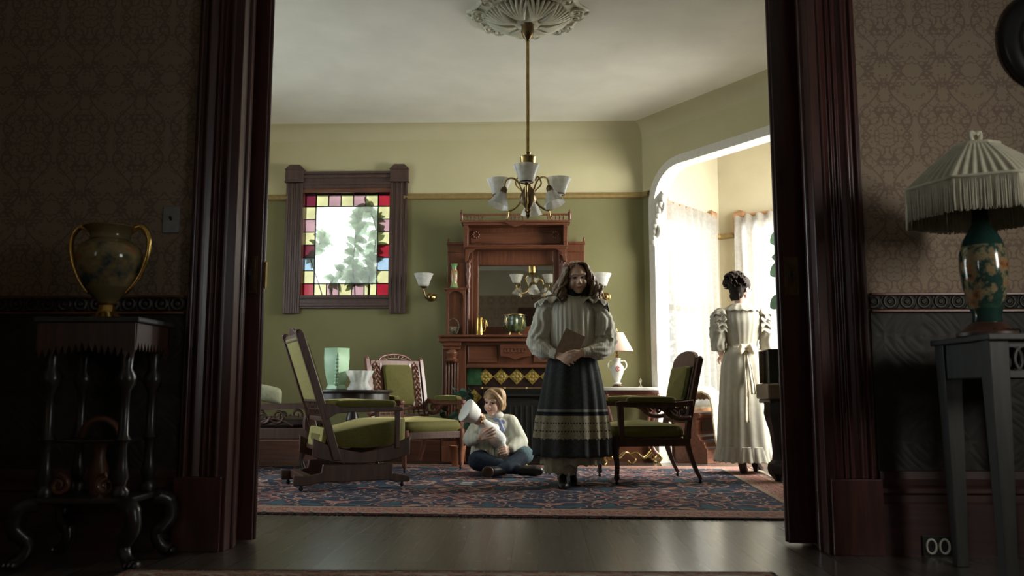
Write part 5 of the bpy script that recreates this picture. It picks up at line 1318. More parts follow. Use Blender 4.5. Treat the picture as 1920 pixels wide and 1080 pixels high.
# ================================================================ front room
t = thing('pedestal_stand', 'dark carved claw-footed pedestal stand left of the doorway', 'stand', (-1.717, 3.35, 0))
W = 'darkwood'; Z0 = 0.935
mb = MB(); mb.box(-0.205, 0.205, -0.165, 0.165, Z0 - 0.022, Z0); mb.build('top', MAT['greywood'], t, smooth=0, bevel=0.006)
mb = MB()
for x0, x1, y0, y1 in ((-0.19, 0.19, -0.155, -0.14), (-0.19, 0.19, 0.14, 0.155)):
    n = 15
    poly = [(x0, y0, Z0 - 0.022), (x1, y0, Z0 - 0.022)] + [(x1 - (x1 - x0) * k / (2 * n), y0, Z0 - 0.095 - (0.035 if k % 2 else 0.0) - 0.03 * abs(k / n - 1)) for k in range(2 * n + 1)]
    mb.prism(poly, (0, y1 - y0, 0))
for x in (-0.19, 0.175):
    n = 11
    poly = [(x, -0.15, Z0 - 0.022), (x, 0.15, Z0 - 0.022)] + [(x, 0.15 - 0.3 * k / (2 * n), Z0 - 0.095 - (0.035 if k % 2 else 0.0)) for k in range(2 * n + 1)]
    mb.prism(poly, (0.015, 0, 0))
mb.build('apron', 'walnut', t, smooth=0)
cl_ = [(0.03, 0.255), (0.034, 0.28), (0.02, 0.30), (0.03, 0.33), (0.022, 0.37), (0.017, 0.44), (0.02, 0.455), (0.032, 0.47), (0.02, 0.49), (0.018, 0.6), (0.02, 0.655), (0.036, 0.68), (0.038, 0.71), (0.022, 0.74), (0.026, 0.80), (0.03, 0.86), (0.022, Z0 - 0.02)]
for sx in (-1, 1):
    for sy in (-1, 1):
        MB().lathe(cl_, 16, (sx * 0.145, sy * 0.115, 0)).build('column', W, t, smooth=50)
        l = MB(); x, y = sx * 0.165, sy * 0.125
        l.tube(spline([(x, y, 0.235), (x * 1.28, y * 1.25, 0.215), (x * 1.35, y * 1.3, 0.15), (x * 1.1, y * 1.1, 0.09), (x * 1.18, y * 1.15, 0.04), (x * 1.35, y * 1.25, 0.02)], 6), [0.034] * 8 + [0.03] * 10 + [0.024] * 13, 9)
        for k in (-1, 0, 1): l.ell((x * 1.36 + k * 0.018, y * 1.28 + sy * 0.0, 0.018), (0.013, 0.03, 0.017), n=8, m=6)
        l.build('claw_leg', W, t, smooth=60)
mb = MB(); mb.box(-0.20, 0.20, -0.155, 0.155, 0.235, 0.258); mb.box(-0.13, 0.13, -0.10, 0.10, 0.455, 0.47); mb.build('shelf', W, t, smooth=0, bevel=0.006)
mb = MB(); mb.tube(arc((0, 0, 0.47), 0.075, 0, 180, 16), 0.014, 8); mb.lathe([(0.035, 0.258), (0.03, 0.30), (0.04, 0.34), (0.022, 0.40), (0.03, 0.455)], 16)
for s in (-1, 1): carve(mb, (s * 0.09, -0.115, 0.30), 0.04, 1.5, 0.01, sg=s, a0=PI / 2)
mb.build('carved_centre', 'mahogany', t, smooth=60)

t = thing('urn', 'two-handled gilt painted urn standing on the dark pedestal stand', 'urn', (at(200, 570, 3.35).x, 3.35, Z0))
MB().lathe([(0.058, 0), (0.062, 0.008), (0.05, 0.02), (0.034, 0.035), (0.03, 0.062)], 32).build('foot', 'gold', t, smooth=50)
MB().lathe([(0.03, 0.06), (0.036, 0.072), (0.05, 0.085), (0.075, 0.115), (0.09, 0.135), (0.112, 0.18), (0.127, 0.235), (0.128, 0.265), (0.115, 0.295), (0.088, 0.315), (0.078, 0.325)], 44).build('body', 'urn_body', t, smooth=60)
MB().lathe([(0.08, 0.322), (0.075, 0.335), (0.078, 0.35), (0.095, 0.368), (0.104, 0.374), (0.10, 0.378), (0.085, 0.368), (0.07, 0.35), (0.07, 0.33)], 40, rm=lambda a, z: 1 + (0.02 * math.cos(14 * a) if z > 0.36 else 0)).build('neck', 'urn_body', t, smooth=60)
MB().lathe([(0.031, 0.058), (0.04, 0.064), (0.031, 0.072)], 28).build('ring', 'gold', t, smooth=60)
for s in (-1, 1):
    MB().tube(spline([(s * 0.085, 0, 0.365), (s * 0.125, 0, 0.378), (s * 0.155, 0, 0.34), (s * 0.158, 0, 0.28), (s * 0.14, 0, 0.21), (s * 0.11, 0, 0.15), (s * 0.075, 0, 0.11)], 6), [0.012] * 12 + [0.010] * 12 + [0.008] * 13, 9).build('handle', 'gold', t, smooth=180)

def plate(name, label, cat, px, py, w, h):
    p = at(px, py, FW); t = thing(name, label, cat, (p.x, FW, p.z)); return t
t = plate('light_switch', 'grey metal light switch plate on the dark left wallpaper', 'light switch', 322, 412, .08, .12)
MB().box(-0.038, 0.038, -0.006, 0, -0.06, 0.06).build('plate', 'steel_plate', t, smooth=0, bevel=0.003)
MB().bar((0, -0.004, 0.0), (0, -0.022, 0.008), 0.009, 0.012).build('toggle', 'iron', t, smooth=0, bevel=0.002)
p = at(1757, 1024, FW - 0.036)
t = thing('power_outlet', 'double power outlet with bright round faces low on the baseboard', 'power outlet', (p.x, FW - 0.036, p.z))
MB().box(-0.06, 0.06, -0.006, 0, -0.042, 0.042).build('plate', 'iron', t, smooth=0, bevel=0.003)
for s in (-1, 1):
    mb = MB(); mb.tube([(s * 0.026 + 0.019 * math.cos(R(a)), -0.009, 0.028 * math.sin(R(a))) for a in range(0, 360, 20)], 0.005, 7, True); mb.build('rim', 'porcelain', t, smooth=180)
    mb = MB()
    for q in (-1, 1): mb.box(s * 0.026 + q * 0.007 - 0.0025, s * 0.026 + q * 0.007 + 0.0025, -0.009, -0.005, -0.004, 0.012)
    mb.build('slots', 'iron', t, smooth=0)

t = thing('plant_stand', 'tall dark wooden stand with pierced apron under the fringed lamp', 'stand', (1.79, 3.175, 0))
W = 'greywood'; Z1 = 0.85
mb = MB(); mb.box(-0.245, 0.245, -0.205, 0.235, Z1 - 0.022, Z1); mb.build('top', W, t, smooth=0, bevel=0.004)
for sx in (-1, 1):
    for sy in (-1, 1):
        yy = 0.185 if sy > 0 else -0.15
        MB().bar((sx * 0.20, yy, Z1 - 0.02), (sx * 0.20, yy, 0), 0.07, 0.07, up=(0, 1, 0), w1=0.042, d1=0.042).build('leg', W, t, smooth=0, bevel=0.003)
for y in (-0.165, 0.20):
    mb = MB(); z0, z1 = Z1 - 0.15, Z1 - 0.022
    mb.box(-0.17, 0.17, y - 0.008, y + 0.008, z1 - 0.022, z1); mb.box(-0.17, 0.17, y - 0.008, y + 0.008, z0, z0 + 0.022)
    for k in range(8):
        c = -0.15 + k * 0.043
        mb.tube([(c + 0.034 * math.cos(R(a)), y, (z0 + z1) / 2 + 0.045 * math.sin(R(a))) for a in range(0, 360, 20)], 0.0075, 6, True)
    mb.build('pierced_apron', W, t, smooth=40)
for x in (-0.215, 0.215): MB().box(x - 0.01, x + 0.01, -0.12, 0.15, Z1 - 0.15, Z1 - 0.022).build('side_apron', W, t, smooth=0, bevel=0.002)

lp_ = at(1851, 600, 3.14)
t = thing('fringed_lamp', 'teal painted vase lamp with pleated fringed cream shade on right stand', 'table lamp', (lp_.x, 3.14, Z1))
MB().lathe([(0.105, 0), (0.105, 0.012), (0.085, 0.02), (0.06, 0.045), (0.05, 0.05)], 36).build('base', 'walnut', t, smooth=30)
MB().lathe([(0.046, 0.045), (0.05, 0.055), (0.047, 0.075), (0.06, 0.12), (0.075, 0.19), (0.082, 0.25), (0.08, 0.30), (0.066, 0.35), (0.046, 0.385), (0.032, 0.41), (0.026, 0.45), (0.028, 0.49), (0.025, 0.49)], 40).build('body', 'lamp_vase', t, smooth=60)
MB().tube([(0, 0, 0.48), (0, 0, 0.74)], 0.006, 8).build('harp_rod', 'brass', t)
SR, ST_, SZ0, SZ1 = 0.262, 0.082, 0.545, 0.705
tilt = 0.0
def octo(a, r):
    k = (a - PI / 8 + PI / 8) % (PI / 4) - PI / 8
    return r * math.cos(PI / 8) / math.cos(k)
mb = MB(); npl = 96
def shade(u, v):
    a = 2 * PI * u - PI / 2 - 0.14; r = ST_ + (SR - ST_) * (v ** 1.12)
    rr = octo(a, r) * (1 + 0.022 * math.cos(u * 2 * PI * npl / 1.0 * 0.5) * (0.4 + 0.6 * v)); z = SZ1 - (SZ1 - SZ0) * v + 0.012 * math.sin(PI * v)
    return (rr * math.cos(a), rr * math.sin(a), z)
mb.grid(shade, npl * 4, 8, True); so = mb.build('shade', 'lamp_cloth', t, smooth=180)
mb = MB()
for rad, z, th in ((SR * 1.005, SZ0, 0.006), (ST_, SZ1, 0.006)):
    mb.tube([(octo(2 * PI * i / 64, rad) * math.cos(2 * PI * i / 64), octo(2 * PI * i / 64, rad) * math.sin(2 * PI * i / 64), z) for i in range(64)], th, 6, True)
mb.build('trim_braid', 'lamp_cloth', so, smooth=180)
mb = MB(); mb.lathe([(0, SZ1 - 0.002), (ST_ * 0.94, SZ1 - 0.002)], 40, cap=False); mb.build('top_ring', 'lamp_cloth', so, smooth=0)
fr = MB(); random.seed(9)
for i in range(900):
    a = 2 * PI * i / 900; r = octo(a, SR * 1.005); x, y = r * math.cos(a), r * math.sin(a); l = 0.118 + random.uniform(-.006, .006)
    k = 1 + random.uniform(-.012, .012); fr.tube([(x, y, SZ0), (x * k, y * k, SZ0 - l * .5), (x * k, y * k, SZ0 - l)], [0.0021, 0.0016, 0.0023], 4)
fo = fr.build('fringe', 'lamp_cloth', so, smooth=180); fo['kind'] = 'stuff'
fn_ = MB(); fn_.tube([(0, 0, SZ1), (0, 0, SZ1 + 0.015)], 0.02, 10)
for s in (-1, 1): fn_.tube(spline([(0, 0, SZ1 + 0.01), (s * 0.016, 0, SZ1 + 0.03), (s * 0.016, 0, SZ1 + 0.055), (s * 0.002, 0, SZ1 + 0.045)], 4), 0.011, 8)
fn_.build('finial', 'lamp_cloth', t, smooth=60)
tr = thing('trinket', 'small black openwork trinket on the dark stand beside the lamp', 'trinket', (at(1890, 622, 3.05).x, 3.06, Z1))
mb = MB()
for k in range(6): mb.tube([(-0.04 + k * 0.016 + 0.009 * math.cos(R(a)), 0, 0.012 + 0.009 * math.sin(R(a))) for a in range(0, 360, 40)], 0.0035, 5, True)
mb.box(-0.05, 0.05, -0.008, 0.008, 0, 0.004); mb.build('bar', 'black_item', tr, smooth=40)

p = at(1948, 80, FW)
t = thing('oval_frame', 'dark oval frame with pale centre at the top right corner', 'picture frame', (p.x, FW, p.z))
def ov(rx, rz, y, n=48): return [(rx * math.cos(2 * PI * i / n), y, rz * math.sin(2 * PI * i / n)) for i in range(n)]
mb = MB()
rings = [(0.175, 0.215, -0.001), (0.178, 0.218, -0.02), (0.16, 0.20, -0.04), (0.12, 0.155, -0.05), (0.085, 0.115, -0.04), (0.075, 0.105, -0.015)]
vs = []; fs = []
for rx, rz_, y in rings: vs += ov(rx, rz_, y)
for k in range(5):
    for i in range(48): fs.append((k * 48 + i, k * 48 + (i + 1) % 48, k * 48 + 48 + (i + 1) % 48, k * 48 + 48 + i))
mb.add(vs, fs); mb.build('frame', 'black_item', t, smooth=60)
mb = MB(); mb.prism(ov(0.078, 0.108, -0.012), (0, -0.006, 0)); mb.build('picture', 'plaster_orn', t, smooth=30)

# ================================================================ people
def head_M(c, yaw=0, pitch=0, roll=0, s=1.0):
    return Matrix.Translation(Vector(c)) @ Matrix.Rotation(yaw, 4, 'Z') @ Matrix.Rotation(roll, 4, 'Y') @ Matrix.Rotation(pitch, 4, 'X') @ Matrix.Scale(s, 4)
def head_blob(mb, M, child=False):
    a = len(mb.v)
    mb.ell((0, 0.012, 0.03), (0.073, 0.092, 0.083), n=20, m=14)
    mb.ell((0, -0.022, -0.028), (0.060, 0.066, 0.076), n=20, m=14)
    if child:
        for s in (-1, 1): mb.ell((s * 0.034, -0.050, -0.040), (0.026, 0.028, 0.030), n=14, m=10)
    mb.ell((0, -0.050, -0.088), (0.030, 0.028, 0.022), n=14, m=10)
    mb.caps([(-0.05, 0.0, -0.06), (0, -0.048, -0.088), (0.05, 0.0, -0.06)], [0.018, 0.024, 0.018], 10)
    for s in (-1, 1):
        mb.ell((s * 0.034, -0.058, -0.032), (0.025, 0.026, 0.027), n=14, m=10)
        mb.ell((s * 0.075, 0.012, -0.012), (0.008, 0.019, 0.030), n=12, m=8)
        mb.caps([(s * 0.012, -0.083, 0.024), (s * 0.046, -0.070, 0.026)], [0.010, 0.010], 8)
        mb.ell((s * 0.010, -0.090, -0.034), (0.008, 0.010, 0.007), n=10, m=6)
    mb.caps([(0, -0.080, 0.010), (0, -0.094 if child else -0.098, -0.026)], [0.008, 0.0105 if child else 0.012], 10)
    mb.ell((0, -0.060, -0.062), (0.034, 0.026, 0.026), n=14, m=10)
    mb.ell((0, -0.084, -0.056), (0.018, 0.008, 0.006), n=12, m=8); mb.ell((0, -0.083, -0.066), (0.016, 0.008, 0.006), n=12, m=8)
    mb.xf(M, a)
def face_parts(par, M, brow='hair_brown'):
    for s in (-1, 1):
        e = MB(); e.ell((s * 0.030, -0.0755, 0.001), (0.0125, 0.009, 0.0068), n=12, m=8); e.xf(M); eo = e.build('eye', 'eye_white', par, smooth=180)
        e = MB(); e.ell((s * 0.030, -0.0825, 0.001), (0.0062, 0.004, 0.0062), n=12, m=8); e.xf(M); e.build('iris', 'eye', eo, smooth=180)
        e = MB(); e.tube(spline([(s * 0.014, -0.0825, 0.0045), (s * 0.030, -0.0855, 0.0085), (s * 0.046, -0.076, 0.0035)], 4), 0.0024, 6); e.xf(M); e.build('eyelashes', 'eye', par, smooth=180)
        e = MB(); e.tube(spline([(s * 0.014, -0.0915, 0.025), (s * 0.032, -0.0875, 0.029), (s * 0.050, -0.076, 0.022)], 4), [0.0022] * 4 + [0.0026] * 4 + [0.0014], 6); e.xf(M); e.build('eyebrow', brow, par, smooth=180)
    e = MB(); e.tube(spline([(-0.024, -0.0795, -0.057), (-0.010, -0.0915, -0.0585), (0, -0.0925, -0.060), (0.010, -0.0915, -0.0585), (0.024, -0.0795, -0.057)], 4), [0.0014] + [0.0034] * 15 + [0.0014], 7)
    e.tube(spline([(-0.020, -0.081, -0.0615), (-0.008, -0.0895, -0.0645), (0.008, -0.0895, -0.0645), (0.020, -0.081, -0.0615)], 4), [0.0012] + [0.0036] * 11 + [0.0012], 7); e.xf(M); e.build('lips', 'lip', par, smooth=180)
def hand(mb, wrist, knuckle, pal_n, curl, s=1.0, thumb_side=1, spread=0.16, lens=(0.062, 0.070, 0.066, 0.052), side=None):
    """palm from wrist to knuckles; fingers bend towards pal_n (palm normal)"""
    w = Vector(wrist); k = Vector(knuckle); d = (k - w).normalized(); n = Vector(pal_n); n = (n - d * n.dot(d)).normalized(); b = d.cross(n) * thumb_side
    pw = 0.030 * s
    for i in range(4):
        o = (1.5 - i) / 1.5
        base = k + b * pw * o - d * 0.004 * abs(o)
        mb.caps([w + b * pw * 0.55 * o, w.lerp(base, 0.6) , base], [0.0125 * s, 0.0125 * s, 0.0105 * s], 8)
        p = base; dirv = (d + b * spread * o * 0.5).normalized(); L = lens[i] * s; pts = [p]; rs = [0.0098 * s]
        for q, fr in enumerate((0.45, 0.31, 0.26)):
            c = curl * (0.75 + 0.12 * i) * (1.0 if q else 0.75)
            dirv = (dirv * math.cos(c) + n * math.sin(c)).normalized(); n2 = (n - dirv * n.dot(dirv)); 
            p = p + dirv * L * fr; pts.append(p); rs.append((0.0092, 0.0084, 0.0072)[q] * s)
        mb.caps(pts, rs, 8)
    tb = w.lerp(k, 0.25) + b * pw * 0.8
    t1 = tb + (b * 0.55 + d * 0.6 + n * 0.35).normalized() * 0.034 * s; t2 = t1 + (d * 0.8 + b * 0.1 + n * 0.5).normalized() * 0.026 * s; t3 = t2 + (d * 0.85 + n * 0.5 - b * 0.1).normalized() * 0.022 * s
    mb.caps([tb, t1, t2, t3], [0.014 * s, 0.0115 * s, 0.0100 * s, 0.0085 * s], 8)
def locks(mb, M, seeds, r0, r1, end_fn, n=10, wave=0.012, freq=3.0, seg=6):
    for (az, el, ln) in seeds: pass
def shoe(mb, heel, toe, w=0.04, h=0.075, heel_h=0.0):
    heel = Vector(heel); toe = Vector(toe); d = (toe - heel).normalized(); L = (toe - heel).length; r = Vector((d.y, -d.x, 0))
    up = Vector((0, 0, 1))
    secs = [(0.0, 0.75, 1.0), (0.15, 0.85, 1.15), (0.32, 0.82, 0.95), (0.55, 0.9, 0.66), (0.78, 0.95, 0.5), (0.93, 0.7, 0.38), (1.0, 0.3, 0.2)]
    vs = []; N = 14
    for t, ww, hh in secs:
        c = heel + d * L * t; lift = heel_h * max(0, 1 - t / 0.6)
        for i in range(N):
            a = 2 * PI * i / N; x = math.cos(a) * w * ww; z = math.sin(a)
            z = (z * h * hh * 0.5 + h * hh * 0.5) if z > -0.4 else 0.3 * h * hh * 0.5
            if math.sin(a) <= -0.4: z = 0.0
            vs.append(c + r * x + up * (z + lift + 0.004))
    fs = [list(range(N))[::-1], [(len(secs) - 1) * N + i for i in range(N)]]
    for k in range(len(secs) - 1):
        for i in range(N): fs.append((k * N + i, k * N + (i + 1) % N, k * N + N + (i + 1) % N, k * N + N + i))
    mb.add(vs, fs)
    if heel_h > 0: mb.bar(heel + d * 0.025 + up * (heel_h + 0.01), heel + d * 0.03, 0.045, 0.045, up=d, w1=0.028, d1=0.028)
def cloth_lathe(name, mat, par, prof, folds, amp, c=(0, 0), n=180, seed=0, solid=0.004, hem=0.0, asp=0.8):
    """gathered skirt: prof = (z, rx, shift_x); folds deepen towards the hem"""
    zs = [p[0] for p in prof]; z0, z1 = zs[0], zs[-1]
    rnd = random.Random(seed); ph = [rnd.uniform(0, 6.28) for _ in range(4)]
    def fn(u, v):
        k = v * (len(prof) - 1); i = min(int(k), len(prof) - 2); f = k - i
        z = prof[i][0] + (prof[i + 1][0] - prof[i][0]) * f; r = prof[i][1] + (prof[i + 1][1] - prof[i][1]) * f; sx = prof[i][2] + (prof[i + 1][2] - prof[i][2]) * f
        a = 2 * PI * u; g = (z0 - z) / (z0 - z1)
        am = amp * (0.35 + 0.65 * g)
        m = 1 + am * (0.6 * math.sin(folds * a + ph[0] + 1.2 * math.sin(2 * a + ph[1])) + 0.4 * math.sin((folds * 0.5 + .5 // 1) * 1.0 // 1 * a + ph[2]))
        zz = z + (hem * math.sin(folds * a * 1.0 + ph[3]) if v > 0.97 else 0)
        return (c[0] + sx + r * m * math.cos(a), c[1] + r * asp * m * math.sin(a), zz)
    return MB().grid(fn, n, max(24, len(prof) * 5), True).build(name, mat, par, smooth=180, solid=solid)

# ---------------- the standing girl (faces the camera, -Y)
gx = on(1075, 912, RZ).x
GL = Vector((gx, 5.98, RZ))
t = thing('person', 'girl in grey striped puff-sleeved blouse and charcoal skirt standing with a book', 'person', GL, R(2))
HM = head_M((0.036, -0.035, 1.435), R(5), R(10), R(-4), 0.98)
b = MB(); head_blob(b, HM, True)
b.caps([(0.03, -0.01, 1.39), (0.01, 0.0, 1.28)], [0.046, 0.05], 14)
b.ell((0, 0, 1.16), (0.125, 0.082, 0.14), n=18, m=12); b.ell((0, 0, 0.97), (0.115, 0.078, 0.16), n=18, m=12)
b.ell((0, 0.0, 0.85), (0.125, 0.085, 0.1), n=18, m=12)
b.caps([(-0.09, 0, 1.225), (-0.15, 0, 1.20), (-0.222, -0.01, 0.985), (-0.115, -0.145, 0.893)], [0.035, 0.032, 0.032, 0.024], 10)
b.caps([(0.09, 0, 1.225), (0.15, 0, 1.20), (0.22, -0.01, 0.985), (0.07, -0.155, 0.905)], [0.035, 0.032, 0.032, 0.024], 10)
hand(b, (-0.115, -0.150, 0.89), (-0.055, -0.192, 0.865), (0.15, 0.9, -0.2), 0.42, 0.95, 1)
hand(b, (0.07, -0.158, 0.905), (0.005, -0.190, 0.888), (-0.15, 0.9, -0.1), 0.40, 0.92, -1)
b.caps([(-0.07, 0.0, 0.82), (-0.075, -0.03, 0.45), (-0.075, -0.06, 0.10)], [0.075, 0.052, 0.034], 12)
b.caps([(0.07, 0.0, 0.82), (0.055, 0.04, 0.45), (0.0, 0.12, 0.11)], [0.075, 0.052, 0.034], 12)
b.caps([(-0.075, -0.06, 0.10), (-0.08, -0.12, 0.045)], [0.032, 0.028], 10); b.caps([(0.0, 0.12, 0.11), (0.0, 0.06, 0.045)], [0.032, 0.028], 10)
b.build('body', 'skin', t, smooth=180, voxel=0.0045, sm=3)
face_parts(t, HM)
# blouse
bl = MB()
bl.tube([(0, 0.0, z) for z in (0.90, 0.93, 1.0, 1.08, 1.16, 1.22, 1.265, 1.30)], [0.1] * 8, 4) if False else None
def torso(u, v):
    sec = [(0.895, .132, .098), (0.92, .142, .108), (0.96, .155, .132), (1.03, .158, .135), (1.12, .155, .128), (1.19, .158, .115), (1.245, .145, .098), (1.285, .085, .07), (1.325, .055, .055)]
    k = v * (len(sec) - 1); i = min(int(k), len(sec) - 2); f = k - i; q = [sec[i][j] + (sec[i + 1][j] - sec[i][j]) * f for j in range(3)]
    a = 2 * PI * u; m = 1 + 0.026 * math.sin(26 * a + 1.5 * math.sin(3 * a)) * math.sin(PI * min(1, v * 1.1))
    return (q[1] * m * math.cos(a), q[2] * m * math.sin(a) - 0.012 * math.sin(PI * v), q[0])
bl.grid(torso, 150, 30, True)
for s in (-1, 1): bl.tube([(s * 0.06, 0, 1.242), (s * 0.12, 0, 1.232), (s * 0.165, 0, 1.215), (s * 0.185, 0, 1.19)], [0.052, 0.056, 0.056, 0.04], 18)
bl.build('blouse', 'stripe_blouse', t, smooth=180, solid=0.004)
def sleeve(pts, rs, folds, seed):
    mb = MB(); q = spline(pts, 7); N = len(q); rr = []
    for i in range(N):
        k = i / (N - 1) * (len(rs) - 1); j = min(int(k), len(rs) - 2); f = k - j; f = f * f * (3 - 2 * f); rr.append(rs[j] + (rs[j + 1] - rs[j]) * f)
    st = len(mb.v); M_ = 72
    mb.tube(q, rr, M_)
    for i in range(N):
        for k in range(M_):
            a = 2 * PI * k / M_; p = mb.v[st + i * M_ + k]; e = math.sin(PI * i / (N - 1)); am = 0.065 * math.sin(folds * a + 2.2 * math.sin(i * 0.45 + seed)) * (0.4 + 0.8 * e) + 0.05 * math.sin(i * 1.9 + 3 * math.sin(a + seed)) * e
            mb.v[st + i * M_ + k] = q[i] + (p - q[i]) * (1 + am)
    return mb
sleeve([(-0.125, 0.0, 1.235), (-0.180, 0.0, 1.195), (-0.205, -0.005, 1.10), (-0.228, -0.02, 0.985), (-0.205, -0.075, 0.925), (-0.148, -0.125, 0.905)], [0.05, 0.066, 0.074, 0.084, 0.064, 0.036], 9, 1.0).build('sleeve', 'stripe_blouse', t, smooth=180)
sleeve([(0.125, 0.0, 1.235), (0.185, 0.0, 1.195), (0.212, -0.005, 1.10), (0.222, -0.015, 0.985), (0.185, -0.085, 0.922), (0.105, -0.145, 0.91)], [0.05, 0.07, 0.082, 0.09, 0.064, 0.036], 9, 2.4).build('sleeve', 'stripe_blouse', t, smooth=180)
for p0, p1 in (((-0.165, -0.113, 0.911), (-0.112, -0.15, 0.887)), ((0.125, -0.132, 0.912), (0.065, -0.162, 0.903))):
    MB().tube([p0, Vector(p0).lerp(Vector(p1), .1), Vector(p0).lerp(Vector(p1), .9), p1], [0.034, 0.037, 0.033, 0.031], 20).build('cuff', 'stripe_blouse', t, smooth=40)
for s in (-1, 1):                                                     # shoulder frills
    def frill(u, v, s=s):
        a = 2 * PI * u; r = 0.03 + 0.092 * v; z = 1.298 - 0.035 * v * v + 0.017 * v * math.sin(9 * a)
        x = s * 0.145 + r * math.cos(a) * 0.95; y = r * math.sin(a) * 0.95 - 0.005
        return (x, y, z - 0.22 * max(0, (s * x - 0.145)))
    f = MB().grid(frill, 90, 7, True); f.build('shoulder_frill', 'stripe_blouse', t, smooth=180, solid=0.005)
def navy_edge(u, v, s=1):
    a = -0.9 + 1.8 * u; r = 0.114 + 0.010 * v; z = 1.298 - 0.035 + 0.017 * math.sin(9 * a) - 0.007
    x = 0.145 + r * math.cos(a) * .95; return (x, r * math.sin(a) * .95 - .005, z - 0.25 * max(0, x - 0.145) - 0.022 * v * (1 - (a / 0.9) ** 2))
MB().grid(navy_edge, 60, 3).build('frill_lining', 'navy', t, smooth=180, solid=0.003)['label'] = 'navy edging under the right frill'
MB().lathe([(0.062, 1.285), (0.058, 1.31), (0.054, 1.345), (0.055, 1.35)], 30, (0.006, -0.008, 0), cap=False).build('collar', 'navy', t, smooth=60, solid=0.004)
MB().lathe([(0.134, 0.885), (0.137, 0.89), (0.137, 0.925), (0.132, 0.93)], 40, (0, 0, 0), rm=lambda a, z: 1 - 0.22 * abs(math.sin(a)), cap=False).build('waistband', 'black_leather', t, smooth=60, solid=0.004)
SK = [(0.91, 0.140, 0), (0.86, 0.165, 0.0), (0.75, 0.190, 0.0), (0.60, 0.215, 0.0), (0.45, 0.236, -0.004), (0.33, 0.248, -0.006), (0.20, 0.252, -0.006)]
cloth_lathe('skirt', 'skirt', t, SK, 13, 0.11, seed=4, hem=0.004)
LB = [(0.478, 0.2555, 0.003), (0.33, 0.2715, 0.003)]
def band(u, v):
    rnd = random.Random(4); ph = [rnd.uniform(0, 6.28) for _ in range(4)]
    a = 2 * PI * u; z = 0.478 - 0.155 * v + (0.007 * math.sin(48 * a) if v > 0.95 else 0); g = (0.91 - z) / 0.71; am = 0.11 * (0.35 + 0.65 * g)
    m = 1 + am * (0.6 * math.sin(13 * a + ph[0] + 1.2 * math.sin(2 * a + ph[1])) + 0.4 * math.sin(6 * a + ph[2]))
    r = (0.236 - (z - 0.45) / 0.15 * 0.021 if z > 0.45 else 0.236 + (0.45 - z) / 0.12 * 0.012) + 0.006
    return (-0.005 + r * m * math.cos(a), r * 0.8 * m * math.sin(a), z)
cloth_lathe('petticoat', 'petticoat', t, [(0.30, 0.20, -0.005), (0.19, 0.21, -0.005), (0.150, 0.21, -0.005)], 17, 0.05, seed=9, hem=0.01)
cloth_lathe('petticoat', 'petticoat', t, [(0.30, 0.10, -0.09), (0.19, 0.115, -0.09), (0.095, 0.105, -0.085)], 11, 0.06, seed=2, hem=0.008, asp=1.0, c=(0, -0.05))
MB().grid(band, 200, 10, True).build('lace_band', 'lace_band', t, smooth=180)['label'] = 'ecru lace band round the skirt'
s_ = MB(); shoe(s_, (-0.072, -0.05, -RZ + .012), (-0.085, -0.235, -RZ + .012), 0.038, 0.085, 0.02); s_.tube([(-0.075, -0.075, 0.05), (-0.075, -0.065, 0.13)], 0.038, 14); s_.build('boot', 'black_leather', t, smooth=60)
s_ = MB(); shoe(s_, (0.0, 0.14, 0.02), (0.005, -0.03, 0.0), 0.036, 0.08, 0.02); s_.tube([(0.0, 0.12, 0.06), (0, 0.12, 0.14)], 0.036, 14); s_.build('boot', 'black_leather', t, smooth=60)
# hair
random.seed(11); h = MB()
h.ell((0, 0.026, 0.040), (0.082, 0.095, 0.082), n=24, m=14); h.ell((0, 0.05, -0.05), (0.105, 0.055, 0.105), n=20, m=12)
for s in (-1, 1):
    for k in range(56):
        u = (k * 0.618) % 1.0; az = R(-52 + 150 * u) if True else 0
        p0 = Vector((s * 0.010 - 0.01, -0.062 + 0.115 * u, 0.108 - 0.012 * u))
        ang = az
        out = 0.100 + random.uniform(0.0, 0.035)
        p1 = Vector((s * (0.083 + random.uniform(0, .008)) * max(0.5, math.cos(ang * 0.55)), -0.052 + 0.135 * u, 0.055))
        ex = s * (0.098 + 0.035 * random.random() - 0.03 * abs(u - .4)); ey = -0.05 + 0.15 * u + random.uniform(-.01, .01)
        p2 = Vector((ex, ey, -0.03)); p3 = Vector((ex * (1.12 + .22 * random.random()), ey - 0.015, -0.085)); p4 = Vector((ex * (0.85 + 0.3 * random.random()), ey - 0.03, -0.135 - random.uniform(0, .03))); 
        q = spline([p0, p0.lerp(p1, .55) + Vector((s * 0.012, 0, 0.022)), p1, p2, p3, p4], 6); ph = random.uniform(0, 6.28); N = len(q)
        for i in range(N):
            w = 0.021 * max(0, (i / N - 0.3)) / 0.7; q[i] = q[i] + Vector((w * math.sin(ph + i * 0.8), w * math.cos(ph + i * 0.8), 0))
        h.tube(q, [0.006 + 0.0075 * min(1, i / N * 1.6) * (1 if i < N - 3 else (N - i) / 4) for i in range(N)], 6)
h.xf(HM); h.build('hair', 'hair_brown', t, smooth=180)
bw = MB()
for s in (-1, 1):
    bw.ell((-0.062 + s * 0.022, -0.058 , 0.100 + s * 0.004), (0.022, 0.010, 0.016), n=12, m=8); bw.ell((-0.062 + s * 0.014, -0.060, 0.082), (0.009, 0.005, 0.018), n=10, m=6)
bw.ell((-0.062, -0.064, 0.098), 0.009, n=10, m=6); bw.xf(HM); bw.build('hair_bow', 'pink_ribbon', t, smooth=180)
bk = thing('book', 'worn brown book held by the standing girl against her waist', 'book', GL + Vector((-0.050, -0.170, 0.885)), R(2))
M = Matrix.Rotation(R(-7), 4, 'X') @ Matrix.Rotation(R(25), 4, 'Y') @ Matrix.Scale(0.86, 4)
mb = MB()
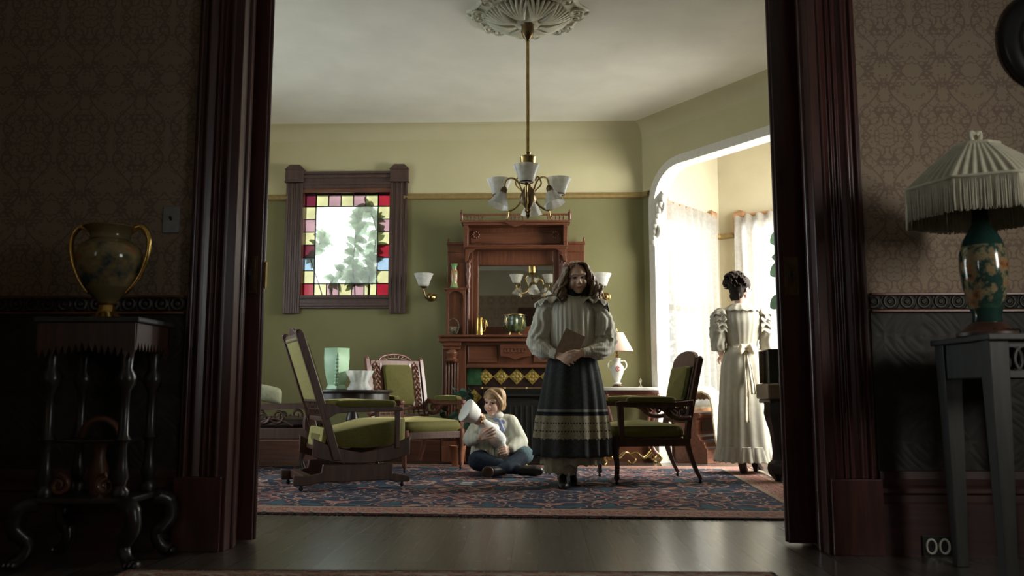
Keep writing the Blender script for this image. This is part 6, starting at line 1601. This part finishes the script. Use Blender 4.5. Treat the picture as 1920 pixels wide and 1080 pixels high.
for y0, y1 in ((-0.016, -0.012), (0.012, 0.016)): mb.box(-0.085, 0.085, y0, y1, 0, 0.20)
mb.box(-0.087, -0.082, -0.016, 0.016, 0, 0.20); mb.xf(M); mb.build('cover', 'book', bk, smooth=0, bevel=0.003)
mb = MB(); mb.box(-0.082, 0.080, -0.012, 0.012, 0.004, 0.196); mb.xf(M); mb.build('pages', 'paper', bk, smooth=0)

# ---------------- the seated boy
bxp = on(926, 893, RZ).x; BL = Vector((bxp, 6.86, RZ))
t = thing('person', 'fair-haired boy in cream shirt sitting cross-legged on the rug with a doll', 'person', BL)
HM = head_M((-0.012, -0.055, 0.553), R(-22), R(3), R(4), 0.92)
b = MB(); head_blob(b, HM, True)
b.caps([(0.0, -0.02, 0.53), (0, 0.0, 0.43)], [0.042, 0.044], 12)
b.ell((0, 0.01, 0.34), (0.11, 0.08, 0.12), n=18, m=12); b.ell((0, 0.03, 0.17), (0.11, 0.09, 0.14), n=18, m=12); b.ell((0, 0.05, 0.10), (0.135, 0.11, 0.09), n=18, m=12)
b.caps([(-0.08, 0.0, 0.42), (-0.13, 0.0, 0.40), (-0.19, -0.11, 0.27), (-0.105, -0.262, 0.292)], [0.045, 0.04, 0.032, 0.024], 10)
b.caps([(0.08, 0.0, 0.42), (0.13, 0.0, 0.40), (0.185, -0.07, 0.24), (0.115, -0.195, 0.205)], [0.045, 0.04, 0.032, 0.024], 10)
hand(b, (-0.105, -0.265, 0.292), (-0.045, -0.298, 0.318), (0.35, 0.9, 0.05), 0.34, 1.0, 1)
hand(b, (0.115, -0.20, 0.205), (0.085, -0.245, 0.20), (-0.6, 0.5, -0.2), 0.75, 0.85, 1)
b.caps([(-0.08, 0.02, 0.10), (-0.12, -0.22, 0.12), (0.10, -0.27, 0.06), (0.2, -0.29, 0.05)], [0.07, 0.055, 0.038, 0.03], 12)
b.caps([(0.08, 0.02, 0.10), (0.25, -0.12, 0.16), (0.1, -0.31, 0.07), (0.05, -0.35, 0.055)], [0.07, 0.052, 0.038, 0.03], 12)
b.build('body', 'skin_pale', t, smooth=180, voxel=0.0045, sm=3)
face_parts(t, HM, 'hair_blond')
sh_ = MB()
sh_.ell((0, 0.01, 0.36), (0.145, 0.105, 0.10), n=24, m=14); sh_.ell((0, 0.015, 0.24), (0.165, 0.13, 0.13), n=24, m=14); sh_.ell((0, 0.02, 0.13), (0.185, 0.15, 0.10), n=24, m=14)
sh_.caps([(-0.10, 0.0, 0.415), (0.10, 0.0, 0.415)], [0.05, 0.05], 14)
sh_.caps([(-0.12, 0.0, 0.40), (-0.195, -0.095, 0.272), (-0.125, -0.235, 0.285)], [0.062, 0.060, 0.036], 14)
sh_.caps([(0.12, 0.0, 0.40), (0.198, -0.06, 0.25), (0.13, -0.185, 0.205)], [0.062, 0.064, 0.038], 14)
random.seed(3)
for k in range(16):
    a = R(180 + 180 * k / 15); sh_.caps([(0.17 * math.cos(a), 0.02 + 0.135 * math.sin(a), 0.28), (0.195 * math.cos(a), 0.02 + 0.155 * math.sin(a), 0.085 + random.uniform(-.01, .015))], [0.012, 0.022], 8)
sh_.build('shirt', 'boy_shirt', t, smooth=180, voxel=0.007, sm=3)
MB().lathe([(0.052, 0.43), (0.064, 0.445), (0.058, 0.47), (0.052, 0.478)], 28, (0, -0.015, 0), cap=False).build('collar', 'white_cloth', t, smooth=60, solid=0.006)
tie = MB()
for s in (-1, 1): tie.ell((0.035 + s * 0.025, -0.105, 0.415 - 0.008 * s), (0.026, 0.012, 0.018), n=12, m=8)
tie.ell((0.035, -0.115, 0.413), 0.013, n=8, m=6); tie.caps([(0.04, -0.112, 0.41), (0.06, -0.125, 0.345)], [0.013, 0.02], 8); tie.build('neck_bow', 'blue_silk', t, smooth=180, voxel=0.006, sm=2)
tr_ = MB(); tr_.ell((0, 0.06, 0.10), (0.16, 0.125, 0.10), n=20, m=12)
tr_.caps([(-0.08, 0.02, 0.105), (-0.125, -0.21, 0.115), (0.05, -0.265, 0.075)], [0.088, 0.078, 0.058], 16); tr_.caps([(0.08, 0.02, 0.105), (0.22, -0.10, 0.145)], [0.088, 0.07], 16)
tr_.build('trousers', 'navy', t, smooth=180, voxel=0.007, sm=3)
sk = MB(); sk.caps([(0.235, -0.115, 0.152), (0.215, -0.15, 0.145)], [0.071, 0.068], 16); sk.build('knee_cuff', 'teal_sock', t, smooth=180, voxel=0.007, sm=2)
sk = MB(); sk.caps([(0.225, -0.14, 0.148), (0.10, -0.31, 0.072), (0.055, -0.345, 0.06)], [0.062, 0.050, 0.040], 14); sk.caps([(0.05, -0.265, 0.07), (0.20, -0.29, 0.055)], [0.05, 0.036], 14); sk.build('stockings', 'navy', t, smooth=180, voxel=0.007, sm=2)
def lay_shoe(a, b, r):
    m = MB(); a = Vector(a); b = Vector(b); m.caps([a, a.lerp(b, .4), a.lerp(b, .75), b], [r * 0.9, r * 0.92, r * 1.0, r * 0.78], 14); return m
m = lay_shoe((0.075, -0.335, 0.055), (-0.03, -0.40, 0.045), 0.042); m.build('shoe', 'black_leather', t, smooth=180, voxel=0.006, sm=2)
m = MB(); m.ell((-0.035, -0.43, 0.05), (0.045, 0.012, 0.042), n=16, m=10); m.build('sole', 'brown_leather', t, smooth=180)
m = lay_shoe((0.21, -0.29, 0.05), (0.345, -0.285, 0.045), 0.044); m.build('shoe', 'black_leather', t, smooth=180, voxel=0.006, sm=2)
h = MB(); h.ell((0, 0.012, 0.044), (0.080, 0.098, 0.080), n=24, m=14); random.seed(8)
for k in range(46):
    u = k / 45; a = R(-200 + 310 * u) ; a = R(-62) + u * R(304)
    dx, dy = math.sin(a), -math.cos(a)
    start = Vector((0.012, -0.02, 0.118)); mid = Vector((0.088 * dx, 0.012 + 0.10 * dy, 0.055 + random.uniform(-.005, .01))); low = Vector((0.084 * dx, 0.02 + 0.096 * dy, (-0.02 if dy < 0.1 else -0.055) + random.uniform(-.012, .012)))
    if dy < -0.35: continue
    h.tube(spline([start, start.lerp(mid, .5) + Vector((dx * .015, dy * .015, 0.022)), mid, low], 5), [0.010, 0.012, 0.013, 0.014, 0.015, 0.015, 0.014, 0.014, 0.013, 0.012, 0.012, 0.011, 0.010, 0.009, 0.008, 0.006], 6)
for k in range(14):                                                   # long side-parted sweep over the forehead and ear
    u = k / 13; h.tube(spline([(-0.035, -0.035 + 0.02 * u, 0.113), (0.005 + 0.01 * u, -0.066 + 0.05 * u, 0.107), (0.060 + 0.012 * u, -0.058 + 0.06 * u, 0.066), (0.084 + 0.006 * math.sin(k), -0.028 + 0.075 * u, 0.0), (0.080, -0.022 + 0.08 * u, -0.052 - 0.012 * math.sin(k * 2))], 5), [0.010] * 12 + [0.012] * 5 + [0.009] * 3 + [0.005], 6)
for k in range(6):
    u = k / 5; h.tube(spline([(-0.03, -0.04 + .02 * u, 0.112), (-0.055 - .006 * u, -0.052 + 0.03 * u, 0.085), (-0.076, -0.035 + 0.04 * u, 0.035)], 5), 0.009, 6)
h.xf(HM); h.build('hair', 'hair_blond', t, smooth=180, voxel=0.004, sm=5)
# doll in a sailor cap
d = thing('doll', 'white-dressed doll in a white sailor cap lying in the seated boy\'s arms', 'doll', BL + Vector((-0.02, -0.185, 0.30)))
hd = MB(); hd.ell((-0.105, -0.02, 0.135), (0.046, 0.046, 0.052), n=18, m=12); hd.ell((-0.125, -0.055, 0.125), (0.012, 0.012, 0.01), n=10, m=6); hd.caps([(-0.09, -0.01, 0.11), (-0.05, 0.0, 0.07)], [0.026, 0.03], 10)
hd.caps([(0.09, -0.03, -0.08), (0.115, -0.045, -0.125)], [0.016, 0.013], 8); hd.build('body', 'skin_pale', d, smooth=180, voxel=0.004, sm=2)
hr = MB(); hr.ell((-0.092, 0.0, 0.13), (0.046, 0.042, 0.05), n=14, m=9)
for k in range(10): hr.ell((-0.075 + 0.014 * math.cos(k), -0.05 + 0.02 * math.sin(k * 2.1), 0.10 + 0.012 * k * 0.5), 0.011, n=8, m=6)
hr.build('hair', 'hair_blond', d, smooth=180)
dr = MB(); dr.caps([(-0.06, 0.0, 0.085), (0.0, 0.0, 0.025), (0.05, 0.0, -0.03)], [0.048, 0.062, 0.064], 16); dr.caps([(0.05, -0.01, -0.02), (0.10, -0.035, -0.10)], [0.045, 0.026], 12); dr.caps([(-0.055, -0.01, 0.06), (-0.075, -0.04, 0.03)], [0.03, 0.028], 10)
dr.caps([(-0.03, 0.03, 0.075), (0.03, 0.03, 0.06)], [0.04, 0.03], 10); dr.build('dress', 'doll_dress', d, smooth=180, voxel=0.006, sm=3)
cp = MB(); ax = Vector((-0.78, -0.42, 0.46)).normalized(); rr = ax.to_track_quat('Z', 'Y').to_matrix()
cp.lathe([(0.058, -0.045), (0.066, -0.03), (0.076, -0.005), (0.088, 0.035), (0.093, 0.052), (0.092, 0.062), (0.085, 0.064), (0.078, 0.056), (0.0, 0.05)], 44, (-0.15, -0.045, 0.172), rot=rr)
cp.build('cap', 'cap_white', d, smooth=50)
ty = thing('wooden_toy', 'small yellow wooden toy peg on the rug behind the boy\'s knee', 'toy', (at(985, 842, 6.98).x, 6.98, RZ))
mb = MB(); mb.lathe([(0.02, 0), (0.022, 0.01), (0.014, 0.03), (0.018, 0.12), (0.028, 0.17), (0.03, 0.2), (0.018, 0.215), (0.022, 0.235), (0.0, 0.25)], 16); mb.build('peg', 'tile_gold', ty, smooth=60)

# ---------------- the woman at the window (seen from behind; faces +Y and turns right)
wx = on(1386, 884, 0).x; WL = Vector((wx, 6.98, RZ))
t = thing('person', 'dark-haired woman in a long ivory dress standing with her back turned at the window', 'person', WL)
HM = head_M((0.012, 0.01, 1.47), R(125), R(4), R(0), 0.97)
b = MB(); head_blob(b, HM)
b.caps([(0.0, 0.0, 1.43), (-0.005, 0.0, 1.33)], [0.046, 0.052], 12)
b.ell((0, 0, 1.19), (0.13, 0.085, 0.15), n=18, m=12); b.ell((0, 0, 1.02), (0.105, 0.078, 0.14), n=18, m=12); b.ell((0, 0, 0.88), (0.135, 0.10, 0.12), n=18, m=12)
b.caps([(-0.09, 0, 1.26), (-0.155, 0, 1.23), (-0.185, -0.02, 1.0), (-0.12, 0.19, 0.93)], [0.035, 0.035, 0.034, 0.024], 10)
b.caps([(0.09, 0, 1.26), (0.155, 0, 1.23), (0.19, -0.02, 1.0), (0.185, 0.20, 0.90)], [0.035, 0.035, 0.034, 0.024], 10)
hand(b, (-0.12, 0.19, 0.93), (-0.09, 0.26, 0.92), (0.2, 0.1, -0.9), 0.35, 0.98, 1)
hand(b, (0.185, 0.20, 0.90), (0.185, 0.275, 0.885), (-0.2, 0.1, -0.9), 0.35, 0.98, -1)
b.caps([(-0.075, 0.0, 0.85), (-0.07, -0.02, 0.5), (-0.045, -0.03, 0.12), (-0.02, 0.05, 0.04)], [0.085, 0.055, 0.035, 0.026], 12)
b.caps([(0.075, 0.0, 0.85), (0.08, 0.05, 0.5), (0.10, 0.10, 0.13), (0.13, 0.16, 0.05)], [0.085, 0.055, 0.035, 0.026], 12)
b.build('body', 'skin_pale', t, smooth=180, voxel=0.0045, sm=3)
face_parts(t, HM, 'hair_dark')
def wtorso(u, v):
    sec = [(0.985, .118, .09), (1.02, .118, .09), (1.10, .14, .105), (1.19, .165, .115), (1.25, .172, .108), (1.295, .15, .092), (1.325, .09, .07), (1.345, .065, .06)]
    k = v * (len(sec) - 1); i = min(int(k), len(sec) - 2); f = k - i; q = [sec[i][j] + (sec[i + 1][j] - sec[i][j]) * f for j in range(3)]
    a = 2 * PI * u; m = 1 + 0.012 * math.sin(22 * a); return (q[1] * m * math.cos(a), q[2] * m * math.sin(a), q[0])
wb = MB().grid(wtorso, 120, 28, True)
for s in (-1, 1): wb.tube([(s * 0.06, 0, 1.275), (s * 0.12, 0, 1.268), (s * 0.165, 0, 1.25), (s * 0.185, 0, 1.22)], [0.05, 0.054, 0.052, 0.04], 18)
wb.build('bodice', 'ivory_dress', t, smooth=180, solid=0.004)
sleeve([(-0.13, 0.0, 1.275), (-0.175, 0.0, 1.24), (-0.192, -0.01, 1.15), (-0.194, -0.012, 1.04), (-0.19, 0.0, 0.975)], [0.055, 0.068, 0.064, 0.06, 0.058], 7, 0.5).build('sleeve', 'ivory_dress', t, smooth=180)
sleeve([(0.13, 0.0, 1.275), (0.175, 0.0, 1.24), (0.195, -0.01, 1.15), (0.2, -0.012, 1.04), (0.195, 0.0, 0.975)], [0.055, 0.068, 0.064, 0.06, 0.058], 7, 1.5).build('sleeve', 'ivory_dress', t, smooth=180)
for s in (-1, 1):
    f = MB(); random.seed(30 + s)
    for row in range(4):
        def fr_(u, v, row=row, s=s):
            a = -0.2 + 3.5 * u; z = 1.30 - row * 0.045 - 0.05 * v + 0.012 * math.sin(30 * u + row * 2) * v
            r = 0.058 + 0.03 * v + 0.008 * math.sin(26 * u + row) * v + row * 0.004
            return (s * 0.155 + s * r * math.sin(a), -r * math.cos(a) * 0.95, z)
        f.grid(fr_, 50, 4)
    f.build('shoulder_ruffle', 'ivory_dress', t, smooth=180, solid=0.004)
def coll(u, v):
    a = 2 * PI * u; r = 0.06 + 0.075 * v; z = 1.35 - 0.062 * v ** 1.3 + 0.006 * math.sin(14 * a) * v
    return (r * math.cos(a) * 1.12, r * math.sin(a) * 0.9, z)
MB().grid(coll, 80, 7, True).build('lace_collar', 'ivory_dress', t, smooth=180, solid=0.004)
cloth_lathe('skirt', 'ivory_dress', t, [(1.0, 0.119, 0), (0.95, 0.145, 0), (0.85, 0.172, 0), (0.65, 0.19, 0), (0.45, 0.205, 0.0), (0.25, 0.222, 0.003), (0.14, 0.236, 0.006), (0.098, 0.242, 0.008)], 15, 0.05, seed=6, hem=0.008, asp=0.85)
cloth_lathe('hem_flounce', 'ivory_dress', t, [(0.21, 0.229, 0.004), (0.14, 0.243, 0.006), (0.090, 0.255, 0.008)], 24, 0.045, seed=12, hem=0.006, asp=0.85)
MB().lathe([(0.121, 0.965), (0.123, 0.97), (0.121, 1.01), (0.119, 1.015)], 40, rm=lambda a, z: 1 - 0.22 * abs(math.sin(a)), cap=False).build('sash', 'rose_sash', t, smooth=60, solid=0.005)
sb = MB()
for s in (-1, 1):
    sb.caps([(0.0, -0.115, 0.985), (s * 0.035, -0.14, 1.0), (s * 0.05, -0.145, 0.955), (s * 0.01, -0.125, 0.975)], [0.012, 0.02, 0.022, 0.012], 10)
sb.ell((0, -0.125, 0.985), 0.02, n=12, m=8); sb.build('sash_bow', 'rose_sash', t, smooth=180, voxel=0.005, sm=2)
def tail(x0, x1, zb, w, sd):
    def fn(u, v): 
        z = 0.98 - (0.98 - zb) * v; r = 0.098 + 0.075 * min(1, v * 1.5) + 0.02 * v
        return (x0 + (x1 - x0) * v + w * (u - .5) * (0.5 + 0.5 * v), -r - 0.012 - 0.004 * math.sin(v * 14 + sd) - 0.008 * math.sin(u * 6), z)
    return MB().grid(fn, 8, 30)
tl = tail(-0.005, -0.03, 0.40, 0.045, 0); tl.v += []; tl.build('sash_tail', 'rose_sash', t, smooth=180, solid=0.003); tail(0.008, 0.03, 0.62, 0.04, 2).build('sash_tail', 'rose_sash', t, smooth=180, solid=0.003)
s_ = MB(); shoe(s_, (-0.05, -0.10, 0.0), (0.005, 0.09, 0.0), 0.036, 0.075, 0.045); s_.build('shoe', 'brown_leather', t, smooth=60)
s_ = MB(); shoe(s_, (0.085, 0.06, 0.0), (0.17, 0.2, 0.0), 0.036, 0.075, 0.045); s_.build('shoe', 'brown_leather', t, smooth=60)
h = MB(); random.seed(17); h.ell((0, 0.022, 0.040), (0.088, 0.098, 0.088), n=22, m=14); h.ell((0, 0.06, 0.0), (0.07, 0.055, 0.075), n=18, m=12)
h.ell((0, 0.085, 0.075), (0.062, 0.055, 0.055), n=18, m=12)
for k in range(170):
    a = random.uniform(0, 2 * PI); e = random.uniform(-0.5, 1.4); c = Vector((0, 0.045, 0.045)); dd = Vector((math.cos(a) * math.cos(e), math.sin(a) * math.cos(e) + .2, math.sin(e)))
    if dd.y < -0.35 and dd.z < 0.5: continue
    p = c + Vector((dd.x * 0.088, dd.y * 0.105, dd.z * 0.092)); pts = [p + Vector((0.016 * math.cos(i * 1.1 + a), 0.016 * math.sin(i * 1.3 + e), 0.014 * math.sin(i * 0.9 + a * 2))) for i in range(7)]
    h.tube(pts, [0.003, 0.005, 0.006, 0.006, 0.006, 0.005, 0.002], 6)
h.ell((0, 0.045, -0.045), (0.058, 0.045, 0.05), n=16, m=10)
for k in range(7): x = -0.045 + 0.015 * k; h.tube(spline([(x, 0.085, -0.05), (x * 1.05, 0.078, -0.08), (x * 0.9, 0.068, -0.105)], 4), [0.008] * 4 + [0.005] * 4 + [0.003], 6)
h.xf(HM); h.build('hair', 'hair_dark', t, smooth=180, voxel=0.005, sm=2)
